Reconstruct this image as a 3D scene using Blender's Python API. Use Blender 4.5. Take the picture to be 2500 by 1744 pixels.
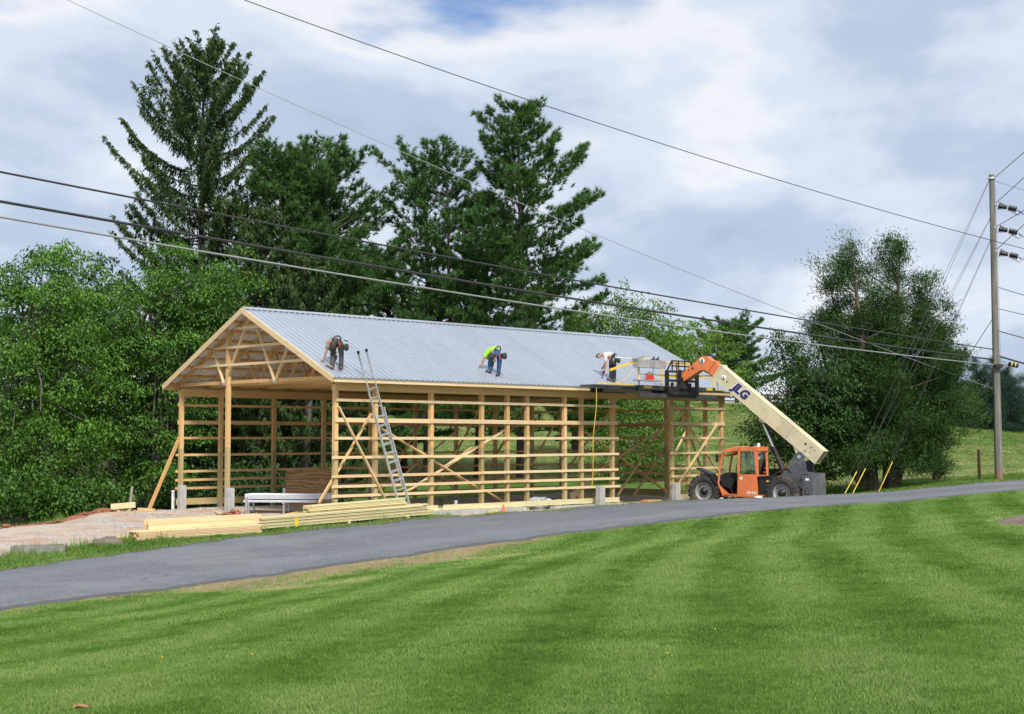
import bpy, math, random
import numpy as np
from mathutils import Vector, Matrix

for _o in list(bpy.data.objects):
    bpy.data.objects.remove(_o, do_unlink=True)
S = bpy.context.scene
COL = S.collection
rng = np.random.default_rng(7)
random.seed(7)

# ------------------------------------------------------------------ camera
F = 3410.0; CX = 1250.0; CY = 872.0; EZ = 2.7
PITCH = math.atan((1069.7 - 872) / F)
cam_d = bpy.data.cameras.new('camera')
cam_d.sensor_width = 36.0
cam_d.lens = 36.0 * F / 2500.0
cam_d.clip_end = 5000
cam = bpy.data.objects.new('camera', cam_d)
COL.objects.link(cam)
cam.location = (0, 0, EZ)
cam.rotation_euler = (math.pi / 2 + PITCH, 0, 0)
S.camera = cam

# ------------------------------------------------------------------ light
SUN_EL = math.radians(50); SUN_AZ = math.radians(163)     # azimuth clockwise from +Y (view direction)
sun_d = bpy.data.lights.new('sun', 'SUN')
sun_d.energy = 3.5
sun_d.angle = math.radians(11)
sun_d.color = (1.0, 0.95, 0.87)
sun = bpy.data.objects.new('sun', sun_d)
COL.objects.link(sun)
to_sun = Vector((math.sin(SUN_AZ) * math.cos(SUN_EL), math.cos(SUN_AZ) * math.cos(SUN_EL), math.sin(SUN_EL)))
sun.rotation_euler = to_sun.to_track_quat('Z', 'Y').to_euler()
sun.location = to_sun * 200

W = bpy.data.worlds.new('World'); S.world = W; W.use_nodes = True
S.view_settings.view_transform = 'Standard'
S.view_settings.look = 'None'
S.view_settings.gamma = 1.0
S.view_settings.exposure = 0.36
S.view_settings.use_curve_mapping = False


class NT:
    """small helper for node trees"""
    def __init__(self, tree):
        self.t = tree
        tree.nodes.clear()
    def n(self, kind, **kw):
        nd = self.t.nodes.new(kind)
        for k, v in kw.items():
            if k.startswith('i_'):
                key = k[2:]
                key = int(key) if key.isdigit() else key
                nd.inputs[key].default_value = v
            else:
                setattr(nd, k, v)
        return nd
    def l(self, a, b):
        self.t.links.new(a, b)
    def math(self, op, a, b=None, c=None, clamp=False):
        m = self.n('ShaderNodeMath', operation=op, use_clamp=clamp)
        for i, v in enumerate((a, b, c)):
            if v is None: continue
            if isinstance(v, (int, float)): m.inputs[i].default_value = v
            else: self.l(v, m.inputs[i])
        return m.outputs[0]
    def ramp(self, fac, stops, interp='LINEAR'):
        r = self.n('ShaderNodeValToRGB')
        r.color_ramp.interpolation = interp
        els = r.color_ramp.elements
        while len(els) < len(stops): els.new(0.5)
        for e, (p, c) in zip(els, stops):
            e.position = p
            e.color = c if len(c) == 4 else (*c, 1)
        self.l(fac, r.inputs[0])
        return r.outputs[0]
    def mix(self, fac, a, b, blend='MIX'):
        m = self.n('ShaderNodeMix', data_type='RGBA', blend_type=blend)
        for sock, v in ((m.inputs[0], fac), (m.inputs[6], a), (m.inputs[7], b)):
            if isinstance(v, (int, float)): sock.default_value = v
            elif isinstance(v, tuple): sock.default_value = v if len(v) == 4 else (*v, 1)
            else: self.l(v, sock)
        return m.outputs[2]
    def noise(self, vec, scale, detail=3, rough=0.5, dist=0.0, out='Fac'):
        m = self.n('ShaderNodeTexNoise')
        m.inputs['Scale'].default_value = scale
        m.inputs['Detail'].default_value = detail
        m.inputs['Roughness'].default_value = rough
        m.inputs['Distortion'].default_value = dist
        if vec is not None: self.l(vec, m.inputs['Vector'])
        return m.outputs[out]
    def mapping(self, vec, scale=(1, 1, 1), loc=(0, 0, 0), rot=(0, 0, 0)):
        m = self.n('ShaderNodeMapping')
        m.inputs['Scale'].default_value = scale
        m.inputs['Location'].default_value = loc
        m.inputs['Rotation'].default_value = rot
        self.l(vec, m.inputs['Vector'])
        return m.outputs[0]


# world: blue sky with a broken deck of cloud over it
w = NT(W.node_tree)
sky = w.n('ShaderNodeTexSky', sky_type='NISHITA', sun_disc=False)
sky.sun_elevation = SUN_EL
sky.sun_rotation = SUN_AZ
sky.air_density = 1.0; sky.dust_density = 0.6; sky.ozone_density = 1.5
tc = w.n('ShaderNodeTexCoord')
sep = w.n('ShaderNodeSeparateXYZ'); w.l(tc.outputs['Generated'], sep.inputs[0])
zz = w.math('MAXIMUM', sep.outputs[2], 0.0)
den = w.math('ADD', zz, 0.42)
px_ = w.math('DIVIDE', sep.outputs[0], den)
py_ = w.math('DIVIDE', sep.outputs[1], den)
cmb = w.n('ShaderNodeCombineXYZ'); w.l(px_, cmb.inputs[0]); w.l(w.math('MULTIPLY', sep.outputs[2], 3.4), cmb.inputs[1]); w.l(py_, cmb.inputs[2])
pv = w.mapping(cmb.outputs[0], (1.05, 0.80, 0.6), (15.7, 3.3, 0))
cov = w.noise(pv, 2.5, 8, 0.50, 0.15)
fine = w.noise(w.mapping(cmb.outputs[0], (1.0, 1.15, 0.6), (1.92, 5.98, 2)), 5.5, 7, 0.55, 0.2)
big = w.noise(w.mapping(cmb.outputs[0], (0.8, 0.95, 0.6), (7.9, 2.98, 4)), 1.3, 3, 0.5, 0.2)
thick = w.math('ADD', w.math('ADD', w.math('MULTIPLY', cov, 0.62), w.math('MULTIPLY', fine, 0.16)), w.math('MULTIPLY', big, 0.22))
ccol = w.ramp(thick, [(0.40, (0.93, 0.965, 1.0)), (0.46, (0.95, 0.97, 1.0)), (0.51, (0.75, 0.83, 0.95)), (0.585, (0.54, 0.635, 0.80)), (0.67, (0.44, 0.525, 0.68))], 'EASE')
low = w.ramp(sep.outputs[2], [(0.0, (1, 1, 1)), (0.15, (0, 0, 0))])
cmask = w.math('MAXIMUM', w.ramp(thick, [(0.355, (0, 0, 0)), (0.475, (1, 1, 1))], 'EASE'), w.math('MULTIPLY', low, 0.7))
bg_s = w.n('ShaderNodeBackground', i_Strength=0.11); w.l(w.mix(1.0, sky.outputs[0], (0.70, 0.82, 1.0), 'MULTIPLY'), bg_s.inputs[0])
bg_c = w.n('ShaderNodeBackground', i_Strength=0.76); w.l(ccol, bg_c.inputs[0])
mixs = w.n('ShaderNodeMixShader')
w.l(w.math('MULTIPLY', cmask, 0.95), mixs.inputs[0]); w.l(bg_s.outputs[0], mixs.inputs[1]); w.l(bg_c.outputs[0], mixs.inputs[2])
wo = w.n('ShaderNodeOutputWorld'); w.l(mixs.outputs[0], wo.inputs[0])


# ------------------------------------------------------------------ pixel -> place helpers (photo is 2500 x 1744)
EYE = Vector((0, 0, EZ))
def ray(x, y):
    a = (x - CX) / F; b = (y - CY) / F
    return Vector((a, math.cos(PITCH) + b * math.sin(PITCH), math.sin(PITCH) - b * math.cos(PITCH)))
def at_y(x, y, Y):
    d = ray(x, y); return EYE + d * (Y / d.y)
def at_z(x, y, z):
    d = ray(x, y); return EYE + d * ((z - EZ) / d.z)

# barn frame: A = outer front corner near the road, U along the ridge, V across to the far wall
A = Vector((-5.667, 44.73, 0)); TH = math.radians(44.4)
BU = Vector((math.cos(TH), math.sin(TH), 0)); BV = Vector((-math.sin(TH), math.cos(TH), 0)); ZU = Vector((0, 0, 1))
def B(u, v, z): return A + BU * u + BV * v + ZU * z
def on_v(x, y, v):
    d = ray(x, y); t = (v - (EYE - A).dot(BV)) / d.dot(BV); p = EYE + d * t
    return (p - A).dot(BU), p.z
def on_u(x, y, u):
    d = ray(x, y); t = (u - (EYE - A).dot(BU)) / d.dot(BU); p = EYE + d * t
    return (p - A).dot(BV), p.z
BW = 9.44; BL = 20.42; RIDGE = 7.2; SL = 0.489
def zroof(v): return RIDGE - SL * abs(v - BW / 2)
def on_roof(x, y):
    d = ray(x, y)
    # z - SL*v = RIDGE - SL*BW/2
    k = RIDGE - SL * BW / 2
    e = EYE - A
    t = (k - (EZ - SL * e.dot(BV))) / (d.z - SL * d.dot(BV))
    return EYE + d * t


# ------------------------------------------------------------------ materials
def new_mat(name):
    m = bpy.data.materials.new(name); m.use_nodes = True
    return m, NT(m.node_tree)

def finish(t, color, rough=0.6, metal=0.0, bump=None, bump_s=0.3, bump_d=0.01, spec=0.5, coat=0.0):
    p = t.n('ShaderNodeBsdfPrincipled')
    if isinstance(color, tuple): p.inputs['Base Color'].default_value = color if len(color) == 4 else (*color, 1)
    else: t.l(color, p.inputs['Base Color'])
    if isinstance(rough, (int, float)): p.inputs['Roughness'].default_value = rough
    else: t.l(rough, p.inputs['Roughness'])
    p.inputs['Metallic'].default_value = metal
    p.inputs['Specular IOR Level'].default_value = spec
    p.inputs['Coat Weight'].default_value = coat
    if bump is not None:
        b = t.n('ShaderNodeBump', i_Strength=bump_s, i_Distance=bump_d)
        t.l(bump, b.inputs['Height']); t.l(b.outputs[0], p.inputs['Normal'])
    o = t.n('ShaderNodeOutputMaterial'); t.l(p.outputs[0], o.inputs[0])
    return p

def plain(name, col, rough=0.55, metal=0.0, var=0.12, scale=6.0, dirt=None, dirt_amt=0.4, bump_s=0.12, spec=0.5):
    """one colour with soft wear: blotches, fine grain and optional dirt"""
    m, t = new_mat(name)
    c = t.n('ShaderNodeTexCoord').outputs['Object']
    n1 = t.noise(c, scale, 5, 0.6)
    lo = tuple(x * (1 - var) for x in col); hi = tuple(min(1, x * (1 + var)) for x in col)
    colr = t.ramp(n1, [(0.3, lo), (0.7, hi)])
    if dirt:
        n2 = t.noise(c, scale * 0.6, 6, 0.65, 0.4)
        colr = t.mix(t.ramp(n2, [(0.48, (0, 0, 0)), (0.68, (dirt_amt,) * 3)]), colr, dirt)
    r = t.math('ADD', t.math('MULTIPLY', n1, 0.2), rough - 0.1)
    finish(t, colr, r, metal, t.noise(c, scale * 12, 3), bump_s, 0.004, spec)
    return m

def wood(name, light, dark, knots=True):
    """sawn timber; grain runs along the board's own X axis, each board tinted by its own random value"""
    m, t = new_mat(name)
    c = t.n('ShaderNodeTexCoord').outputs['Object']
    oi = t.n('ShaderNodeObjectInfo')
    off = t.n('ShaderNodeVectorMath', operation='SCALE'); t.l(oi.outputs['Location'], off.inputs[0]); off.inputs[3].default_value = 3.7
    ad = t.n('ShaderNodeVectorMath', operation='ADD'); t.l(c, ad.inputs[0]); t.l(off.outputs[0], ad.inputs[1])
    rv = t.n('ShaderNodeVectorMath', operation='ADD'); t.l(ad.outputs[0], rv.inputs[0])
    cm = t.n('ShaderNodeCombineXYZ'); t.l(t.math('MULTIPLY', oi.outputs['Random'], 31), cm.inputs[1]); t.l(cm.outputs[0], rv.inputs[1])
    g = t.noise(t.mapping(rv.outputs[0], (1.1, 26, 26)), 1.0, 5, 0.6, 0.5)
    blot = t.noise(t.mapping(rv.outputs[0], (1.2, 5, 5)), 1.0, 3, 0.5)
    col = t.ramp(g, [(0.30, dark), (0.62, light)])
    tint = t.ramp(oi.outputs['Random'], [(0.0, (0.72, 0.66, 0.58)), (0.25, (0.96, 0.93, 0.90)), (0.7, (1.07, 1.02, 0.96)), (1.0, (0.90, 0.78, 0.66))])
    col = t.mix(1.0, col, tint, 'MULTIPLY')
    col = t.mix(t.math('MULTIPLY', blot, 0.35), col, tuple(x * 0.72 for x in light))
    if knots:
        vo = t.n('ShaderNodeTexVoronoi'); vo.inputs['Scale'].default_value = 1.0
        t.l(t.mapping(rv.outputs[0], (1.6, 7, 7)), vo.inputs['Vector'])
        k = t.ramp(vo.outputs['Distance'], [(0.06, (0.85,) * 3), (0.12, (0, 0, 0))])
        col = t.mix(k, col, tuple(x * 0.35 for x in dark))
    finish(t, col, 0.62, 0, g, 0.2, 0.003, 0.3)
    return m

M = {}
M['pine'] = wood('pine_timber', (0.80, 0.54, 0.265), (0.64, 0.39, 0.165))
M['pine_fresh'] = wood('fresh_pine_timber', (0.84, 0.67, 0.42), (0.70, 0.51, 0.28))
M['treated'] = wood('treated_timber', (0.74, 0.69, 0.42), (0.58, 0.53, 0.29))
M['treated_dull'] = wood('treated_post_timber', (0.53, 0.43, 0.225), (0.40, 0.31, 0.145), False)
M['old_wood'] = wood('weathered_grey_wood', (0.42, 0.39, 0.35), (0.27, 0.24, 0.21))
M['fence_wood'] = wood('dark_fence_wood', (0.11, 0.085, 0.065), (0.06, 0.045, 0.035), False)
M['steel_dark'] = plain('dark_painted_steel', (0.055, 0.065, 0.078), 0.5, 0.2, 0.2, 5, (0.2, 0.16, 0.12), 0.25)
M['black'] = plain('worn_black_steel', (0.018, 0.018, 0.02), 0.5, 0.1, 0.3, 6, (0.12, 0.09, 0.07), 0.35)
M['galv'] = plain('galvanised_steel', (0.55, 0.57, 0.60), 0.38, 0.7, 0.12, 9)
M['alu'] = plain('ladder_aluminium', (0.62, 0.63, 0.64), 0.4, 0.75, 0.1, 8)
M['alu_box'] = plain('tread_aluminium', (0.50, 0.50, 0.50), 0.4, 0.55, 0.2, 3, (0.30, 0.20, 0.16), 0.35)
M['yellow'] = plain('yellow_safety_paint', (0.80, 0.53, 0.045), 0.5, 0, 0.15, 6, (0.35, 0.24, 0.08), 0.3)
M['yellow_hose'] = plain('yellow_hose', (0.80, 0.55, 0.10), 0.5)
M['orange'] = plain('orange_machine_paint', (0.78, 0.205, 0.065), 0.48, 0, 0.12, 3, (0.36, 0.20, 0.12), 0.55)
M['cream'] = plain('cream_machine_paint', (0.66, 0.59, 0.385), 0.46, 0, 0.09, 1.6, (0.36, 0.30, 0.20), 0.42)
M['grey_machine'] = plain('grey_machine_paint', (0.085, 0.098, 0.11), 0.5, 0, 0.2, 3, (0.24, 0.20, 0.15), 0.6)
M['plastic_black'] = plain('black_plastic', (0.014, 0.014, 0.016), 0.42, 0, 0.25, 8)
M['chrome'] = plain('chromed_rod', (0.75, 0.76, 0.78), 0.15, 1.0, 0.05)
M['rim'] = plain('grey_wheel_rim', (0.36, 0.37, 0.38), 0.5, 0.2, 0.15, 7, (0.20, 0.16, 0.12), 0.5)
M['tyre'] = plain('dusty_rubber', (0.040, 0.037, 0.035), 0.85, 0, 0.35, 5, (0.15, 0.115, 0.08), 0.75, 0.3)
M['white'] = plain('white_plastic', (0.78, 0.78, 0.77), 0.45, 0, 0.05)
M['white_metal'] = plain('white_sheet_metal', (0.76, 0.79, 0.84), 0.35, 0.0, 0.06, 4)
M['decal_blue'] = plain('dark_violet_lettering', (0.035, 0.022, 0.13), 0.4, 0, 0.05)
M['decal_black'] = plain('black_lettering', (0.012, 0.012, 0.012), 0.5, 0, 0.05)
M['skin'] = plain('skin', (0.50, 0.26, 0.17), 0.5, 0, 0.08, 9)
M['hair'] = plain('dark_brown_hair', (0.028, 0.017, 0.011), 0.6, 0, 0.3, 30)
M['shirt_grey'] = plain('grey_cotton', (0.23, 0.215, 0.20), 0.85, 0, 0.14, 7)
M['shirt_lime'] = plain('lime_high_visibility_cotton', (0.36, 0.78, 0.045), 0.8, 0, 0.10, 7)
M['shirt_pale'] = plain('pale_grey_cotton', (0.56, 0.59, 0.60), 0.85, 0, 0.10, 7)
M['trouser_grey'] = plain('charcoal_trousers', (0.052, 0.052, 0.056), 0.85, 0, 0.25, 6)
M['jeans'] = plain('blue_denim', (0.030, 0.075, 0.165), 0.85, 0, 0.3, 8)
M['trouser_navy'] = plain('navy_trousers', (0.016, 0.018, 0.032), 0.85, 0, 0.25, 6)
M['boot'] = plain('work_boot_leather', (0.12, 0.095, 0.075), 0.7, 0, 0.25, 14)
M['shoe_dark'] = plain('dark_shoe', (0.035, 0.035, 0.04), 0.7, 0, 0.25, 14)
M['leather'] = plain('tool_belt_leather', (0.030, 0.021, 0.020), 0.65, 0, 0.5, 22, (0.16, 0.08, 0.06), 0.35)
M['red'] = plain('red_plastic', (0.58, 0.035, 0.022), 0.45)
M['cone'] = plain('orange_cone_plastic', (0.75, 0.13, 0.06), 0.5)
M['clay'] = plain('red_clay', (0.27, 0.105, 0.058), 0.95, 0, 0.35, 3, None, 0, 0.6)
M['brick_clay'] = plain('orange_brick', (0.52, 0.23, 0.09), 0.9, 0, 0.2, 6)
M['stone_white'] = plain('pale_stone', (0.62, 0.60, 0.57), 0.9, 0, 0.2, 6)
M['cable'] = plain('black_cable', (0.035, 0.035, 0.038), 0.5, 0, 0.1)
M['cable_grey'] = plain('grey_cable', (0.33, 0.34, 0.35), 0.45, 0.3, 0.1)
M['ceramic'] = plain('brown_insulator_glaze', (0.022, 0.012, 0.010), 0.35, 0, 0.2)
M['leaf_brown'] = plain('dry_leaf', (0.36, 0.20, 0.09), 0.8, 0, 0.3, 30)
M['plastic_film'] = plain('clear_plastic_film', (0.62, 0.64, 0.66), 0.25, 0, 0.2, 9)

def concrete_mat():
    m, t = new_mat('concrete')
    c = t.n('ShaderNodeTexCoord').outputs['Object']
    n1 = t.noise(c, 3.5, 6, 0.6, 0.3); n2 = t.noise(t.mapping(c, (7, 7, 0.9)), 1.5, 4, 0.6)
    col = t.ramp(n1, [(0.3, (0.36, 0.355, 0.345)), (0.68, (0.54, 0.53, 0.515))])
    col = t.mix(t.ramp(n2, [(0.5, (0, 0, 0)), (0.7, (0.45,) * 3)]), col, (0.30, 0.295, 0.28))
    finish(t, col, 0.85, 0, t.noise(c, 60, 4, 0.6), 0.35, 0.006, 0.3)
    return m
M['concrete'] = concrete_mat()

def plywood_mat():
    m, t = new_mat('plywood')
    c = t.n('ShaderNodeTexCoord').outputs['Object']
    wv = t.n('ShaderNodeTexWave', wave_type='BANDS', bands_direction='Z')
    wv.inputs['Scale'].default_value = 1.5; wv.inputs['Distortion'].default_value = 14; wv.inputs['Detail'].default_value = 3; wv.inputs['Detail Scale'].default_value = 1.2
    t.l(t.mapping(c, (0.35, 1, 1.6)), wv.inputs['Vector'])
    col = t.ramp(wv.outputs['Fac'], [(0.25, (0.25, 0.135, 0.06)), (0.7, (0.42, 0.26, 0.12))])
    finish(t, col, 0.7, 0, None, 0, 0, 0.3)
    return m
M['plywood'] = plywood_mat()

def roof_mat():
    m, t = new_mat('galvalume_roofing')
    c = t.n('ShaderNodeTexCoord').outputs['Object']
    oi = t.n('ShaderNodeObjectInfo')
    n1 = t.noise(c, 2.2, 5, 0.55); n2 = t.noise(c, 45, 3, 0.5)
    col = t.ramp(n1, [(0.35, (0.45, 0.495, 0.56)), (0.65, (0.495, 0.54, 0.605))])
    tint = t.ramp(oi.outputs['Random'], [(0, (0.95, 0.955, 0.96)), (1, (1.03, 1.03, 1.03))])
    col = t.mix(1.0, col, tint, 'MULTIPLY')
    r = t.math('ADD', t.math('MULTIPLY', n2, 0.16), 0.24)
    finish(t, col, r, 0.55, n1, 0.06, 0.02, 0.5)
    return m
M['roof'] = roof_mat()
M['roof_under'] = plain('white_roof_underside', (0.76, 0.75, 0.73), 0.55, 0, 0.06, 2)

def glass_mat():
    m, t = new_mat('tinted_cab_glass')
    g = t.n('ShaderNodeBsdfGlossy', i_Roughness=0.03); g.inputs[0].default_value = (0.9, 0.95, 0.95, 1)
    tr = t.n('ShaderNodeBsdfTransparent'); tr.inputs[0].default_value = (0.62, 0.72, 0.68, 1)
    fr = t.n('ShaderNodeFresnel', i_IOR=1.6)
    mx = t.n('ShaderNodeMixShader'); t.l(t.math('ADD', fr.outputs[0], 0.06), mx.inputs[0]); t.l(tr.outputs[0], mx.inputs[1]); t.l(g.outputs[0], mx.inputs[2])
    o = t.n('ShaderNodeOutputMaterial'); t.l(mx.outputs[0], o.inputs[0])
    return m
M['glass'] = glass_mat()

def pole_mat():
    m, t = new_mat('weathered_pole_wood')
    c = t.n('ShaderNodeTexCoord').outputs['Object']
    g = t.noise(t.mapping(c, (14, 14, 0.5)), 1.0, 6, 0.65, 0.3)
    col = t.ramp(g, [(0.3, (0.095, 0.085, 0.075)), (0.66, (0.29, 0.27, 0.245))])
    sp = t.n('ShaderNodeSeparateXYZ'); t.l(c, sp.inputs[0])
    wear = t.math('ADD', sp.outputs[2], t.math('MULTIPLY', t.noise(t.mapping(c, (5, 5, 1.5)), 1.5, 3), 0.8))
    low = t.ramp(t.math('MULTIPLY', wear, 0.5), [(0.26, (1, 1, 1)), (0.5, (0, 0, 0))])
    col = t.mix(t.math('MULTIPLY', low, 0.7), col, (0.30, 0.155, 0.08))
    finish(t, col, 0.85, 0, g, 0.5, 0.02, 0.2)
    return m
M['pole'] = pole_mat()

def bark_mat(name, a, b, sc=8):
    m, t = new_mat(name)
    c = t.n('ShaderNodeTexCoord').outputs['Object']
    g = t.noise(t.mapping(c, (sc, sc, sc * 0.22)), 1.0, 5, 0.65, 0.5)
    finish(t, t.ramp(g, [(0.3, a), (0.7, b)]), 0.9, 0, g, 0.8, 0.04, 0.15)
    return m
M['bark_grey'] = bark_mat('grey_bark', (0.055, 0.048, 0.042), (0.20, 0.18, 0.16))
M['bark_dark'] = bark_mat('dark_pine_bark', (0.030, 0.024, 0.021), (0.115, 0.095, 0.085))
M['bark_cedar'] = bark_mat('cedar_bark', (0.065, 0.048, 0.038), (0.22, 0.175, 0.145))

def leaf_mat(name, dark, light, translucent=0.3, gloss=0.08):
    """foliage: each leaf carries its own tint in the face attribute 'tint'"""
    m, t = new_mat(name)
    at = t.n('ShaderNodeAttribute', attribute_name='tint')
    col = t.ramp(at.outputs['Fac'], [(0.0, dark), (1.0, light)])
    d = t.n('ShaderNodeBsdfDiffuse'); t.l(col, d.inputs[0])
    tl = t.n('ShaderNodeBsdfTranslucent'); t.l(t.mix(1.0, col, (1.25, 1.35, 0.6), 'MULTIPLY'), tl.inputs[0])
    mx = t.n('ShaderNodeMixShader', i_0=translucent); t.l(d.outputs[0], mx.inputs[1]); t.l(tl.outputs[0], mx.inputs[2])
    gl = t.n('ShaderNodeBsdfGlossy', i_Roughness=0.6); gl.inputs[0].default_value = (0.9, 1, 0.9, 1)
    mx2 = t.n('ShaderNodeMixShader', i_0=gloss * 0.35); t.l(mx.outputs[0], mx2.inputs[1]); t.l(gl.outputs[0], mx2.inputs[2])
    o = t.n('ShaderNodeOutputMaterial'); t.l(mx2.outputs[0], o.inputs[0])
    return m
M['leaf_maple'] = leaf_mat('bright_broad_leaves', (0.018, 0.072, 0.007), (0.148, 0.310, 0.028), 0.34)
M['leaf_dark'] = leaf_mat('dark_broad_leaves', (0.014, 0.045, 0.008), (0.058, 0.140, 0.022), 0.25)  # darkened to paint in the wood's inner shade; also serves a dark-leaved tree
M['leaf_spring'] = leaf_mat('yellow_green_leaves', (0.055, 0.125, 0.018), (0.185, 0.320, 0.050), 0.36)
M['needle_spruce'] = leaf_mat('spruce_needles', (0.022, 0.046, 0.014), (0.082, 0.138, 0.036), 0.12, 0.05)
M['needle_pine'] = leaf_mat('pine_needles', (0.022, 0.066, 0.018), (0.112, 0.225, 0.052), 0.18, 0.06)
M['needle_cedar'] = leaf_mat('cedar_sprays', (0.016, 0.047, 0.012), (0.080, 0.152, 0.036), 0.14, 0.04)
M['needle_far'] = leaf_mat('far_evergreen_needles', (0.022, 0.050, 0.034), (0.055, 0.105, 0.068), 0.1, 0.03)
M['cone_brown'] = plain('spruce_cones', (0.15, 0.075, 0.038), 0.8, 0, 0.3, 20)

# ------------------------------------------------------------------ object helpers
MW = {}
def link(o, parent=None, mw=None):
    COL.objects.link(o)
    mw = mw if mw is not None else (MW[parent].copy() if parent else Matrix())
    MW[o] = mw
    if parent is not None:
        o.parent = parent
        o.matrix_basis = MW[parent].inverted() @ mw
    else:
        o.matrix_basis = mw
    return o

def tag(o, label, cat=None, group=None, kind=None):
    if label: o['label'] = label
    if cat: o['category'] = cat
    if group: o['group'] = group
    if kind: o['kind'] = kind
    return o

def thing(name, label, cat, loc=(0, 0, 0), rz=0.0, group=None, mat=None):
    o = bpy.data.objects.new(name, None); o.empty_display_size = 0.2
    link(o, None, mat if mat is not None else Matrix.Translation(loc) @ Matrix.Rotation(rz, 4, 'Z'))
    return tag(o, label, cat, group)

class MB:
    """collects shapes into one mesh"""
    def __init__(self):
        self.v = []; self.f = []; self.mi = []; self.cur = 0; self.smooth = []
    def add(self, vs, fs, smooth=False):
        k = len(self.v)
        self.v += [tuple(p) for p in vs]
        for f in fs:
            self.f.append([k + i for i in f]); self.mi.append(self.cur); self.smooth.append(smooth)
    def hexa(self, p):
        self.add(p, [(0, 3, 2, 1), (4, 5, 6, 7), (0, 1, 5, 4), (1, 2, 6, 5), (2, 3, 7, 6), (3, 0, 4, 7)])
    def box(self, c, s, m=None):
        c = Vector(c); hx, hy, hz = s[0] / 2, s[1] / 2, s[2] / 2
        ps = [Vector(q) for q in ((-hx, -hy, -hz), (hx, -hy, -hz), (hx, hy, -hz), (-hx, hy, -hz), (-hx, -hy, hz), (hx, -hy, hz), (hx, hy, hz), (-hx, hy, hz))]
        if m is not None: ps = [m @ q for q in ps]
        self.hexa([c + q for q in ps])
    def bar(self, p, q, w, h, up=ZU):
        p = Vector(p); q = Vector(q); x = (q - p).normalized()
        up = Vector(up)
        if abs(x.dot(up)) > 0.99: up = Vector((0, 1, 0)) if abs(x.y) < 0.9 else Vector((1, 0, 0))
        y = up.cross(x).normalized(); z = x.cross(y)
        y = y * (w / 2); z = z * (h / 2)
        self.hexa([p - y - z, p + y - z, p + y + z, p - y + z, q - y - z, q + y - z, q + y + z, q - y + z])
    def tube(self, pts, radii, n=8, cap=True, smooth=True):
        pts = [Vector(p) for p in pts]
        if isinstance(radii, (int, float)): radii = [radii] * len(pts)
        rings = []; ref = None
        for i, p in enumerate(pts):
            d = (pts[min(i + 1, len(pts) - 1)] - pts[max(i - 1, 0)])
            d = d.normalized() if d.length > 1e-9 else Vector((0, 0, 1))
            if ref is None:
                ref = Vector((1, 0, 0)) if abs(d.x) < 0.8 else Vector((0, 1, 0))
            a = (ref - d * ref.dot(d)).normalized(); b = d.cross(a); ref = a
            rings.append([p + (a * math.cos(2 * math.pi * k / n) + b * math.sin(2 * math.pi * k / n)) * radii[i] for k in range(n)])
        vs = [v for r in rings for v in r]; fs = []
        for i in range(len(pts) - 1):
            for k in range(n):
                fs.append((i * n + k, i * n + (k + 1) % n, (i + 1) * n + (k + 1) % n, (i + 1) * n + k))
        self.add(vs, fs, smooth)
        if cap:
            m = (len(pts) - 1) * n
            self.add(rings[0], [tuple(reversed(range(n)))]); self.add(rings[-1], [tuple(range(n))])
    def cyl(self, p, q, r, n=12, r2=None):
        self.tube([p, q], [r, r if r2 is None else r2], n)
    def prism(self, poly, origin, ax, ay, depth):
        """polygon in the plane (ax, ay) pushed along depth (vector)"""
        o = Vector(origin); ax = Vector(ax); ay = Vector(ay); d = Vector(depth)
        a = [o + ax * x + ay * y for x, y in poly]; b = [p + d for p in a]; n = len(a)
        fs = [tuple(range(n))[::-1], tuple(range(n, 2 * n))] + [(i, (i + 1) % n, n + (i + 1) % n, n + i) for i in range(n)]
        self.add(a + b, fs)
    def lathe(self, prof, origin, axis, n=24, smooth=True):
        """prof: (radius, distance along axis)"""
        o = Vector(origin); ax = Vector(axis).normalized()
        r0 = Vector((0, 0, 1)) if abs(ax.z) < 0.9 else Vector((1, 0, 0))
        a = (r0 - ax * r0.dot(ax)).normalized(); b = ax.cross(a)
        vs = []; fs = []
        for r, h in prof:
            vs += [o + ax * h + (a * math.cos(2 * math.pi * k / n) + b * math.sin(2 * math.pi * k / n)) * r for k in range(n)]
        for i in range(len(prof) - 1):
            for k in range(n):
                fs.append((i * n + k, i * n + (k + 1) % n, (i + 1) * n + (k + 1) % n, (i + 1) * n + k))
        self.add(vs, fs, smooth)
    def blob(self, c, r, seed=0, sq=(1, 1, 1), n=8, m=5, rough=0.25):
        rr = random.Random(seed); vs = []; fs = []
        c = Vector(c)
        for i in range(m + 1):
            ph = math.pi * i / m
            for k in range(n):
                t = 2 * math.pi * k / n
                q = r * (1 + rough * (rr.random() - 0.5) * 2)
                if i in (0, m): q = r
                vs.append(c + Vector((math.sin(ph) * math.cos(t) * sq[0], math.sin(ph) * math.sin(t) * sq[1], math.cos(ph) * sq[2])) * q)
        for i in range(m):
            for k in range(n):
                fs.append((i * n + k, (i + 1) * n + k, (i + 1) * n + (k + 1) % n, i * n + (k + 1) % n))
        self.add(vs, fs, True)
    def mesh(self, name, mats, inv=None):
        me = bpy.data.meshes.new(name)
        vs = self.v if inv is None else [tuple(inv @ Vector(p)) for p in self.v]
        me.from_pydata(vs, [], self.f)
        for m in (mats if isinstance(mats, (list, tuple)) else [mats]): me.materials.append(m)
        me.polygons.foreach_set('material_index', self.mi)
        me.polygons.foreach_set('use_smooth', self.smooth)
        me.update()
        return me
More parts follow.
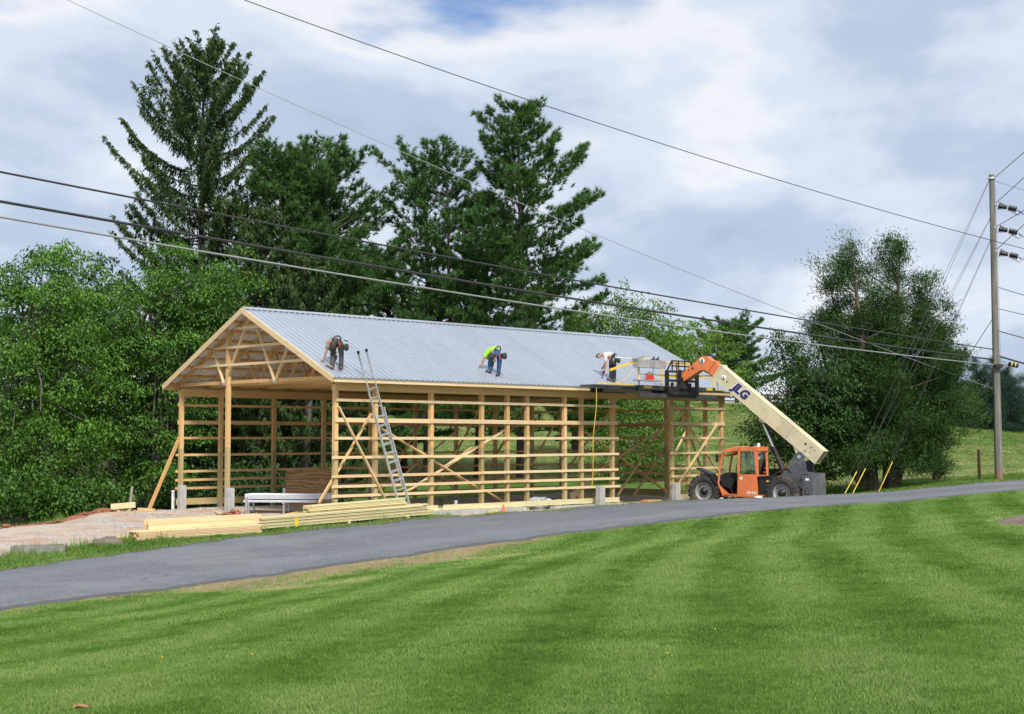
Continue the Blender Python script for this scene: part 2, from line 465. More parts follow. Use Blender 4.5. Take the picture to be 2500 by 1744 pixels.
    def build(self, name, mats, parent=None, world=False, origin=None):
        """world=True: the shapes were given in world coordinates"""
        if origin is not None:
            mw = Matrix.Translation(origin)
        else:
            mw = MW[parent].copy() if parent else Matrix()
        me = self.mesh(name, mats, mw.inverted() if world else None)
        return link(bpy.data.objects.new(name, me), parent, mw)

def board(name, p, q, w, h, mat, parent=None, up=ZU, mats2=None, split=None):
    """a straight timber as its own object, local X along the grain, w sideways and h upward"""
    p = Vector(p); q = Vector(q); x = (q - p); L = x.length; x = x / L
    up = Vector(up)
    if abs(x.dot(up)) > 0.99: up = BV.copy()
    y = up.cross(x).normalized(); z = x.cross(y)
    mw = Matrix(((x.x, y.x, z.x, p.x), (x.y, y.y, z.y, p.y), (x.z, y.z, z.z, p.z), (0, 0, 0, 1)))
    m = MB()
    if split:
        m.box((split / 2, 0, 0), (split, w, h)); m.cur = 1
        m.box(((L + split) / 2, 0, 0), (L - split, w, h))
        me = m.mesh(name, [mat, mats2])
    else:
        m.box((L / 2, 0, 0), (L, w, h))
        me = m.mesh(name, mat)
    o = bpy.data.objects.new(name, me)
    link(o, parent, mw)
    return o

def raw_mesh(name, verts, faces, mats, attrs=None, smooth=False):
    """numpy arrays straight into a mesh; faces all quads or all triangles"""
    me = bpy.data.meshes.new(name)
    nv = len(verts); nf, k = faces.shape
    me.vertices.add(nv); me.vertices.foreach_set('co', np.asarray(verts, np.float32).ravel())
    me.loops.add(nf * k); me.loops.foreach_set('vertex_index', faces.astype(np.int32).ravel())
    me.polygons.add(nf)
    me.polygons.foreach_set('loop_start', np.arange(0, nf * k, k, dtype=np.int32))
    me.polygons.foreach_set('loop_total', np.full(nf, k, np.int32))
    if smooth: me.polygons.foreach_set('use_smooth', np.ones(nf, bool))
    for m in (mats if isinstance(mats, (list, tuple)) else [mats]): me.materials.append(m)
    for an, (dom, arr) in (attrs or {}).items():
        a = me.attributes.new(an, 'FLOAT', dom); a.data.foreach_set('value', np.asarray(arr, np.float32).ravel())
    me.update(calc_edges=True); me.validate()
    return me

# ------------------------------------------------------------------ terrain
far_edge_px = [(-420, 1452, 26.5), (-200, 1422, 29.3), (0, 1396, 32.5), (300, 1354, 36.2), (610, 1312, 39.6), (860, 1286, 42.3), (1089, 1264, 45.3), (1400, 1243, 49.9), (1560, 1231, 51.7),
               (1633, 1226, 52.0), (1720, 1222, 51.7), (1910, 1215, 50.7), (2030, 1209.5, 50.9), (2150, 1204, 51.6), (2281, 1192, 53.0), (2390, 1181, 54.4), (2500, 1173.5, 56.0), (2750, 1157, 59.0), (3050, 1140, 63.0)]
near_edge_px = [(-420, 1546, 21.5), (-200, 1518, 23.6), (0, 1492, 26.0), (330, 1450, 29.2), (675, 1405, 32.6), (980, 1361, 36.0), (1252, 1323, 39.3), (1560, 1284, 42.0), (1850, 1250, 43.6),
                (2000, 1238, 44.4), (2150, 1229, 45.5), (2215, 1224.5, 46.1), (2325, 1213, 47.4), (2420, 1204.5, 48.4), (2500, 1197.5, 49.6), (2750, 1180, 53.0), (3050, 1160, 57.0)]
far_edge = [at_y(*q) for q in far_edge_px]
near_edge = [at_y(*q) for q in near_edge_px]

ctrl = [(p.x, p.y, p.z) for p in far_edge + near_edge]
def _at(poly, f):
    k = f * (len(poly) - 1); i = min(int(k), len(poly) - 2); return poly[i].lerp(poly[i + 1], k - i)
def _near_of(p):
    best = min((( (a.lerp(b, t) - p).xy.length, a.lerp(b, t)) for a, b in zip(near_edge[:-1], near_edge[1:]) for t in (0, .25, .5, .75, 1)), key=lambda q: q[0]); return best[1]
for _i in range(len(far_edge)):
    for _p in ([far_edge[_i]] if _i == len(far_edge) - 1 else [far_edge[_i], far_edge[_i].lerp(far_edge[_i + 1], 0.5)]):
        _q = _near_of(_p)
        for _f in (0.0, 0.12, 0.35, 0.65):
            _m = _p.lerp(_q, _f)
            if _f > 0 or _p is not far_edge[_i]: ctrl.append((_m.x, _m.y, _m.z))
ctrl += [(0, -60, 1.5), (60, -60, 2.5), (-60, -60, -0.5), (0, -15, 1.3), (0, 0, 1.15), (0, 8.6, 1.0), (-3, 9, 0.93), (3, 9, 1.06), (0, 14, 0.76), (0, 20, 0.48), (0, 30, 0.06), (7, 9, 1.14), (12, 8, 1.2), (12, 20, 1.0),
         (11.6, 31.7, 0.74), (6, 20, 0.74), (6, 32, 0.4), (12, 40, 0.62), (-3.5, 14, 0.55), (-6, 12, 0.55), (-6, 20, 0.02), (-12, 10, 0.25), (-12, 18, -0.4), (20, 20, 1.3), (27, 40, 1.15), (-25, 8, -0.6), (-30, 20, -1.2)]
for u, v, z in [(0, -1.2, 0.02), (4, -0.9, 0.03), (8, -0.8, 0.05), (12, -0.8, 0.05), (16, -1.0, 0.06), (20.6, -0.6, 0.0), (0, 0, 0.02), (10, 4, 0.12), (20, 4, 0.1), (20, 9, 0.1), (0, 5, 0.05), (0, 9.2, 0.06), (10, 9.3, 0.1), (-2, 2, -0.02), (-2, 6, 0.0), (-3.5, 9, 0.02), (22, 0, 0.0), (24, 3, 0.15)]:
    p = B(u, v, 0); ctrl.append((p.x, p.y, z))
ctrl += [(10.4, 52.2, 0.02), (7.9, 53.9, -0.05), (11.6, 52.6, 0.1), (9.4, 54.2, 0.0), (13, 54, 0.35),
         (-16.3, 44.5, -0.25), (-15.2, 46.2, -0.2), (-14.2, 49.3, -0.05), (-19, 40.5, -0.45), (-13.5, 36.8, -0.38), (-11.5, 39.9, -0.2), (-10.4, 38.8, -0.19), (-7.4, 40.8, -0.12), (-8, 42.6, -0.05), (-4.8, 44.0, 0.05),
         (-16.2, 50, -1.05), (-18.5, 46.5, -1.2), (-15.3, 54, -1.0), (-22, 43, -1.3), (-14.5, 60, -0.8), (-26, 60, -1.6), (-8, 62, -0.3), (0, 68, 0.2), (8, 66, 0.2), (-40, 90, -0.6), (-70, 50, -3), (-70, 120, 1.0)]
ctrl += [(0, 80, 0.9), (0, 100, 2.3), (0, 130, 4.9), (0, 165, 7.0), (0, 220, 6.4), (20, 70, 1.0), (20, 85, 1.6), (22, 105, 2.7), (28, 130, 4.7), (34, 165, 6.5), (40, 220, 5.5),
         (-20, 100, 2.2), (-20, 130, 5.0), (-20, 165, 7.2), (-25, 220, 6.5), (21, 58, 1.02), (24, 62, 1.1), (30, 80, 1.35), (40, 105, 1.9), (48, 130, 2.8), (56, 160, 3.7), (70, 220, 2.5),
         (60, 70, 2.0), (90, 110, 3), (120, 180, 3.0), (-100, 180, 5), (0, 350, 1), (120, 350, -4), (-150, 350, 2), (0, 700, -12), (300, 700, -14), (-300, 700, -10), (300, 200, 0), (-300, 200, 0), (300, -60, 4), (-300, -60, -4)]
ctrl = np.array(ctrl, float)
def _tps_k(r2): return np.where(r2 > 1e-9, 0.5 * r2 * np.log(np.maximum(r2, 1e-9)), 0.0)
_n = len(ctrl)
_K = _tps_k(((ctrl[:, None, :2] - ctrl[None, :, :2]) ** 2).sum(-1)) + np.eye(_n) * 0.01
_P = np.c_[np.ones(_n), ctrl[:, :2]]
_Wt = np.linalg.solve(np.block([[_K, _P], [_P.T, np.zeros((3, 3))]]), np.r_[ctrl[:, 2], np.zeros(3)])
def gz_arr(x, y):
    x = np.asarray(x, float); y = np.asarray(y, float); sh = x.shape
    p = np.c_[x.ravel(), y.ravel()]; out = np.empty(len(p))
    for i in range(0, len(p), 20000):
        q = p[i:i + 20000]
        out[i:i + 20000] = _tps_k(((q[:, None] - ctrl[None, :, :2]) ** 2).sum(-1)) @ _Wt[:_n] + _Wt[_n] + q @ _Wt[_n + 1:]
    return out.reshape(sh)
def gz(x, y): return float(gz_arr([x], [y])[0])

def vnoise(x, y, s, seed=0):
    """cheap smooth value noise, 0..1"""
    r = np.random.default_rng(seed); tab = r.random((64, 64))
    xs = np.asarray(x) / s + 100; ys = np.asarray(y) / s + 100
    xi = np.floor(xs).astype(int); yi = np.floor(ys).astype(int); fx = xs - xi; fy = ys - yi
    fx = fx * fx * (3 - 2 * fx); fy = fy * fy * (3 - 2 * fy)
    g = lambda a, b: tab[a % 64, b % 64]
    return (g(xi, yi) * (1 - fx) + g(xi + 1, yi) * fx) * (1 - fy) + (g(xi, yi + 1) * (1 - fx) + g(xi + 1, yi + 1) * fx) * fy

def poly_sd(x, y, poly):
    """signed distance to a polygon, positive inside"""
    x = np.asarray(x, float).ravel(); y = np.asarray(y, float).ravel()
    P = np.array(poly, float); Q = np.roll(P, -1, 0)
    d = np.full(len(x), 1e9); ins = np.zeros(len(x), bool)
    for (ax, ay), (bx, by) in zip(P, Q):
        ex, ey = bx - ax, by - ay
        t = np.clip(((x - ax) * ex + (y - ay) * ey) / (ex * ex + ey * ey + 1e-12), 0, 1)
        d = np.minimum(d, np.hypot(x - ax - t * ex, y - ay - t * ey))
        c = ((ay > y) != (by > y)) & (x < (bx - ax) * (y - ay) / (by - ay + 1e-12) + ax)
        ins ^= c
    return np.where(ins, d, -d)

road_poly = [(p.x, p.y) for p in near_edge] + [(p.x, p.y) for p in reversed(far_edge)]
def b2(u, v): p = B(u, v, 0); return (p.x, p.y)
gravel_poly = [(-24, 34.5), (-17, 33.8), (-13.2, 36.0), (-11.2, 38.3), (-9.3, 40.2), (-7.4, 41.6), (-5.2, 43.6), (-4.0, 44.9), b2(2.6, -0.45), b2(13, -0.5), b2(13.6, -1.2), b2(16.3, -1.6), b2(17.2, -0.5), b2(20.9, -0.4), b2(20.9, 9.7), b2(-0.4, 9.75),
               b2(-1.3, 9.4), (-13.6, 50.4), (-14.6, 48.2), (-15.6, 46.0), (-17.0, 44.2), (-20, 42.2), (-26, 40)]
dirt_poly = [(-26, 39.4), (-20, 41.6), (-17.0, 43.4), (-15.4, 45.2), (-14.4, 47.4), (-13.4, 49.8), b2(-1.2, 9.0), b2(-0.4, 9.7), b2(-0.3, 10.2), b2(-1.6, 10.3), (-13.9, 51.6), (-15.2, 49.0), (-16.2, 46.6), (-17.4, 44.9), (-20.4, 42.9), (-26, 40.8)]
bed_c = (13.05, 31.6)
bed_poly = [(bed_c[0] + 1.6 * math.cos(t) * (1 + 0.1 * math.sin(3 * t)), bed_c[1] + 3.6 * math.sin(t)) for t in np.linspace(0, 2 * math.pi, 22)[:-1]]

def spaced(lo, hi, step, grow, far):
    a = list(np.arange(lo, hi, step)); s = step; v = a[-1]
    while v < far: s *= grow; v += s; a.append(v)
    return a
gx = np.array(sorted(set([-v for v in spaced(22, 22.1, 0.45, 1.13, 420)] + list(np.arange(-22, 26, 0.45)) + spaced(26, 26.1, 0.45, 1.13, 420))))
gy = np.array(sorted(set([4 - v for v in spaced(0.5, 0.6, 0.5, 1.3, 60)] + list(np.arange(4, 62, 0.45)) + spaced(62, 62.1, 0.45, 1.06, 720))))
GX, GY = np.meshgrid(gx, gy)
GZ = gz_arr(GX, GY) - 0.0
nx, ny = len(gx), len(gy)
idx = np.arange(nx * ny).reshape(ny, nx)
gf = np.stack([idx[:-1, :-1], idx[:-1, 1:], idx[1:, 1:], idx[1:, :-1]], -1).reshape(-1, 4)
fx, fy = GX.ravel(), GY.ravel()
# what grows where: mown grass, rough hay field beyond the lane, litter under the wood
far_line = np.interp(fx, [p.x for p in far_edge], [p.y for p in far_edge])
rel_u = (fx - A.x) * BU.x + (fy - A.y) * BU.y; rel_v = (fx - A.x) * BV.x + (fy - A.y) * BV.y
mown = np.interp(fx, [-30, 5, 12, 20, 30, 60], [75, 72, 60, 61, 64, 80]) + (vnoise(fx, fy, 3, 3) - 0.5) * 1.6
field = np.clip((fy - mown) / 2.0, 0, 1)
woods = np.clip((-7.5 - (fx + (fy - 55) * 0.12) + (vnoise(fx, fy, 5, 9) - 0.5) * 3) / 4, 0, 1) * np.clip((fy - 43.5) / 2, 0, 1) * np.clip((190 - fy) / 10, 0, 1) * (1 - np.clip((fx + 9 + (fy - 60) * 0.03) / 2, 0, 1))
sd_road = poly_sd(fx, fy, road_poly)
dry = np.clip(1.1 - np.abs(sd_road) / 1.1, 0, 1) * vnoise(fx, fy, 1.7, 4)
dry = np.maximum(dry, np.clip(1 - np.hypot((fx + 4.2) / 2.4, (fy - 29.2) / 1.3), 0, 1) * 1.2)
dry = np.maximum(dry, np.clip(1 - np.hypot((fx + 0.8) / 3.0, (fy - 34.6) / 1.0), 0, 1))

dry = np.maximum(dry, 1.1 * np.clip(1.15 + sd_road / 2.6, 0, 1) * np.clip((fx + 8.0) / 1.5, 0, 1) * np.clip((1.5 - fx) / 3.0, 0, 1) * np.clip((vnoise(fx, fy, 1.3, 8) - 0.22) * 4, 0, 1) * (fy < 42))
def ground_mat():
    m, t = new_mat('grassland')
    c = t.n('ShaderNodeTexCoord').outputs['Object']
    f = t.n('ShaderNodeAttribute', attribute_name='field').outputs['Fac']
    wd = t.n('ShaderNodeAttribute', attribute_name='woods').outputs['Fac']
    dr = t.n('ShaderNodeAttribute', attribute_name='dry').outputs['Fac']
    n1 = t.noise(c, 0.9, 5, 0.6); n2 = t.noise(c, 9, 4, 0.6); n3 = t.noise(c, 60, 3, 0.6)
    lawn = t.ramp(n2, [(0.3, (0.070, 0.150, 0.022)), (0.7, (0.120, 0.220, 0.036))])
    lawn = t.mix(t.ramp(n1, [(0.4, (0, 0, 0)), (0.7, (0.5,) * 3)]), lawn, (0.105, 0.155, 0.048))
    fn = t.noise(t.mapping(c, (0.055, 0.16, 1)), 1.0, 6, 0.62, 0.6)
    fld = t.ramp(t.math('ADD', t.math('MULTIPLY', fn, 0.72), t.math('MULTIPLY', n2, 0.28)), [(0.38, (0.100, 0.170, 0.040)), (0.50, (0.170, 0.215, 0.066)), (0.66, (0.290, 0.275, 0.125))])
    col = t.mix(f, lawn, fld)
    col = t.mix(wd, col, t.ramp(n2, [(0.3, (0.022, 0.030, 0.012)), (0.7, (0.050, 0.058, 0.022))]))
    dd = t.ramp(t.math('MULTIPLY', dr, t.math('ADD', n2, 0.55)), [(0.32, (0, 0, 0)), (0.62, (1, 1, 1))])
    col = t.mix(dd, col, t.ramp(n3, [(0.3, (0.20, 0.145, 0.082)), (0.7, (0.36, 0.28, 0.165))]))
    finish(t, col, 0.95, 0, t.math('ADD', n3, n2), 0.6, 0.05, 0.1)
    return m
M['ground'] = ground_mat()
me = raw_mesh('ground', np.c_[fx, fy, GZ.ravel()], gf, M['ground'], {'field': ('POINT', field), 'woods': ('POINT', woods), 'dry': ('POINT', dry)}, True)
tag(link(bpy.data.objects.new('ground', me)), None, kind='structure')

def asphalt_mat():
    m, t = new_mat('asphalt')
    c = t.n('ShaderNodeTexCoord').outputs['Object']
    n1 = t.noise(c, 0.5, 5, 0.6, 0.2); n3 = t.noise(c, 16, 6, 0.75); sp = t.noise(c, 38, 3, 0.6)
    uv = t.n('ShaderNodeAttribute', attribute_name='across').outputs['Fac']
    col = t.ramp(n1, [(0.3, (0.125, 0.140, 0.160)), (0.7, (0.165, 0.180, 0.200))])
    col = t.mix(t.ramp(n3, [(0.40, (0.9,) * 3), (0.58, (0, 0, 0))]), col, (0.072, 0.080, 0.092))
    col = t.mix(t.ramp(sp, [(0.54, (0, 0, 0)), (0.66, (0.85,) * 3)]), col, (0.30, 0.305, 0.315))
    # faint paver seam along the middle, paler wheel tracks
    wob = t.math('ADD', uv, t.math('MULTIPLY', t.math('SUBTRACT', t.noise(c, 0.8, 3), 0.5), 0.03))
    seam = t.ramp(wob, [(0.515, (0, 0, 0)), (0.522, (0.5,) * 3), (0.530, (0, 0, 0))])
    col = t.mix(seam, col, (0.20, 0.20, 0.20))
    tr = t.ramp(wob, [(0.12, (0, 0, 0)), (0.24, (0.35,) * 3), (0.36, (0, 0, 0)), (0.62, (0, 0, 0)), (0.74, (0.35,) * 3), (0.88, (0, 0, 0))])
    col = t.mix(tr, col, (0.20, 0.215, 0.235))
    cv = t.n('ShaderNodeTexVoronoi', feature='DISTANCE_TO_EDGE'); cv.inputs['Scale'].default_value = 0.42
    wv_ = t.n('ShaderNodeVectorMath', operation='ADD'); t.l(c, wv_.inputs[0]); ns_ = t.n('ShaderNodeTexNoise'); ns_.inputs['Scale'].default_value = 1.3; ns_.inputs['Detail'].default_value = 5; t.l(c, ns_.inputs['Vector']); t.l(ns_.outputs['Color'], wv_.inputs[1]); t.l(wv_.outputs[0], cv.inputs['Vector'])
    ck = t.math('MULTIPLY', t.ramp(cv.outputs['Distance'], [(0.004, (1, 1, 1)), (0.014, (0, 0, 0))]), t.ramp(t.noise(c, 0.28, 3), [(0.50, (0, 0, 0)), (0.62, (0.7,) * 3)]))
    col = t.mix(ck, col, (0.045, 0.047, 0.05))
    pt = t.noise(t.mapping(c, (0.35, 0.35, 1), (3, 8, 0)), 1.0, 4, 0.6, 0.6)
    col = t.mix(t.ramp(pt, [(0.52, (0, 0, 0)), (0.66, (0.5,) * 3)]), col, (0.21, 0.215, 0.22))
    eg = t.math('MULTIPLY', t.math('ABSOLUTE', t.math('SUBTRACT', wob, 0.5)), 2.0)
    col = t.mix(t.ramp(t.math('ADD', eg, t.math('MULTIPLY', t.noise(c, 2.2, 5), 0.14)), [(0.99, (0, 0, 0)), (1.07, (0.75,) * 3)]), col, (0.075, 0.075, 0.075))
    finish(t, col, 0.86, 0, t.math('ADD', n3, sp), 0.5, 0.01, 0.25)
    return m
M['asphalt'] = asphalt_mat()

def resample(pts, n):
    p = np.array([(q.x, q.y) for q in pts]); s = np.r_[0, np.cumsum(np.hypot(*np.diff(p, axis=0).T))]
    # smooth Catmull-Rom sampling
    ts = np.linspace(0, s[-1], n); out = np.empty((n, 2))
    for k, t in enumerate(ts):
        i = min(max(np.searchsorted(s, t) - 1, 0), len(p) - 2); f = (t - s[i]) / (s[i + 1] - s[i])
        p0, p1, p2, p3 = p[max(i - 1, 0)], p[i], p[i + 1], p[min(i + 2, len(p) - 1)]
        out[k] = 0.5 * (2 * p1 + (p2 - p0) * f + (2 * p0 - 5 * p1 + 4 * p2 - p3) * f * f + (3 * p1 - p0 - 3 * p2 + p3) * f ** 3)
    return out
NR = 260
ea = resample(near_edge, NR); eb = resample(far_edge, NR)
cs = np.array([-0.012, 0, 0.02, 0.06, 0.15, 0.25, 0.35, 0.45, 0.55, 0.65, 0.75, 0.85, 0.94, 0.98, 1.0, 1.012])
wig = (vnoise(np.arange(NR), np.zeros(NR), 3.0, 5) - 0.5) * 0.04
wig2 = (vnoise(np.arange(NR), np.zeros(NR), 2.0, 6) - 0.5) * 0.04
cc = cs[None, :] + np.where(cs < 0.1, wig[:, None], 0) + np.where(cs > 0.9, wig2[:, None], 0)
RX = ea[:, None, 0] * (1 - cc) + eb[:, None, 0] * cc; RY = ea[:, None, 1] * (1 - cc) + eb[:, None, 1] * cc
RZ = gz_arr(RX, RY) + 0.03 + 0.015 * np.sin(np.clip(cs, 0, 1) * math.pi)[None, :]
RZ[:, 0] -= 0.09; RZ[:, -1] -= 0.09
ii = np.arange(NR * len(cs)).reshape(NR, len(cs))
rf = np.stack([ii[:-1, :-1], ii[:-1, 1:], ii[1:, 1:], ii[1:, :-1]], -1).reshape(-1, 4)[:, ::-1]
me = raw_mesh('road', np.c_[RX.ravel(), RY.ravel(), RZ.ravel()], rf, M['asphalt'], {'across': ('POINT', np.tile(cs, NR))}, True)
tag(link(bpy.data.objects.new('road', me)), None, kind='structure')

def patch(name, poly, mat, step, lift, slope, wob, seed, rough=0.0, extra=None):
    P = np.array(poly); x = np.arange(P[:, 0].min() - 1, P[:, 0].max() + 1, step); y = np.arange(P[:, 1].min() - 1, P[:, 1].max() + 1, step)
    X, Y = np.meshgrid(x, y); sd = poly_sd(X, Y, poly).reshape(X.shape)
    sd = sd + (vnoise(X, Y, 0.8, seed) - 0.5) * wob
    Z = gz_arr(X, Y) + np.clip(sd * slope, -0.08, lift) + (vnoise(X, Y, 0.35, seed + 1) - 0.5) * rough * np.clip(sd * 2, 0, 1)
    ii = np.arange(X.size).reshape(X.shape)
    fs = np.stack([ii[:-1, :-1], ii[:-1, 1:], ii[1:, 1:], ii[1:, :-1]], -1).reshape(-1, 4)
    keep = (sd.ravel()[fs] > -0.35).any(1); fs = fs[keep]
    used = np.unique(fs); re = np.full(X.size, -1); re[used] = np.arange(len(used))
    me = raw_mesh(name, np.c_[X.ravel(), Y.ravel(), Z.ravel()][used], re[fs], mat, None, True)
    return link(bpy.data.objects.new(name, me))

def gravel_mat():
    m, t = new_mat('crushed_gravel')
    c = t.n('ShaderNodeTexCoord').outputs['Object']
    v = t.n('ShaderNodeTexVoronoi'); v.inputs['Scale'].default_value = 15; t.l(c, v.inputs['Vector'])
    n1 = t.noise(c, 0.55, 5, 0.6, 0.4); n2 = t.noise(c, 30, 3, 0.6)
    st = t.ramp(v.outputs['Color'], [(0.15, (0.24, 0.235, 0.235)), (0.55, (0.46, 0.445, 0.435)), (0.9, (0.68, 0.66, 0.64))])
    fines = t.ramp(n2, [(0.3, (0.42, 0.33, 0.26)), (0.7, (0.58, 0.48, 0.395))])
    col = t.mix(t.ramp(n1, [(0.38, (0.2,) * 3), (0.56, (0.9,) * 3)]), st, fines)
    red = t.noise(t.mapping(c, (0.5, 0.9, 1), (4, 2, 0)), 1.0, 5, 0.65, 0.5)
    col = t.mix(t.ramp(red, [(0.46, (0, 0, 0)), (0.62, (0.6,) * 3)]), col, (0.40, 0.235, 0.15))
    finish(t, col, 0.95, 0, t.math('ADD', t.math('MULTIPLY', v.outputs['Distance'], 1.0), n2), 0.8, 0.04, 0.15)
    return m
M['gravel'] = gravel_mat()
tag(patch('gravel_yard', gravel_poly, M['gravel'], 0.3, 0.03, 0.25, 0.6, 21, 0.05), None, kind='structure')
tag(patch('clay_bank', dirt_poly, M['clay'], 0.16, 0.14, 0.35, 0.8, 31, 0.16), None, kind='structure')

def mulch_mat():
    m, t = new_mat('bark_mulch')
    c = t.n('ShaderNodeTexCoord').outputs['Object']
    v = t.n('ShaderNodeTexVoronoi'); v.inputs['Scale'].default_value = 22; t.l(t.mapping(c, (1, 2.2, 1), (0, 0, 0), (0, 0, 0.6)), v.inputs['Vector'])
    col = t.ramp(v.outputs['Color'], [(0.1, (0.09, 0.06, 0.045)), (0.5, (0.22, 0.165, 0.13)), (0.9, (0.42, 0.36, 0.31))])
    finish(t, col, 0.95, 0, v.outputs['Distance'], 0.8, 0.05, 0.1)
    return m
M['mulch'] = mulch_mat()
tag(patch('mulch_bed', bed_poly, M['mulch'], 0.14, 0.07, 0.25, 0.25, 41, 0.06), None, kind='structure')

# painted / tar seam on the pavement by the machine: a pale repair joint
def strip(name, pts, width, mat, lift):
    vs = []; fs = []
    for i, p in enumerate(pts):
        a = pts[max(i - 1, 0)]; b = pts[min(i + 1, len(pts) - 1)]; d = Vector((b.x - a.x, b.y - a.y, 0)).normalized(); n = Vector((-d.y, d.x, 0)) * width / 2
        for q in (p - n, p + n):
            vs.append((q.x, q.y, gz(q.x, q.y) + lift))
    for i in range(len(pts) - 1): fs.append((2 * i, 2 * i + 2, 2 * i + 3, 2 * i + 1))
    m = MB(); m.add(vs, fs); return m.build(name, mat)
j0, j1 = at_y(1775, 1228, 49.7), at_y(1985, 1235.5, 46.2)
M['joint'] = plain('pale_joint_grit', (0.24, 0.22, 0.20), 0.9, 0, 0.3, 5)
tag(strip('road_joint', [j0.lerp(j1, k / 10) + Vector((0.05 * math.sin(k * 2.1), 0, 0)) for k in range(11)], 0.10, M['joint'], 0.073), None, kind='structure')

# ------------------------------------------------------------------ grass
def grass_mat(name, stops):
    m, t = new_mat(name)
    at = t.n('ShaderNodeAttribute', attribute_name='tint'); at.attribute_type = 'INSTANCER'
    rnd = t.n('ShaderNodeAttribute', attribute_name='blade')
    fac = t.math('ADD', at.outputs['Fac'], t.math('MULTIPLY', t.math('SUBTRACT', rnd.outputs['Fac'], 0.5), 0.24), None, True)
    col = t.ramp(fac, stops)
    d = t.n('ShaderNodeBsdfDiffuse'); t.l(col, d.inputs[0])
    tl = t.n('ShaderNodeBsdfTranslucent'); t.l(col, tl.inputs[0])
    mx = t.n('ShaderNodeMixShader', i_0=0.25); t.l(d.outputs[0], mx.inputs[1]); t.l(tl.outputs[0], mx.inputs[2])
    o = t.n('ShaderNodeOutputMaterial'); t.l(mx.outputs[0], o.inputs[0])
    return m
M['lawn_blade'] = grass_mat('lawn_blades', [(0.0, (0.068, 0.146, 0.023)), (0.36, (0.145, 0.258, 0.052)), (0.68, (0.245, 0.358, 0.108)), (0.86, (0.38, 0.43, 0.17)), (1.0, (0.54, 0.45, 0.27))])
M['field_blade'] = grass_mat('field_blades', [(0.0, (0.080, 0.165, 0.030)), (0.45, (0.150, 0.235, 0.058)), (0.78, (0.26, 0.28, 0.11)), (1.0, (0.42, 0.35, 0.20))])

def tuft(name, n, rad, h0, h1, wdt, lean, mat, seed):
    r = np.random.default_rng(seed); V = []; Fq = []; at = []
    for i in range(n):
        a = r.random() * 6.283; q = rad * math.sqrt(r.random()); b = np.array([q * math.cos(a), q * math.sin(a), -0.01])
        h = r.uniform(h0, h1); la = r.random() * 6.283; ln = lean * r.uniform(0.2, 1.0) * h
        ld = np.array([math.cos(la), math.sin(la), 0]); sd = np.array([-math.sin(la + r.uniform(-.8, .8)), math.cos(la), 0]) * wdt * r.uniform(0.7, 1.3) / 2
        m1 = b + np.array([0, 0, h * 0.6]) + ld * ln * 0.35; tip = b + np.array([0, 0, h]) + ld * ln
        k = len(V); V += [b - sd, b + sd, m1 + sd * 0.8, m1 - sd * 0.8, tip + sd * 0.12, tip - sd * 0.12]
        Fq += [(k, k + 1, k + 2, k + 3), (k + 3, k + 2, k + 4, k + 5)]; c = r.random(); at += [c, c]
    me = raw_mesh(name, np.array(V), np.array(Fq), mat, {'blade': ('FACE', at)})
    return bpy.data.objects.new(name, me)          # source shape only, not linked into the scene

def instancer(name, pts, rot, scl, tint, src):
    me = bpy.data.meshes.new(name)
    me.vertices.add(len(pts)); me.vertices.foreach_set('co', np.asarray(pts, np.float32).ravel())
    for an, ty, arr in (('rot', 'FLOAT_VECTOR', rot), ('scl', 'FLOAT_VECTOR', scl), ('tint', 'FLOAT', tint)):
        a = me.attributes.new(an, ty, 'POINT'); a.data.foreach_set('vector' if ty == 'FLOAT_VECTOR' else 'value', np.asarray(arr, np.float32).ravel())
    me.update()
    o = bpy.data.objects.new(name, me); link(o)
    g = bpy.data.node_groups.new(name, 'GeometryNodeTree')
    g.interface.new_socket('Geometry', in_out='INPUT', socket_type='NodeSocketGeometry')
    g.interface.new_socket('Geometry', in_out='OUTPUT', socket_type='NodeSocketGeometry')
    gi = g.nodes.new('NodeGroupInput'); go = g.nodes.new('NodeGroupOutput')
    mp = g.nodes.new('GeometryNodeMeshToPoints'); ip = g.nodes.new('GeometryNodeInstanceOnPoints'); oi = g.nodes.new('GeometryNodeObjectInfo')
    oi.inputs['Object'].default_value = src
    ra = g.nodes.new('GeometryNodeInputNamedAttribute'); ra.data_type = 'FLOAT_VECTOR'; ra.inputs[0].default_value = 'rot'
    sa = g.nodes.new('GeometryNodeInputNamedAttribute'); sa.data_type = 'FLOAT_VECTOR'; sa.inputs[0].default_value = 'scl'
    L = g.links.new
    L(gi.outputs[0], mp.inputs[0]); L(mp.outputs[0], ip.inputs['Points']); L(oi.outputs['Geometry'], ip.inputs['Instance'])
    L(ra.outputs[0], ip.inputs['Rotation']); L(sa.outputs[0], ip.inputs['Scale']); L(ip.outputs[0], go.inputs[0])
    mod = o.modifiers.new('blades', 'NODES'); mod.node_group = g
    return o

def lean_rot(ax, ay, spin):
    """spin about the blade, then lean about world X and Y; returned as XYZ euler"""
    ca, sa, cb, sb, cs_, ss = np.cos(ax), np.sin(ax), np.cos(ay), np.sin(ay), np.cos(spin), np.sin(spin)
    # R = Rx(ax) Ry(ay) Rz(spin)
    m00 = cb * cs_; m10 = ca * ss + sa * sb * cs_; m20 = sa * ss - ca * sb * cs_
    m21 = sa * cs_ + ca * sb * ss; m22 = ca * cb
    return np.c_[np.arctan2(m21, m22), -np.arcsin(np.clip(m20, -1, 1)), np.arctan2(m10, m00)]

def wedge(y0, y1, dens, side=0.395, pad=0.8):
    n = int((y1 * y1 - y0 * y0) * side * dens + 2 * pad * (y1 - y0) * dens)
    y = np.sqrt(rng.random(n) * (y1 * y1 - y0 * y0) + y0 * y0); x = (rng.random(n) * 2 - 1) * (y * side + pad)
    return x, y

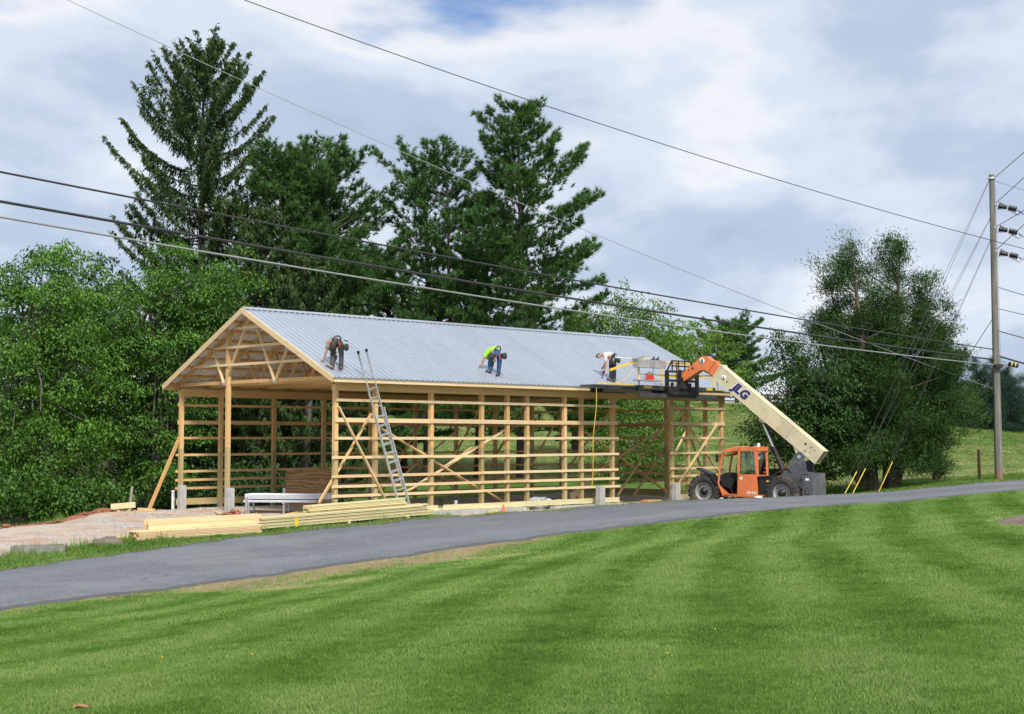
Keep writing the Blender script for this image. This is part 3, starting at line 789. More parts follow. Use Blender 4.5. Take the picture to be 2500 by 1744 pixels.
GRASS = True
sd_bed_f = lambda x, y: poly_sd(x, y, bed_poly)
def lawn_side(x, y):
    yl = np.interp(x, [p.x for p in near_edge], [p.y for p in near_edge])
    return y < yl + 2
def mow_phase(x, y):
    """bands left by the mower: long passes away from the house that swing parallel to the lane"""
    c = x - (y - 8) * 0.16 - np.maximum(y - 24, 0) ** 2 * 0.004 + (vnoise(x, y, 6, 13) - 0.5) * 0.5
    return np.sin(c * 2 * math.pi / 1.75 + 0.4)
if GRASS:
    X = []; Y = []; SC = []
    for y0, y1, dn, s in ((7.2, 12, 900, 0.85), (12, 19, 460, 1.1), (19, 30, 200, 1.5), (30, 52, 75, 2.1)):
        x, y = wedge(y0, y1, dn); X.append(x); Y.append(y); SC.append(np.full(len(x), s))
    x, y, s = map(np.concatenate, (X, Y, SC))
    sr = poly_sd(x, y, road_poly)
    k = lawn_side(x, y) & (sr < -0.02 - 0.10 * rng.random(len(x))) & (poly_sd(x, y, bed_poly) < -0.05)
    x, y, s, sr = x[k], y[k], s[k], sr[k]
    ph = mow_phase(x, y); n = len(x)
    dryp = np.clip(1 - np.hypot((x + 4.2) / 2.4, (y - 29.2) / 1.3), 0, 1) + np.clip(1 - np.hypot((x + 0.8) / 3.0, (y - 34.6) / 1.0), 0, 1) + 0.5 * np.clip(1 + sr / 0.8, 0, 1) * (vnoise(x, y, 1.2, 8) > 0.45) + 0.35 * np.clip(1.2 - np.abs(poly_sd(x, y, bed_poly)) / 0.5, 0, 1)
    edge = np.clip(1.15 + sr / 2.6, 0, 1) * np.clip((x + 8.0) / 1.5, 0, 1) * np.clip((1.5 - x) / 3.0, 0, 1) * np.clip((vnoise(x, y, 1.3, 8) - 0.22) * 4, 0, 1)
    dryp = dryp + edge * 0.9
    kk = rng.random(n) > np.clip(dryp * 0.75, 0, 0.8); x, y, s, sr, ph, dryp = x[kk], y[kk], s[kk], sr[kk], ph[kk], dryp[kk]; n = len(x)
    big = vnoise(x, y, 4.5, 11); mid = vnoise(x, y, 1.1, 12); sm = vnoise(x, y, 0.35, 14)
    tint = 0.44 + 0.115 * np.tanh(ph * 2.0) + (big - 0.5) * 0.24 + (mid - 0.5) * 0.24 + (sm - 0.5) * 0.24 + rng.normal(0, 0.09, n)  # the bands' light and dark sheen is painted into the tint, besides the lean
    tint = np.clip(np.minimum(tint, 0.66) + dryp * 0.36, 0, 1)
    lean = np.tanh(ph * 1.5) * 0.24
    rot = lean_rot(lean + rng.normal(0, 0.16, n), rng.normal(0, 0.18, n), rng.random(n) * 6.283)
    hs = (0.8 + 0.5 * sm) * (0.82 + 0.36 * rng.random(n)) 
    scl = np.c_[s, s, hs * (1 + 0.25 * (s - 1))]
    o = instancer('lawn_grass', np.c_[x, y, gz_arr(x, y)], rot, scl, tint, tuft('lawn_tuft', 15, 0.045, 0.022, 0.046, 0.0046, 0.7, M['lawn_blade'], 3))
    tag(o, 'mown green lawn grass in the foreground', 'grass', kind='stuff')
    # clover heads and dandelions
    x, y = wedge(7.5, 34, 1.1); k = lawn_side(x, y) & (poly_sd(x, y, road_poly) < -0.4) & (vnoise(x, y, 3.0, 51) > 0.48); x, y = x[k], y[k]; n = len(x)
    fm = MB(); fm.blob((0, 0, 0.055), 0.012, 2, (1, 1, 0.8), 6, 4, 0.1); fm.tube([(0, 0, 0), (0, 0, 0.05)], 0.002, 4)
    def flowers(nm, lab, xs, ys, mt, sc):
        src = bpy.data.objects.new(nm + '_head', fm.mesh(nm + '_head', mt)); k_ = len(xs)
        o = instancer(nm, np.c_[xs, ys, gz_arr(xs, ys)], np.zeros((k_, 3)), np.full((k_, 3), sc), np.zeros(k_), src); tag(o, lab, 'flowers', kind='stuff')
    x, y = wedge(7.5, 22, 0.045); k = lawn_side(x, y) & (poly_sd(x, y, road_poly) < -0.4); flowers('dandelion_flowers', 'small yellow dandelion heads dotted over the lawn', x[k], y[k], M['yellow'], 0.7)
    # verge beyond the lane: shorter lawn with tall weeds on its far border
    x = rng.uniform(-20, -2, 70000); y = rng.uniform(30, 48, 70000)
    yl = np.interp(x, [p.x for p in far_edge], [p.y for p in far_edge]); sr = poly_sd(x, y, road_poly); sg = poly_sd(x, y, gravel_poly) + (vnoise(x, y, 0.8, 21) - 0.5) * 0.6
    k = (y > yl - 1) & (sr < -0.03) & (sg < 0.12); x, y, sr, sg = x[k], y[k], sr[k], sg[k]
    x2 = rng.uniform(-6, 26, 60000); y2 = rng.uniform(44, 64, 60000)
    sr2 = poly_sd(x2, y2, road_poly); ru = (x2 - A.x) * BU.x + (y2 - A.y) * BU.y; rv = (x2 - A.x) * BV.x + (y2 - A.y) * BV.y
    yl2 = np.interp(x2, [p.x for p in far_edge], [p.y for p in far_edge]); sg2 = poly_sd(x2, y2, gravel_poly)
    strip_ = np.where(ru < 21.5, (sr2 > -0.5) & (rv < -0.5), True)
    k2 = (y2 > yl2 - 1) & (sr2 < -0.03) & strip_ & (sg2 < 0) & ~((ru < 22) & (rv > -0.3)); x2, y2, sr2, sg2 = x2[k2], y2[k2], sr2[k2], sg2[k2]
    x, y, sr, sg = np.r_[x, x2], np.r_[y, y2], np.r_[sr, sr2], np.r_[sg, sg2]; n = len(x)
    tall = np.exp(-(sg / 0.40) ** 2) * (rng.random(n) < 0.40)
    sm = vnoise(x, y, 0.5, 17); big = vnoise(x, y, 2.0, 18)
    tint = np.clip(0.40 + (big - 0.5) * 0.35 + rng.normal(0, 0.12, n) + 0.25 * np.clip(1 + sr / 0.7, 0, 1) + tall * 0.15, 0, 1)
    rot = np.c_[rng.normal(0, 0.2, n), rng.normal(0, 0.2, n), rng.random(n) * 6.28]
    scl = np.c_[np.full(n, 1.7), np.full(n, 1.7), (0.8 + 0.6 * sm) * (0.95 + tall * rng.uniform(0.6, 4.2, n))]
    o = instancer('verge_grass', np.c_[x, y, gz_arr(x, y)], rot, scl, tint, tuft('verge_tuft', 12, 0.06, 0.04, 0.085, 0.0065, 0.7, M['lawn_blade'], 4))
    tag(o, 'grass verge with taller weeds between the lane and the building site', 'grass', kind='stuff')
    # hay field
    x, y = wedge(58, 150, 8.0, 0.40, 2); rv = (x - A.x) * BV.x + (y - A.y) * BV.y; ru = (x - A.x) * BU.x + (y - A.y) * BU.y
    mw = np.interp(x, [-30, 5, 12, 20, 30, 60], [75, 72, 60, 61, 64, 80]) + (vnoise(x, y, 3, 3) - 0.5) * 1.6
    k = (y > mw) & ~((ru > -1) & (ru < 22) & (rv < 10.5)) & ((x > -9 - (y - 60) * 0.03)); x, y = x[k], y[k]; n = len(x)
    bg = vnoise(x, y * 2.2, 9, 23); md = vnoise(x, y, 2.2, 24)
    tint = np.clip(0.34 + (bg - 0.5) * 0.8 + (md - 0.5) * 0.3 + rng.normal(0, 0.12, n), 0, 1)
    ds = 0.8 + (y - 58) / 70
    scl = np.c_[ds * 2.3, ds * 2.3, (0.6 + 0.6 * md) * 0.9 * ds ** 0.5]
    rot = np.c_[rng.normal(0, 0.2, n), rng.normal(0, 0.2, n), rng.random(n) * 6.28]
    o = instancer('field_grass', np.c_[x, y, gz_arr(x, y)], rot, scl, tint, tuft('field_tuft', 12, 0.07, 0.04, 0.10, 0.006, 0.9, M['field_blade'], 5))
    tag(o, 'rough half-dry hay grass on the rising field behind the barn', 'grass', kind='stuff')

# ------------------------------------------------------------------ the timber barn
barn = thing('pole_barn', 'unfinished timber pole barn with open frame walls and corrugated metal roof', 'barn', tuple(A), TH)
PW = 0.14
near_u = [PW / 2, 1.70, 4.13, 6.49, 7.75, 8.75, 10.74, 11.66, 13.42, 17.06, 18.09, BL - PW / 2]
far_u = [PW / 2, 1.76, 4.16, 6.55, 8.95, 11.35, 13.7, 16.05, 18.4, BL - PW / 2]
SPL = [2.3, 2.25, 2.4, 2.35, 2.3, 2.45, 2.3, 2.4, 2.5, 2.35, 2.3, 2.4]
def post(u, v, z0, z1, split):
    o = board('post', B(u, v, z0), B(u, v, z1), PW, PW, M['treated_dull'], barn, BV, M['pine'], split - z0)
    m = MB()
    for s in (-1, 1):
        m.box((0.14, s * (PW / 2 + 0.004), 0), (0.5, 0.006, 0.13))
    c = m.build('bracket', M['galv'], o)
    return o
for i, u in enumerate(near_u): post(u, PW / 2, 0.02, 4.42, SPL[i])
for i, u in enumerate(far_u): post(u, BW - PW / 2, 0.02, 4.42, SPL[-i - 1] - 0.1)
o = board('post', B(0.022, 6.2, 0.02), B(0.022, 6.2, 6.3), PW, PW, M['treated_dull'], barn, BV, M['pine'], 2.35)
gable_v = []
for px in (1627, 1722, 1500):
    v, _ = on_u(px, 1069, BL - PW / 2); gable_v.append(v); post(BL - PW / 2, v, 0.02, 4.62, 2.4)

GZ_ = [(3.917, 0.09), (3.275, 0.14), (2.70, 0.09), (2.08, 0.09), (1.476, 0.09), (1.15, 0.09), (0.845, 0.09)]
rb = random.Random(5)
def girt_run(cuts, v, z, h, tilt=0.0):
    for a, b in zip(cuts[:-1], cuts[1:]):
        j = rb.uniform(-0.008, 0.008)
        board('girt', B(a + 0.004, v, z + j), B(b - 0.004, v, z + j + rb.uniform(-0.012, 0.012)), 0.038, h, M['pine_fresh'] if v < 0 else M['pine'], barn)
for k, (z, h) in enumerate(GZ_):
    s = -0.12 if k > 2 else 0.02 - 0.02 * k
    girt_run([s, 4.13, 8.75, 13.42 + 0.27 + rb.uniform(-0.05, 0.05)] if k % 2 else [s, 6.49, 10.74, 13.42 + 0.3 + rb.uniform(-0.06, 0.06)], -0.022, z, h)
    girt_run([17.06 - 0.16 + rb.uniform(-0.05, 0.05), BL + 0.06 + rb.uniform(-0.03, 0.05)], -0.022, z, h)
    girt_run([-0.10 if k > 2 else -0.03, 4.16, 8.95, 13.7, BL], BW + 0.022, z, h)
    vs = sorted([0.0, gable_v[1], BW]) if k % 2 else [0.0, gable_v[0], BW]
    for a, b in zip(vs[:-1], vs[1:]):
        board('girt', B(BL + 0.022, a + 0.004, z), B(BL + 0.022, b - 0.004, z + rb.uniform(-0.01, 0.01)), 0.038, h, M['pine'], barn)
# treated skirt boards at the foot of the walls
for a, b in ((-0.05, 2.5), (2.5, 8.6), (8.6, 13.72), (16.95, BL)):
    board('skirt_board', B(a + 0.003, -0.024, 0.325), B(b - 0.003, -0.024, 0.325), 0.038, 0.185, M['treated'], barn)
for a, b in ((-0.05, 6.5), (6.5, 13.7), (13.7, BL)):
    board('skirt_board', B(a + 0.003, BW + 0.024, 0.36), B(b - 0.003, BW + 0.024, 0.36), 0.038, 0.235, M['treated_dull'], barn)
board('skirt_board', B(BL + 0.024, 0.0, 0.34), B(BL + 0.024, BW, 0.34), 0.038, 0.235, M['treated_dull'], barn)
# doubled header beams on the post tops
for v in (-0.022, PW + 0.022, BW + 0.022, BW - PW - 0.022):
    for a, b in ((0.0, 6.5), (6.5, 13.0), (13.0, BL)):
        board('header', B(a + 0.003, v, 4.36), B(b - 0.003, v, 4.36), 0.04, 0.27, M['pine'], barn)
board('header', B(BL + 0.022, 0.1, 4.56), B(BL + 0.022, BW - 0.1, 4.56), 0.04, 0.19, M['pine'], barn)
# roof trusses
HB = 0.12
truss_u = [0.06] + [0.06 + k * 1.2687 for k in range(1, 16)] + [BL - 0.06]
def rafter_z(v): return zroof(v) - 0.115 - 0.07 / math.cos(math.atan(SL))
for tu in truss_u:
    board('bottom_chord', B(tu, -0.1, 4.64), B(tu, BW / 2, 4.66), 0.038, HB, M['pine'], barn)
    board('bottom_chord', B(tu, BW / 2 + 0.004, 4.66), B(tu, BW + 0.1, 4.64), 0.038, HB, M['pine'], barn)
    for s in (0, 1):
        e = -0.36 if s == 0 else BW + 0.36
        board('top_chord', B(tu, e, rafter_z(e)), B(tu, BW / 2 + (-0.01 if s == 0 else 0.01), rafter_z(BW / 2)), 0.038, HB, M['pine'], barn)
    for a, b in (((2.45, 0), (3.25, 1)), ((3.3, 1), (BW / 2 - 0.06, 0)), ((BW / 2 + 0.06, 0), (6.3, 1)), ((6.4, 1), (7.1, 0))):
        za = rafter_z(a[0]) if a[1] == 0 else 4.62; zb = rafter_z(b[0]) if b[1] == 0 else 4.62
        wu = tu - 0.098 if tu < 1 else tu + 0.036
        board('web', B(wu, a[0], za), B(wu, b[0], zb), 0.032, 0.10, M['pine_fresh'] if tu < 1 else M['pine'], barn, BU)  # front webs get the paler timber to paint in the light on them
    if tu < 1:
        for vv, z in ((3.28, 4.62), (6.35, 4.62), (2.5, rafter_z(2.5)), (7.0, rafter_z(7.0)), (BW / 2, rafter_z(BW / 2) - 0.06)):
            c = B(tu - 0.118, vv, z)
            pm = MB(); pm.box(c, (0.004, 0.22, 0.12), Matrix.Rotation(TH, 3, 'Z')); pm.build('truss_plate', M['galv'], barn, world=True)
# gable girts on the front truss
for z, a, b in ((5.255, 1.0, 8.35), (5.865, 2.55, 7.1), (6.51, 3.75, 5.75)):
    board('gable_girt', B(-0.155 + 0.088, a, z), B(-0.155 + 0.088, b, z + 0.01), 0.03, 0.09, M['pine_fresh'], barn)
# purlins, fascia and barge boards
cosr = math.cos(math.atan(SL)); nrm_n = Vector((0, -SL, 1)).normalized()
RU0, RU1 = -0.40, BL + 0.42
for s in (0, 1):
    for k in range(9):
        v = -0.30 + k * 0.60; v = min(v, BW / 2 - 0.12)
        if s: v = BW - v
        up = (BV * (-SL if s == 0 else SL) + ZU).normalized()
        z = zroof(v) - 0.072
        for a, b in ((RU0 + 0.03, 6.0), (6.0, 13.2), (13.2, RU1 - 0.03)):
            board('purlin', B(a + 0.002, v, z), B(b - 0.002, v, z), 0.089, 0.05, M['pine'], barn, up)
    e = -0.43 if s == 0 else BW + 0.43
    for a, b in ((RU0, 4.9), (4.9, 9.9), (9.9, 15.2), (15.2, RU1)):
        board('fascia', B(a + 0.002, e, zroof(e) - 0.125), B(b - 0.002, e, zroof(e) - 0.125), 0.038, 0.165, M['pine_fresh'], barn)
    for uu in (RU0 - 0.024, RU1 + 0.024):
        ee = -0.45 if s == 0 else BW + 0.45
        board('barge_board', B(uu, ee, zroof(ee) - 0.12), B(uu, BW / 2 + (-0.002 if s == 0 else 0.002), RIDGE - 0.12), 0.038, 0.185, M['pine_fresh'], barn, (BV * (-SL if s == 0 else SL) + ZU).normalized())
# ribbed sheet roofing: one object per sheet, shared mesh
NP = 23; PWD = (RU1 - RU0 + 0.05) / NP
def sheet_mesh():
    m = MB(); L = (BW / 2 + 0.50) / cosr
    prof = []
    step = PWD / 4
    for k in range(4):
        x0 = k * step
        prof += [(x0, 0.0), (x0 + step - 0.060, 0.0), (x0 + step - 0.050, 0.034), (x0 + step - 0.012, 0.034)]
    prof.append((PWD, 0.0))
    # minor stiffening: low mid swages
    n = len(prof)
    vs = [(x, 0, z) for x, z in prof] + [(x, L, z) for x, z in prof] + [(x, 0, z - 0.003) for x, z in prof] + [(x, L, z - 0.003) for x, z in prof]
    top = [(i, i + 1, n + i + 1, n + i) for i in range(n - 1)]
    bot = [(2 * n + i, 3 * n + i, 3 * n + i + 1, 2 * n + i + 1) for i in range(n - 1)]
    e0 = [(2 * n + i, 2 * n + i + 1, i + 1, i) for i in range(n - 1)] + [(n + i, n + i + 1, 3 * n + i + 1, 3 * n + i) for i in range(n - 1)]
    m.add(vs, top + e0); m.f += [[q for q in f] for f in bot]; m.mi += [1] * len(bot); m.smooth += [False] * len(bot)
    return m.mesh('roof_panel', [M['roof'], M['roof_under']]), L
sm_mesh, SHL = sheet_mesh()
for s in (0, 1):
    for k in range(NP):
        e = -0.50 if s == 0 else BW + 0.50
        o = bpy.data.objects.new('roof_panel', sm_mesh)
        x = BU if s == 0 else -BU
        y = ((BV if s == 0 else -BV) + ZU * SL).normalized(); z = x.cross(y)
        u0 = RU0 - 0.02 + k * PWD if s == 0 else RU0 - 0.02 + (k + 1) * PWD
        p = B(u0, e, zroof(e) - 0.028 + 0.0015 * (k % 2))
        link(o, barn, Matrix(((x.x, y.x, z.x, p.x), (x.y, y.y, z.y, p.y), (x.z, y.z, z.z, p.z), (0, 0, 0, 1))))
cap = MB()
for s in (-1, 1):
    cap.bar(B(RU0 - 0.03, BW / 2 + s * 0.09, RIDGE - 0.033), B(RU1 + 0.03, BW / 2 + s * 0.09, RIDGE - 0.033), 0.19, 0.006, (BV * (SL * s) + ZU).normalized())
cap.build('ridge_cap', M['roof'], barn, world=True)
dr = MB(); dr.bar(B(RU0, -0.452, zroof(-0.45) - 0.065), B(RU1, -0.452, zroof(-0.45) - 0.065), 0.006, 0.05)
dr.build('drip_edge', M['white_metal'], barn, world=True)

# temporary diagonal braces nailed into the frame (u, z pairs read on planes across the barn)
def brace(p1, p2, v1, v2=None, mat='pine', h=0.11, w=0.038):
    v2 = v1 if v2 is None else v2
    u1, z1 = on_v(*p1, v1); u2, z2 = on_v(*p2, v2)
    board('brace', B(u1, v1, z1), B(u2, v2, z2), w, h, M[mat], barn, BV if abs(v1 - v2) < 0.3 else ZU)
def z2p(x, y): return (780 + x * 0.33708, 740 + y * 0.33708)
def z3p(x, y): return (1240 + x * 0.31215, 780 + y * 0.31215)
brace(z2p(138, 750), z2p(478, 1425), -0.062, None, 'pine_fresh', 0.10)
brace(z2p(375, 800), z2p(128, 1225), 0.19, None, 'pine')
brace(z2p(118, 1240), z2p(-6, 1452), 0.26, -0.6, 'pine')
brace(z2p(440, 905), z2p(1155, 1345), 0.19, None, 'pine_fresh', 0.14)
brace(z2p(592, 1390), z2p(1352, 912), 0.24, None, 'pine_fresh', 0.13)
brace(z2p(700, 1055), z2p(1090, 1320), 0.29, None, 'pine', 0.10)
brace(z2p(690, 1340), z2p(1100, 1050), 0.34, None, 'pine_fresh', 0.14)
brace(z2p(1210, 1365), z2p(1335, 1440), 0.19, -0.0 + 0.3, 'pine')
for a, b in (((790, 770), (455, 1365)), ((1160, 775), (840, 1350)), ((1480, 780), (1205, 1215))):
    brace(z2p(*a), z2p(*b), BW - 0.20, None, 'pine', 0.12)
brace(z2p(990, 925), z2p(560, 1290), BW - 0.26, None, 'pine', 0.12)
brace(z2p(450, 960), z2p(1000, 1360), BW - 0.32, None, 'pine', 0.12)
brace(z3p(425, 720), z3p(175, 1150), BW - 0.20, None, 'pine', 0.12)
brace(z3p(805, 700), z3p(470, 1165), 6.0, None, 'pine', 0.11)
brace(z3p(1268, 740), z3p(860, 1375), 3.0, 1.6, 'treated_dull', 0.11)
brace(z3p(1270, 945), z3p(985, 1375), 3.4, 1.8, 'treated_dull', 0.10)
brace(z3p(1200, 860), z3p(640, 1225), 2.2, None, 'pine', 0.12)
brace(z3p(600, 880), z3p(1240, 1348), 2.6, None, 'pine', 0.12)
brace(z3p(1308, 670), z3p(1645, 1195), 0.19, None, 'pine_fresh', 0.11)
brace(z3p(1635, 822), z3p(1335, 1285), -0.062, None, 'pine_fresh', 0.10)
brace(z3p(1395, 870), z3p(1300, 1060), 4.0, None, 'pine_fresh', 0.10)
brace(z3p(1438, 940), z3p(1530, 1235), 2.2, None, 'pine_fresh', 0.09)
brace(z3p(1400, 720), z3p(1300, 850), 1.4, None, 'pine', 0.10)

# concrete curb under the long wall, cast guard posts at the door openings
cb = MB()
for a, b, t in ((2.6, 8.4, 0.22), (9.9, 13.6, 0.19), (16.9, BL + 0.1, 0.22)):
    cb.bar(B(a, -0.12, t / 2 - 0.06), B(b, -0.12, t / 2 - 0.06), 0.30, t + 0.12)
cb.bar(B(8.4, -0.14, 0.02), B(9.9, -0.14, 0.0), 0.30, 0.16); cb.bar(B(13.6, -0.14, 0.0), B(16.9, -0.14, 0.02), 0.30, 0.12)
tag(cb.build('curb', M['concrete'], None, True, B(2.6, -0.12, 0)), 'pale concrete curb along the foot of the open wall beside the lane', 'curb')
sl = MB(); sl.bar(B(-0.05, 8.1, 0.03), B(-0.05, 5.6, 0.03), 0.3, 0.22)
tag(sl.build('apron_slab', M['concrete'], None, True, B(-0.05, 7, 0)), 'sloping concrete apron between the two front guard posts', 'slab')
def guard(u, v, z0, z1, w, label, hang):
    m = MB(); p = B(u, v, 0); c = w / 2; b = 0.02
    oct_ = [(-c + b, -c), (c - b, -c), (c, -c + b), (c, c - b), (c - b, c), (-c + b, c), (-c, c - b), (-c, -c + b)]
    R = Matrix.Rotation(hang, 3, 'Z'); ax = R @ Vector((1, 0, 0)); ay = R @ Vector((0, 1, 0))
    m.prism(oct_, (0, 0, 0), ax, ay, (0, 0, z1 - z0 - 0.02))
    t = MB(); m.prism([(x * 0.95, y * 0.95) for x, y in oct_], (0, 0, z1 - z0 - 0.02), ax, ay, (0, 0, 0.02))
    o = m.build('guard_post', M['concrete'], None, False, Vector((p.x, p.y, z0)))
    tag(o, label, 'guard post', 'concrete guard posts at the door openings')
guard(-0.42, 8.45, -0.06, 1.0, 0.25, 'square concrete guard post at the far left corner post of the gable', TH)
guard(-0.42, 5.35, -0.06, 0.98, 0.25, 'square concrete guard post in front of the middle gable post', TH)
guard(12.15, -0.46, -0.05, 0.9, 0.27, 'square concrete guard post left of the side door opening', TH)
guard(16.66, -0.46, -0.05, 0.9, 0.27, 'square concrete guard post beside the front wheel of the orange machine', TH)

# ------------------------------------------------------------------ extension ladder
lu, lz = on_v(982, 1215, -0.98); lu2, lz2 = on_v(906, 929, -0.50)
Le = B(lu2, -0.50, lz2); _lm = B(lu, -0.98, lz)
Lb = _lm + (_lm - Le) * ((lz - gz(_lm.x, _lm.y) - 0.05) / (lz2 - lz))
lad = thing('extension_ladder', 'long aluminium extension ladder leaning on the eave beside the front corner', 'ladder', tuple(Lb))
d = (Le - Lb).normalized(); Lt = Lb + d * ((Le - Lb).length * 1.205)
side = (BU - d * BU.dot(d)).normalized(); nrm = d.cross(side)
def lpos(t, s, n=0.0): return Lb + d * t + side * s + nrm * n
TL = (Lt - Lb).length
for s in (-1, 1):
    m = MB(); m.bar(lpos(0, s * 0.215), lpos(TL * 0.66, s * 0.215), 0.03, 0.085, nrm); m.build('lower_rail', M['alu'], lad, True)
    m = MB(); m.bar(lpos(TL * 0.17, s * 0.175, 0.05), lpos(TL, s * 0.175, 0.05), 0.028, 0.075, nrm); r_ = m.build('upper_rail', M['alu'], lad, True)
    m = MB(); m.bar(lpos(TL - 0.01, s * 0.175, 0.05), lpos(TL + 0.09, s * 0.175, 0.05), 0.045, 0.09, nrm); m.build('rubber_end', M['plastic_black'], r_, True)
    m = MB(); m.box(lpos(0.02, s * 0.215), (0.08, 0.12, 0.05)); m.build('foot', M['plastic_black'], lad, True)
k = 0.3
while k < TL - 0.1:
    if k < TL * 0.65:
        m = MB(); m.cyl(lpos(k, -0.2), lpos(k, 0.2), 0.017, 8); m.build('rung', M['alu'], lad, True)
    if k > TL * 0.18:
        m = MB(); m.cyl(lpos(k + 0.04, -0.165, 0.05), lpos(k + 0.04, 0.165, 0.05), 0.017, 8); m.build('rung', M['alu'], lad, True)
    k += 0.305

# ------------------------------------------------------------------ stacks of timber
def lumber_stack(name, label, p0, p1, rows, cols, bw, bh, mat, base, group, jit=0.12, over=None):
    """rows from the ground up; each plank its own object"""
    root = thing(name, label, 'lumber stack', (p0.x, p0.y, base), 0, group)
    d = Vector((p1.x - p0.x, p1.y - p0.y, 0)); L = d.length; d.normalize(); n = Vector((-d.y, d.x, 0))
    zz0, zz1 = base, base + (p1.z - p0.z)
    r = random.Random(len(label))
    for i in range(rows):
        for j in range(cols):
            a = r.uniform(-jit, jit); b = r.uniform(-jit, jit)
            if r.random() < 0.08: b -= r.uniform(0.1, 0.5)
            off = n * (j * bw + bw / 2 + r.uniform(-0.022, 0.022) + (r.uniform(-0.02, 0.02) if i == rows - 1 else 0))
            z = i * bh + bh / 2
            q0 = Vector((p0.x, p0.y, zz0 + z)) + d * a + off; q1 = Vector((p0.x, p0.y, zz1 + z)) + d * (L + b) + off
            board('plank', q0, q1, bw - 0.008, bh - 0.009, mat, root)
    return root, d, n
def bearers(root, p0, p1, wid, z, d, n, mat, hh=0.09):
    for f in (0.15, 0.5, 0.85):
        q = Vector((p0.x, p0.y, 0)).lerp(Vector((p1.x, p1.y, 0)), f); zz = z + (p1.z - p0.z) * f - hh / 2
        board('bearer', Vector((q.x, q.y, zz)) - n * 0.05, Vector((q.x, q.y, zz)) + n * (wid + 0.05), 0.09, hh, mat, root)
g0, g1 = at_y(632, 1291, 41.3), at_y(1052, 1259, 45.2)
gb = gz(g0.x, g0.y) + 0.12; g1.z = g0.z + (gz(g1.x, g1.y) - gz(g0.x, g0.y))
st, dd_, nn_ = lumber_stack('lumber_stack', 'long stack of greenish treated lumber lying beside the lane', g0, g1, 8, 4, 0.14, 0.042, M['treated'], gb, 'lumber stacks by the lane')
bearers(st, g0, g1, 0.56, gb, dd_, nn_, M['treated'], 0.10)
gm = MB(); q = g0 + dd_ * 1.25 - nn_ * 0.012; gm.bar(Vector((q.x, q.y, gb + 0.02)), Vector((q.x, q.y, gb + 0.30)), 0.13, 0.016, dd_.cross(ZU)); gm.build('paper_tag', M['yellow'], st, True)
h0, h1 = g0 + dd_ * 1.85 + nn_ * 0.25, g0 + dd_ * 5.4 + nn_ * 0.25
h1.z = h0.z + (g1.z - g0.z) * 0.6
st2, d2_, n2_ = lumber_stack('lumber_stack', 'short stack of treated boards lying on top of the long treated stack', h0, h1, 5, 3, 0.14, 0.042, M['treated'], gb + 8 * 0.042 + 0.075, 'lumber stacks by the lane', 0.10)
hb = MB()
for f in (0.2, 0.8):
    q = h0.lerp(h1, f); hb.bar(Vector((q.x, q.y, gb + 8 * 0.042 + 0.03 + (h1.z - h0.z) * f)) - n2_ * 0.1, Vector((q.x, q.y, gb + 8 * 0.042 + 0.03 + (h1.z - h0.z) * f)) + n2_ * 0.45, 0.06, 0.085)
hb.build('bearer', M['treated_dull'], st2, True)
y0, y1 = at_y(336, 1322, 38.7), at_y(640, 1309, 40.9)
yb = gz(y0.x, y0.y) + 0.06; y1.z = y0.z + (gz(y1.x, y1.y) - gz(y0.x, y0.y)) * 0.8
st3, d3_, n3_ = lumber_stack('lumber_stack', 'low stack of fresh pale pine boards behind the weeds at the verge', y0, y1, 6, 5, 0.14, 0.042, M['pine_fresh'], yb, 'lumber stacks by the lane', 0.07)
bearers(st3, y0, y1, 0.7, yb, d3_, n3_, M['pine'], 0.07)
z0_, z1_ = y0 + d3_ * 0.45 + n3_ * 0.35, y1 + d3_ * 0.1 + n3_ * 0.35
lumber_stack('lumber_stack', 'pale pine planks set on edge on the low pine stack', z0_, z1_, 2, 7, 0.05, 0.14, M['pine_fresh'], yb + 6 * 0.042 + 0.003, 'lumber stacks by the lane', 0.06)
x0_ = at_y(293, 1325, 38.9); x1_ = x0_ + d3_ * 1.2
xb = gz(x0_.x, x0_.y) + 0.01; x1_.z = x0_.z
lumber_stack('lumber_stack', 'three short pine offcuts piled at the left end of the pale stack', x0_ + n3_ * 0.2, x1_ + n3_ * 0.2, 3, 2, 0.14, 0.055, M['pine_fresh'], xb, 'lumber stacks by the lane', 0.03)

# beam pile inside the barn at the side door
q0 = B(13.2, 1.6, 0); q1 = B(16.0, 3.4, 0)
for k in range(3):
    o = board('beam', B(13.1, 1.9 + k * 0.045, 0.34 + 0.02 * k), B(15.3, 3.0 + k * 0.045, 0.95 + 0.02 * k), 0.04, 0.24, M['pine_fresh'], None)
    tag(o, ['pale beam tilted inside the side door opening, the one nearest the lane', 'pale beam tilted inside the side door opening, in the middle of three', 'pale beam tilted inside the side door opening, the one farthest inside'][k], 'beam', 'tilted beams in the side door')
o = board('timber_block', B(14.9, 2.0, 0.1), B(14.9, 3.4, 0.12), 0.3, 0.5, M['pine'], None)
tag(o, 'timber block propping up the tilted beams inside the barn', 'block')

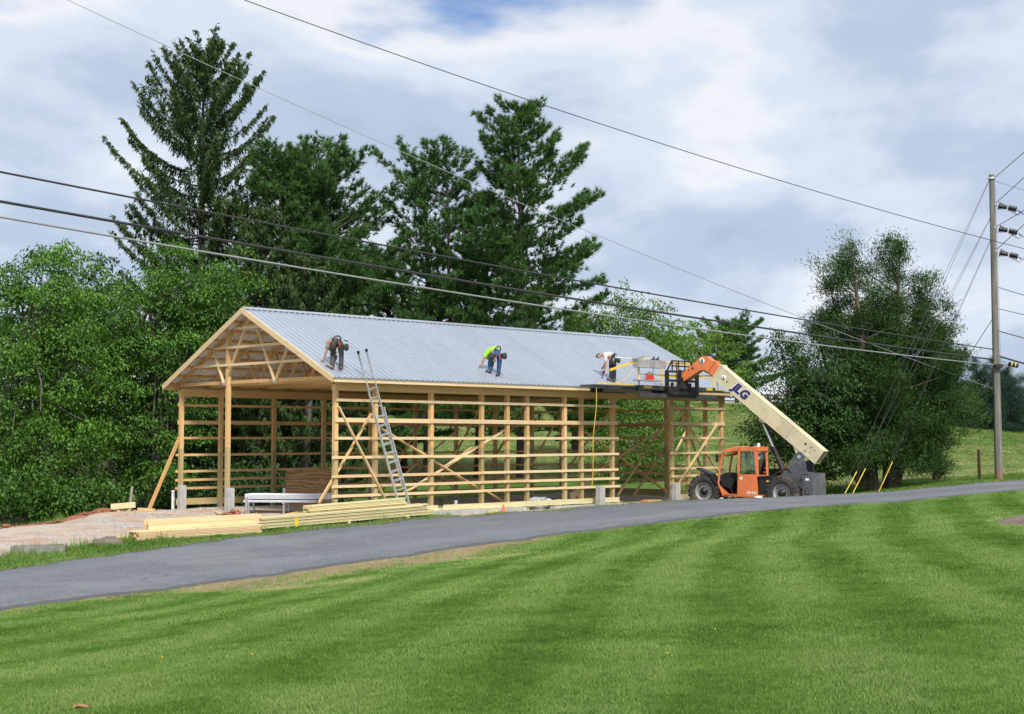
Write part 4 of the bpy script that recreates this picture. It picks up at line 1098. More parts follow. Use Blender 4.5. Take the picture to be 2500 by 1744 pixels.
# white sheets on stands
wp = thing('metal_sheet_stack', 'stack of white corrugated metal sheets on low steel stands at the gable opening', 'metal sheets', tuple(at_y(700, 1262, 48.0)))
s0 = at_y(597, 1206, 48.2); s1 = at_y(806, 1206, 48.0); sd = Vector((s1.x - s0.x, s1.y - s0.y, 0)).normalized(); sn = Vector((-sd.y, sd.x, 0))
def corr(z, a, b, n0, n1):
    m = MB(); prof = []; x = n0; f = 0
    while x < n1: prof.append((x, 0.02 if f % 4 in (1, 2) else 0.0)); x += 0.05; f += 1
    n = len(prof); P0 = Vector((s0.x, s0.y, z)); vs = []
    for t in (a, b):
        for dz in (0, -0.006):
            vs += [P0 + sd * t + sn * x_ + ZU * (zz_ + dz) for x_, zz_ in prof]
    fs = [(i, 2 * n + i, 2 * n + i + 1, i + 1) for i in range(n - 1)] + [(n + i, n + i + 1, 3 * n + i + 1, 3 * n + i) for i in range(n - 1)] + [(i, i + 1, n + i + 1, n + i) for i in range(n - 1)] + [(2 * n + i, 3 * n + i, 3 * n + i + 1, 2 * n + i + 1) for i in range(n - 1)] + [(0, n, 3 * n, 2 * n), (n - 1, 3 * n - 1, 4 * n - 1, 2 * n - 1)]
    m.add(vs, fs); return m
zt = s0.z
for k in range(16):
    corr(zt - 0.03 - 0.014 * k - (0.05 if k > 10 else 0), 0.012 * (k % 3) - (0.05 if k > 10 else 0), 2.95 + 0.02 * (k % 4) - (0.5 if k > 10 else 0), 0.0 + 0.01 * (k % 2), 0.93).build('metal_sheet', M['white_metal'], wp, True)
for t in (0.12, 1.35, 2.6):
    m = MB(); q = Vector((s0.x, s0.y, 0)) + sd * t; zb_ = zt - 0.03 - 0.014 * 15 - 0.06
    for nn2 in (0.1, 0.82):
        r = q + sn * nn2; m.cyl((r.x, r.y, gz(r.x, r.y)), (r.x, r.y, zb_ - 0.03), 0.04, 10)
    a = q + sn * 0.02; b = q + sn * 0.92; m.bar((a.x, a.y, zb_ - 0.02), (b.x, b.y, zb_ - 0.02), 0.09, 0.04)
    m.build('stand', M['galv'], wp, True)
pp = MB(); q = at_y(601, 1262, 47.85); pp.cyl((q.x, q.y, gz(q.x, q.y) - 0.05), (q.x, q.y, zt - 0.13), 0.045, 12); pp.lathe([(0.0, 0.0), (0.05, 0.0), (0.05, 0.05), (0, 0.05)], (q.x, q.y, zt - 0.13), (0, 0, 1), 12)
tag(pp.build('steel_pipe_post', M['galv'], None, True, Vector((q.x, q.y, gz(q.x, q.y)))), 'short grey steel pipe post at the left end of the white sheets', 'pipe post')
# plywood screen
pl = MB(); a = at_y(697, 1148, 52.6); b = at_y(822, 1150, 52.0); hv = (b - a).normalized()
mwp = Matrix(((hv.x, -hv.y, 0, a.x), (hv.y, hv.x, 0, a.y), (0, 0, 1, 0.12), (0, 0, 0, 1)))
LL = (Vector((b.x, b.y, 0)) - Vector((a.x, a.y, 0))).length
pl.hexa([(0, 0, 0), (LL, 0, 0), (LL, 0.018, 0), (0, 0.018, 0), (0, 0.10, a.z - 0.12), (LL, 0.10, a.z - 0.12), (LL, 0.118, a.z - 0.12), (0, 0.118, a.z - 0.12)])
po = bpy.data.objects.new('plywood_sheet', pl.mesh('plywood_sheet', M['plywood'])); link(po, None, mwp)
tag(po, 'brown plywood sheet standing upright inside the barn behind the white sheets', 'plywood')
pb = MB(); pb.box((a.x + 0.1, a.y + 0.25, 0.75), (0.09, 0.04, 1.4)); pb.box((b.x - 0.1, b.y + 0.25, 0.75), (0.09, 0.04, 1.4)); pb.box(((a.x + b.x) / 2, (a.y + b.y) / 2 + 0.25, 0.08), (LL, 0.3, 0.08))
tag(pb.build('sheet_rack', M['pine'], None, True, Vector((a.x, a.y, 0.05))), 'low timber rack behind the plywood sheet', 'rack')

# raking prop at the left corner
q0 = at_y(362, 1251, 50.2); q0.z = gz(q0.x, q0.y) + 0.06; q1 = B(-0.06, BW - 0.1, 2.62)
o = board('raking_prop', q0, q1, 0.038, 0.14, M['pine'], None)
tag(o, 'slanting timber prop from the clay bank up to the left corner post', 'timber prop')
q = at_y(354, 1252, 50.0); o = board('foot_block', Vector((q.x - 0.25, q.y, gz(q.x, q.y) + 0.13)), Vector((q.x + 0.35, q.y, gz(q.x, q.y) + 0.10)), 0.2, 0.10, M['pine'])
tag(o, 'short timber block on the clay under the slanting prop', 'timber block')
q = at_y(270, 1264, 48.4); o = board('timber_offcut', Vector((q.x, q.y, gz(q.x, q.y) + 0.2)), Vector((q.x + 0.78, q.y + 0.25, gz(q.x, q.y) + 0.26)), 0.1, 0.19, M['pine_fresh'])
tag(o, 'pale timber offcut lying on the clay bank left of the slanting prop', 'timber offcut')
q = at_y(314, 1256, 50.0); o = board('survey_stake', Vector((q.x, q.y, gz(q.x, q.y) - 0.1)), Vector((q.x + 0.11, q.y, gz(q.x, q.y) + 1.05)), 0.07, 0.06, M['old_wood'])
tag(o, 'weathered grey stake standing on the clay bank at the edge of the woods', 'stake')

# white pipes
def pipe(px, py0, py1, Y, r, label, cap=False):
    p = at_y(px, py1, Y); zt_ = at_y(px, py0, Y).z; zb_ = min(p.z, gz(p.x, p.y)) - 0.03; m = MB()
    m.cyl((p.x, p.y, zb_), (p.x, p.y, zt_ - (0.06 if cap else 0)), r, 14)
    if not cap: m.lathe([(r, 0), (r * 1.12, 0), (r * 1.12, 0.06), (0.0, 0.065)], (p.x, p.y, zt_ - 0.06), (0, 0, 1), 14)
    o = thing('white_pipe', label, 'pipe', (p.x, p.y, zb_), 0, 'white plastic pipes')
    m.build('tube', M['white'], o, True)
    if cap:
        m = MB(); m.cyl((p.x, p.y, zt_ - 0.06), (p.x, p.y, zt_), r * 1.15, 14); m.build('cap', M['plastic_black'], o, True)
pipe(422, 1198, 1248, 51.9, 0.062, 'white plastic pipe standing left of the corner guard post')
pipe(694, 1192, 1215, 50.6, 0.05, 'white plastic pipe standing left of the plywood sheet')
pipe(1113, 1217, 1233, 49.3, 0.06, 'white plastic pipe with black cap on the gravel behind the skirt board', True)

# small things on and beside the site
q = at_y(1229, 1252, 47.9); cz = gz(q.x, q.y)
cn = thing('traffic_cone', 'small orange traffic cone beside the concrete curb', 'cone', (q.x, q.y, cz + 0.02))
m = MB(); m.lathe([(0.10, 0.02), (0.075, 0.05), (0.045, 0.17), (0.02, 0.29), (0.0, 0.295)], (0, 0, 0), (0, 0, 1), 14); m.build('cone_body', M['cone'], cn)
m = MB(); m.box((0, 0, 0.01), (0.26, 0.26, 0.025)); m.build('base', M['cone'], cn)
# clamp light hung on the skirt board
q = B(on_v(1079, 1236, -0.1)[0], -0.1, 0); cl = thing('clamp_light', 'black clamp fastened to the skirt board by the lumber', 'clamp', (q.x, q.y, 0.45))
m = MB(); m.bar(q + ZU * 0.40, q + ZU * 0.62, 0.03, 0.04); m.bar(q + ZU * 0.60 - BU * 0.16, q + ZU * 0.60 + BU * 0.04, 0.04, 0.05); m.bar(q + ZU * 0.42 - BU * 0.14, q + ZU * 0.47 + BU * 0.02, 0.04, 0.05); m.build('jaw', M['plastic_black'], cl, True)
m = MB(); m.cyl(q + ZU * 0.36 - BV * 0.03, q + ZU * 0.60 - BV * 0.03, 0.022, 8); m.build('handle', M['plastic_black'], cl, True)
def loose(name, label, cat, u, v, z, L, wd, h, ang, mat, group=None):
    dr_ = Matrix.Rotation(math.radians(ang), 3, 'Z') @ BU; p = B(u, v, z)
    g = gz(p.x, p.y) + 0.035 + h / 2
    return tag(board(name, Vector((p.x, p.y, g)) - dr_ * L / 2, Vector((p.x, p.y, g)) + dr_ * L / 2, wd, h, M[mat]), label, cat, group)
loose('brick', 'small orange block on the gravel in the side door opening', 'block', 14.75, -0.45, 0, 0.26, 0.2, 0.17, 10, 'brick_clay')
loose('timber_offcut', 'dull treated offcut lying in the side door opening near the guard post', 'timber offcut', 15.95, 0.1, 0, 0.6, 0.14, 0.14, -42, 'treated_dull')
loose('timber_offcut', 'wide beam offcut on the gravel inside the barn left of the clear plastic bag', 'timber offcut', 9.4, 1.6, 0, 1.5, 0.2, 0.14, -20, 'treated_dull')
loose('timber_offcut', 'short stack of boards on the gravel inside the barn right of the plastic bag', 'timber offcut', 10.4, 1.0, 0, 1.4, 0.3, 0.30, -12, 'pine')
loose('timber_offcut', 'squat pine block on the gravel inside the barn near the side door', 'timber offcut', 12.2, 1.7, 0, 0.8, 0.25, 0.28, -8, 'pine')
loose('timber_offcut', 'thin offcut leaning low against the concrete curb by the cone', 'timber offcut', 6.6, -0.42, 0, 0.5, 0.12, 0.10, 14, 'pine_fresh')
loose('timber_offcut', 'flat boards lying on the gravel just inside the front gable', 'timber offcut', 1.2, 3.6, 0, 2.6, 0.3, 0.08, 38, 'pine')
loose('timber_offcut', 'splintered offcut on the apron beside the middle guard post', 'timber offcut', -0.5, 6.0, 0, 0.6, 0.14, 0.05, 70, 'pine_fresh')
loose('metal_sheet', 'grey metal sheet lying on the gravel behind the foot of the ladder', 'metal sheet', 4.0, 1.6, 0.0, 1.9, 0.5, 0.03, -18, 'galv')
m = MB(); p = B(9.9, 0.55, 0); m.blob((0, 0, 0.2), 0.42, 3, (1.2, 0.8, 0.62), 12, 8, 0.22)
o = m.build('plastic_bag', M['plastic_film'], None, False, Vector((p.x, p.y, gz(p.x, p.y) + 0.02))); tag(o, 'crumpled clear plastic bag on the gravel inside the barn', 'plastic bag')
m = MB(); p = B(10.35, 0.6, 0.45); m.tube([p - BU * 0.25, p + BU * 0.5], [0.06, 0.06], 12)
tag(m.build('dark_pipe', M['steel_dark'], None, True, p), 'dark pipe lying on the boards inside the barn', 'pipe')
# red clay clods by the middle guard post, clods along the bank
m = MB(); p = B(-0.75, 4.75, 0); rc = random.Random(4)
for k in range(26):
    a = rc.random() * 6.28; r_ = 0.42 * rc.random() ** 0.7; s = rc.uniform(0.04, 0.10)
    m.blob((r_ * math.cos(a), r_ * math.sin(a), 0.03 + 0.28 * (1 - r_ / 0.42) * rc.random()), s, k, (1, 1, 0.8), 6, 4, 0.3)
tag(m.build('clay_heap', M['clay'], None, False, Vector((p.x, p.y, gz(p.x, p.y) + 0.02))), 'small heap of red clay clods beside the middle guard post', 'clay heap')
m = MB()
for k in range(420):
    i = rc.randrange(0, 8); t = rc.random(); P0, P1 = dirt_poly[i], dirt_poly[i + 1]
    x = P0[0] + (P1[0] - P0[0]) * t - rc.uniform(-0.1, 0.8); y = P0[1] + (P1[1] - P0[1]) * t + rc.uniform(0, 0.9)
    s = rc.uniform(0.015, 0.05) * (2.0 if rc.random() < 0.12 else 1); m.blob((x, y, gz(x, y) + 0.10 + s * 0.3), s, k, (1.2, 1, 0.8), 6, 4, 0.35)
tag(m.build('clay_clods', M['clay'], None), 'red clay clods scattered along the bank edge', 'clods', kind='stuff')
m = MB(); q = at_y(262, 1334, 38.3); m.blob((0, 0, 0.05), 0.42, 8, (1.1, 0.7, 0.5), 10, 6, 0.25)
M['earth'] = plain('grey_brown_earth', (0.17, 0.14, 0.105), 0.95, 0, 0.3, 6, None, 0, 0.6)
tag(m.build('earth_mound', M['earth'], None, False, Vector((q.x, q.y, gz(q.x, q.y)))), 'small grey-brown earth mound left of the pale pine stack', 'earth mound')
M['old_concrete'] = plain('weathered_old_concrete', (0.27, 0.26, 0.235), 0.95, 0, 0.3, 5, (0.15, 0.15, 0.10), 0.6)
# half buried concrete basin near the left border
q = at_y(95, 1336, 36.9); gq = gz(q.x, q.y); bs = thing('concrete_basin', 'weathered grey concrete trough sunk in the gravel at the left border', 'trough', (q.x, q.y, gq - 0.04), math.radians(14))
for nm, c, s in (('wall', (0, -0.28, 0.10), (1.35, 0.06, 0.34)), ('wall', (0, 0.28, 0.10), (1.35, 0.06, 0.34)), ('end_wall', (-0.645, 0, 0.098), (0.06, 0.50, 0.34)), ('end_wall', (0.645, 0, 0.098), (0.06, 0.50, 0.34)), ('floor', (0, 0, 0.02), (1.2, 0.48, 0.05))):
    mm = MB(); mm.box(c, s); mm.build(nm, M['old_concrete'], bs)
m = MB(); rs = random.Random(12)
for k in range(90):
    u, v = (rs.uniform(-3.5, 0.5), rs.uniform(0.5, 8.5)) if k % 3 else (rs.uniform(1, 16), rs.uniform(0.4, 2.5))
    p = B(u, v, 0); a_ = rs.random() * 3.14; L_ = rs.uniform(0.06, 0.32); dd = Vector((math.cos(a_), math.sin(a_), rs.uniform(-0.1, 0.15))) * L_ / 2; c0_ = Vector((p.x, p.y, gz(p.x, p.y) + 0.06))
    m.bar(c0_ - dd, c0_ + dd, rs.uniform(0.02, 0.09), 0.02)
tag(m.build('wood_scraps', M['pine_fresh'], None), 'splinters and small wood scraps scattered over the gravel', 'scraps', kind='stuff')
# pale lumps at the pavement edge by the machine
for px_p, py_p, Y_p, s, lb in ((1852, 1215, 50.8, 0.101, 'white paper wrapper on the road edge under the orange machine'), (1762, 1220.5, 51.3, 0.05, 'small pale stone on the road edge by the front wheel of the orange machine')):
    q = at_y(px_p, py_p, Y_p); mm = MB(); mm.blob((0, 0, 0.03), s, 5, (1.5, 0.6, 0.5), 9, 5, 0.3)
    tag(mm.build('roadside_litter' if s > 0.1 else 'stone', M['white'] if s > 0.1 else M['stone_white'], None, False, Vector((q.x, q.y, gz(q.x, q.y) + 0.03))), lb, 'litter' if s > 0.1 else 'stone')
q = at_z(197, 1734, 0.97); lf = MB()
lf.add([(-0.0495, 0.0, 0.04), (-0.011, -0.0245, 0.06), (0.0495, -0.014, 0.048), (0.055, 0.014, 0.04), (0.0, 0.028, 0.036), (-0.0275, 0.021, 0.032), (-0.0495, -0.007, 0.024), (-0.011, -0.028, 0.044), (0.0495, -0.021, 0.032), (0.055, 0.007, 0.028), (0.0, 0.021, 0.024), (-0.0275, 0.014, 0.02)],
       [(0, 1, 2, 3, 4, 5), (11, 10, 9, 8, 7, 6), (0, 6, 7, 1), (1, 7, 8, 2), (2, 8, 9, 3), (3, 9, 10, 4), (4, 10, 11, 5), (5, 11, 6, 0)])
tag(lf.build('dry_leaf', M['leaf_brown'], None, False, Vector((q.x, q.y, gz(q.x, q.y) + 0.02))), 'curled brown dry leaf lying on the lawn at the bottom left', 'leaf')

# ------------------------------------------------------------------ lettering as flat mesh
def text_mesh(name, s, size, mat, shear=0.0, bold=0.0, extrude=0.002):
    cu = bpy.data.curves.new(name, 'FONT'); cu.body = s; cu.size = size; cu.align_x = 'CENTER'; cu.align_y = 'CENTER'
    cu.extrude = extrude; cu.offset = bold; cu.shear = shear; cu.resolution_u = 3
    ob = bpy.data.objects.new(name, cu); COL.objects.link(ob)
    dg = bpy.context.evaluated_depsgraph_get(); me = bpy.data.meshes.new_from_object(ob.evaluated_get(dg))
    bpy.data.objects.remove(ob, do_unlink=True)
    me.materials.clear(); me.materials.append(mat)
    return me
def place_text(name, me, parent, pos, ax, ay):
    """pos, ax, ay in the parent's frame"""
    ax = Vector(ax).normalized(); ay = Vector(ay).normalized(); az = ax.cross(ay)
    loc = Matrix(((ax.x, ay.x, az.x, pos[0]), (ax.y, ay.y, az.y, pos[1]), (ax.z, ay.z, az.z, pos[2]), (0, 0, 0, 1)))
    return link(bpy.data.objects.new(name, me), parent, MW[parent] @ loc)

# ------------------------------------------------------------------ telescopic handler (x forward, y to its left = towards the lane, z up)
SC = 0.9506
HEAD = math.radians(143.6)
tel = thing('telehandler', 'orange and cream telescopic handler with raised boom parked beside the barn', 'telehandler',
            mat=Matrix.Translation((10.436, 51.73, 0.06)) @ Matrix.Rotation(HEAD, 4, 'Z') @ Matrix.Scale(SC, 4))
WB = 3.37; TR = 0.68
def wheel_meshes():
    tw = 0.19
    t = MB()
    prof = [(0.345, -0.15), (0.36, -0.185), (0.50, -0.195), (0.60, -0.185), (0.645, -0.15), (0.655, 0), (0.645, 0.15), (0.60, 0.185), (0.50, 0.195), (0.36, 0.185), (0.345, 0.15), (0.345, -0.15)]
    t.lathe(prof, (0, 0, 0), (0, 1, 0), 36)
    for k in range(22):                       # tread bars, two herringbone rows
        for s in (-1, 1):
            a = 2 * math.pi * (k + (0.5 if s > 0 else 0)) / 22
            p0 = Vector((math.cos(a) * 0.655, s * 0.015, math.sin(a) * 0.655)); a2 = a + 0.16
            p1 = Vector((math.cos(a2) * 0.645, s * 0.175, math.sin(a2) * 0.645)); a3 = a + 0.19
            p2 = Vector((math.cos(a3) * 0.595, s * 0.20, math.sin(a3) * 0.595))
            t.bar(p0, p1, 0.05, 0.07, p0.normalized()); t.bar(p1, p2, 0.05, 0.05, Vector((math.cos(a3), s * 0.6, math.sin(a3))))
    tm = t.mesh('tyre', M['tyre'])
    r = MB(); r.lathe([(0.35, -0.16), (0.375, -0.175), (0.375, -0.15), (0.30, -0.12), (0.28, 0.02), (0.30, 0.14), (0.345, 0.165), (0.375, 0.175), (0.375, 0.15), (0.31, 0.12), (0.285, 0.05), (0.25, 0.055), (0.20, 0.09), (0.10, 0.095), (0.0, 0.095)], (0, 0, 0), (0, 1, 0), 30)
    rm = r.mesh('rim', M['rim'])
    h = MB(); h.lathe([(0.17, 0.06), (0.165, 0.13), (0.12, 0.145), (0.11, 0.20), (0.0, 0.205)], (0, 0, 0), (0, 1, 0), 20)
    for k in range(10):
        a = k * math.pi / 5; h.cyl((0.215 * math.cos(a), 0.07, 0.215 * math.sin(a)), (0.215 * math.cos(a), 0.115, 0.215 * math.sin(a)), 0.018, 6)
    hm = h.mesh('hub', M['black'])
    return tm, rm, hm
TM, RM, HM = wheel_meshes()
for x, s, st in ((0, 1, 0), (0, -1, 0), (WB, 1, 6), (WB, -1, 6)):
    loc = Matrix.Translation((x, s * 1.02, TR)) @ Matrix.Rotation(math.radians(st), 4, 'Z') @ (Matrix.Rotation(math.pi, 4, 'Z') if s < 0 else Matrix.Identity(4)) @ Matrix.Rotation(x * 1.3 + s, 4, 'Y')
    wo_ = link(bpy.data.objects.new('wheel', TM), tel, MW[tel] @ loc)
    link(bpy.data.objects.new('rim', RM), wo_, MW[tel] @ loc); link(bpy.data.objects.new('hub', HM), wo_, MW[tel] @ loc)
def part(name, mat, fn, parent=None):
    m = MB(); fn(m); return m.build(name, M[mat] if isinstance(mat, str) else mat, parent or tel)
part('chassis', 'black', lambda m: (m.box((1.6, 0, 0.72), (4.2, 0.55, 0.42)), m.box((0, 0, TR), (0.3, 1.7, 0.28)), m.box((WB, 0, TR), (0.3, 1.7, 0.28)), m.box((3.75, 0, 0.75), (0.3, 0.9, 0.4)), m.prism([(-0.75, 0.5), (0.5, 0.45), (0.5, 0.95), (-0.75, 1.0)], (0, 0.9, 0), (1, 0, 0), (0, 0, 1), (0, -1.8, 0)) if False else None))
# cab: frame of orange tube, closed lower door, dark engine box behind
CX0, CX1, CY0, CY1 = 1.02, 2.72, 0.22, 1.14
def cab_frame(m):
    r = 0.042
    for y in (CY1 - 0.03, CY0 + 0.03):
        m.tube([(2.52, y, 0.55), (2.74, y, 0.98), (2.66, y, 1.65), (2.54, y, 2.18), (2.40, y, 2.30), (1.95, y, 2.40), (1.45, y, 2.42), (1.20, y, 2.36), (1.12, y, 2.1), (1.03, y, 1.3)], r, 8)
    m.bar((2.52, CY1 - 0.03, 0.55), (1.02, CY1 - 0.03, 0.52), 0.06, 0.10)
    m.bar((2.52, CY0 + 0.03, 0.55), (1.02, CY0 + 0.03, 0.52), 0.06, 0.10)
    m.bar((2.52, CY0, 0.55), (2.52, CY1, 0.55), 0.10, 0.06)
    for y in (CY1 - 0.03,): m.bar((1.86, y, 0.5), (1.78, y, 2.38), 0.07, 0.10, (0, 1, 0))
part('cab_frame', 'orange', cab_frame)
part('cab_roof', 'orange', lambda m: (m.prism([(2.42, 2.31), (1.98, 2.41), (1.48, 2.44), (1.02, 2.43), (1.00, 2.28), (1.75, 2.30), (2.40, 2.22)], (0, CY0 - 0.02, 0), (1, 0, 0), (0, 0, 1), (0, CY1 - CY0 + 0.04, 0)),))
def guard_bars(m):
    for k in range(7):
        y = CY0 + 0.08 + k * 0.125; m.bar((2.60, y, 2.06), (1.85, y, 2.26), 0.02, 0.04)
part('roof_guard', 'orange', guard_bars)
def lower_door(m):
    pts = [(1.02, 0.50), (1.86, 0.52), (1.84, 1.36), (1.06, 1.38)]
    m.prism(pts, (0, CY1 - 0.06, 0), (1, 0, 0), (0, 0, 1), (0, 0.07, 0))
    for a, b in (((1.06, 1.38), (1.12, 2.36)), ((1.84, 1.36), (1.80, 2.36)), ((1.10, 2.30), (1.80, 2.30))):
        m.bar((a[0], CY1 - 0.015, a[1]), (b[0], CY1 - 0.015, b[1]), 0.06, 0.09, (0, 1, 0))
dr_ = part('door', 'orange', lower_door)
part('side_window', 'glass', lambda m: m.prism([(1.10, 1.40), (1.80, 1.40), (1.77, 2.28), (1.14, 2.28)], (0, CY1 - 0.02, 0), (1, 0, 0), (0, 0, 1), (0, 0.006, 0)), dr_)
part('front_sill', 'orange', lambda m: (m.prism([(2.74, 0.98), (2.52, 0.50), (1.9, 0.52), (2.32, 0.62)], (0, CY1 - 0.05, 0), (1, 0, 0), (0, 0, 1), (0, 0.05, 0)), m.box((2.1, 0.68, 0.53), (0.9, 0.86, 0.05))))
def rear_frame(m):
    for y in (CY0 + 0.03, CY1 - 0.03): m.bar((1.03, y, 1.28), (1.06, y, 2.36), 0.07, 0.07)
    m.bar((1.04, CY0, 1.32), (1.04, CY1, 1.32), 0.07, 0.06); m.bar((1.06, CY0, 2.32), (1.06, CY1, 2.32), 0.08, 0.14)
part('cab_rear_frame', 'orange', rear_frame)
part('rear_window', 'glass', lambda m: m.hexa([(1.03, CY0 + 0.06, 1.34), (1.03, CY1 - 0.06, 1.34), (1.036, CY1 - 0.06, 1.34), (1.036, CY0 + 0.06, 1.34), (1.06, CY0 + 0.06, 2.26), (1.06, CY1 - 0.06, 2.26), (1.066, CY1 - 0.06, 2.26), (1.066, CY0 + 0.06, 2.26)]))
part('dashboard', 'plastic_black', lambda m: (m.prism([(2.62, 0.92), (2.66, 1.28), (2.42, 1.42), (2.08, 1.10), (2.2, 0.78)], (0, CY0 + 0.08, 0), (1, 0, 0), (0, 0, 1), (0, 0.76, 0)), m.tube([(2.25, 0.68, 1.15), (2.08, 0.68, 1.42)], 0.03, 8)))
part('steering_wheel', 'plastic_black', lambda m: m.tube([Vector((2.06, 0.68, 1.45)) + Vector((0.75 * math.sin(k * math.pi / 8) * 0.19 * 0.5, math.cos(k * math.pi / 8) * 0.19, math.sin(k * math.pi / 8) * 0.16)) for k in range(17)], 0.014, 6))
part('seat', 'plastic_black', lambda m: (m.box((1.48, 0.68, 0.98), (0.5, 0.5, 0.14)), m.prism([(1.28, 1.02), (1.18, 1.75), (1.08, 1.75), (1.16, 1.02)], (0, 0.44, 0), (1, 0, 0), (0, 0, 1), (0, 0.48, 0)), m.box((1.45, 0.68, 0.72), (0.4, 0.4, 0.4))))
part('engine_box', 'plastic_black', lambda m: (m.prism([(1.0, 0.62), (1.0, 1.24), (0.30, 1.26), (0.12, 1.16), (0.10, 1.36 - 0.2), (0.42, 0.62)], (0, 0.30, 0), (1, 0, 0), (0, 0, 1), (0, 0.78, 0)), m.prism([(1.0, 1.25), (0.30, 1.27), (0.05, 1.14), (0.05, 1.22), (0.28, 1.33), (1.0, 1.31)], (0, 0.28, 0), (1, 0, 0), (0, 0, 1), (0, 0.86, 0))))
part('step', 'orange', lambda m: (m.box((0.72, 1.02, 0.56), (0.55, 0.2, 0.05)), m.box((0.88, 0.92, 0.62), (0.06, 0.1, 0.2))))
part('engine_hood', 'plastic_black', lambda m: m.prism([(2.6, 0.75), (2.6, 1.25), (2.2, 1.48), (0.6, 1.60), (0.3, 1.45), (0.3, 0.75)], (0, -1.12, 0), (1, 0, 0), (0, 0, 1), (0, 0.72, 0)))
part('hood_panel', 'orange', lambda m: (m.box((0.55, -0.76, 1.62), (0.62, 0.76, 0.08)), m.box((0.55, -0.38, 1.45), (0.62, 0.02, 0.06)), m.box((0.26, -0.38, 1.52), (0.06, 0.02, 0.26))))
part('fender', 'plastic_black', lambda m: m.prism([(3.68, 1.56), (3.62, 1.60), (3.02, 1.36), (2.72, 0.98), (2.78, 0.95), (3.06, 1.30)], (0, 0.80, 0), (1, 0, 0), (0, 0, 1), (0, 0.42, 0)))
part('mirror', 'plastic_black', lambda m: (m.box((2.72, CY1 + 0.10, 1.98), (0.05, 0.14, 0.30)), m.tube([(2.6, CY1, 2.05), (2.72, CY1 + 0.08, 2.08)], 0.012, 6)))
part('work_light', 'plastic_black', lambda m: (m.cyl((1.38, 0.95, 2.50), (1.29, 0.98, 2.52), 0.075, 12), m.cyl((1.35, 0.95, 2.42), (1.35, 0.95, 2.5), 0.015, 6)))
part('beacon', 'white', lambda m: m.lathe([(0.065, 0), (0.07, 0.03), (0.06, 0.12), (0.04, 0.15), (0, 0.155)], (1.06, 0.95, 2.43), (0, 0, 1), 12))
# rear tower plates that carry the boom
PV = Vector((-0.30, -0.15, 2.05))
for y in (0.20, -0.52):
    part('tower_plate', 'grey_machine', lambda m, y=y: m.prism([(0.95, 0.95), (0.30, 1.50), (-0.10, 2.12), (-0.24, 2.24), (-0.40, 2.22), (-0.50, 2.08), (-0.58, 1.55), (-0.72, 1.36), (-0.72, 0.85), (0.85, 0.80)], (0, y - 0.02, 0), (1, 0, 0), (0, 0, 1), (0, 0.05, 0)))
part('rear_frame', 'grey_machine', lambda m: (m.box((-0.1, -0.15, 0.90), (1.5, 0.66, 0.5)), m.cyl((-0.05, 0.15, 0.98), (-0.05, 0.55, 0.98), 0.09, 12), m.box((-0.42, 0.42, 0.98), (0.5, 0.35, 0.22))))
part('counterweight', 'grey_machine', lambda m: (m.prism([(-0.66, 0.52), (-0.58, 0.62), (-0.60, 1.38), (-0.70, 1.42), (-1.00, 1.42), (-1.03, 0.56), (-0.96, 0.50)], (0, -0.60, 0), (1, 0, 0), (0, 0, 1), (0, 1.22, 0)), m.box((-0.70, 0.40, 1.44), (0.36, 0.50, 0.05))))
part('tow_hook', 'grey_machine', lambda m: m.tube([Vector((-0.86 + 0.10 * math.cos(a), 0.635, 0.78 + 0.13 * math.sin(a))) for a in np.linspace(-2.2, 1.2, 9)], 0.022, 6))
# boom
EL = math.radians(38); ba = Vector((math.cos(EL), 0, math.sin(EL))); bn = Vector((-math.sin(EL), 0, math.cos(EL)))
def bp(a, n, y=0): return PV + ba * a + bn * n + Vector((0, y, 0))
def boom_box(m, a0, a1, n0, n1, hw, t=0.02):
    # hollow rectangular section, open at the rear
    for c, s in ((((n0 + n1) / 2, hw), (n1 - n0, 't')), (((n0 + n1) / 2, -hw), (n1 - n0, 't'))):
        m.bar(bp(a0, c[0], c[1]), bp(a1, c[0], c[1]), t, s[0], bn)
    m.bar(bp(a0, n1 - t / 2 + 0.003, 0), bp(a1, n1 - t / 2 + 0.003, 0), 2 * hw + t + 0.006, t, bn)
    m.bar(bp(a0, n0 + t / 2 - 0.003, 0), bp(a1, n0 + t / 2 - 0.003, 0), 2 * hw + t + 0.006, t, bn)
bm_ = part('boom', 'cream', lambda m: (boom_box(m, -0.62, 4.92, 0.14, 0.76, 0.21), m.prism([(-0.35, 0.14), (-0.16, -0.10), (0.12, -0.10), (0.55, 0.14)], PV + Vector((0, -0.2, 0)), ba, bn, (0, 0.4, 0)), m.prism([(1.95, 0.14), (2.15, 0.0), (2.32, 0.0), (2.5, 0.14)], PV + Vector((0, -0.1, 0)), ba, bn, (0, 0.2, 0))))
part('boom_shade_plate', 'plastic_black', lambda m: m.bar(bp(-0.50, 0.45, 0), bp(-0.46, 0.45, 0), 0.39, 0.57, bn), bm_)  # black plate added to stand in for the shade inside the hollow boom
part('boom_collar', 'cream', lambda m: (m.bar(bp(4.88, 0.77, 0), bp(4.96, 0.77, 0), 0.50, 0.04, bn), m.bar(bp(4.88, 0.45, 0.225), bp(4.96, 0.45, 0.225), 0.03, 0.64, bn), m.bar(bp(4.88, 0.45, -0.225), bp(4.96, 0.45, -0.225), 0.03, 0.64, bn)), bm_)
part('boom_hole_discs', 'plastic_black', lambda m: [m.cyl(bp(a, n, 0.222), bp(a, n, 0.226), r, 12) for a, n, r in ((0.15, 0.52, 0.045), (-0.12, 0.55, 0.028), (0.0, 0.30, 0.03), (-0.2, 0.36, 0.022), (4.32, 0.40, 0.035), (-0.30, 0.55, 0.02))], bm_)['kind'] = 'stuff'  # flat black discs paint the shade of holes on the boom side
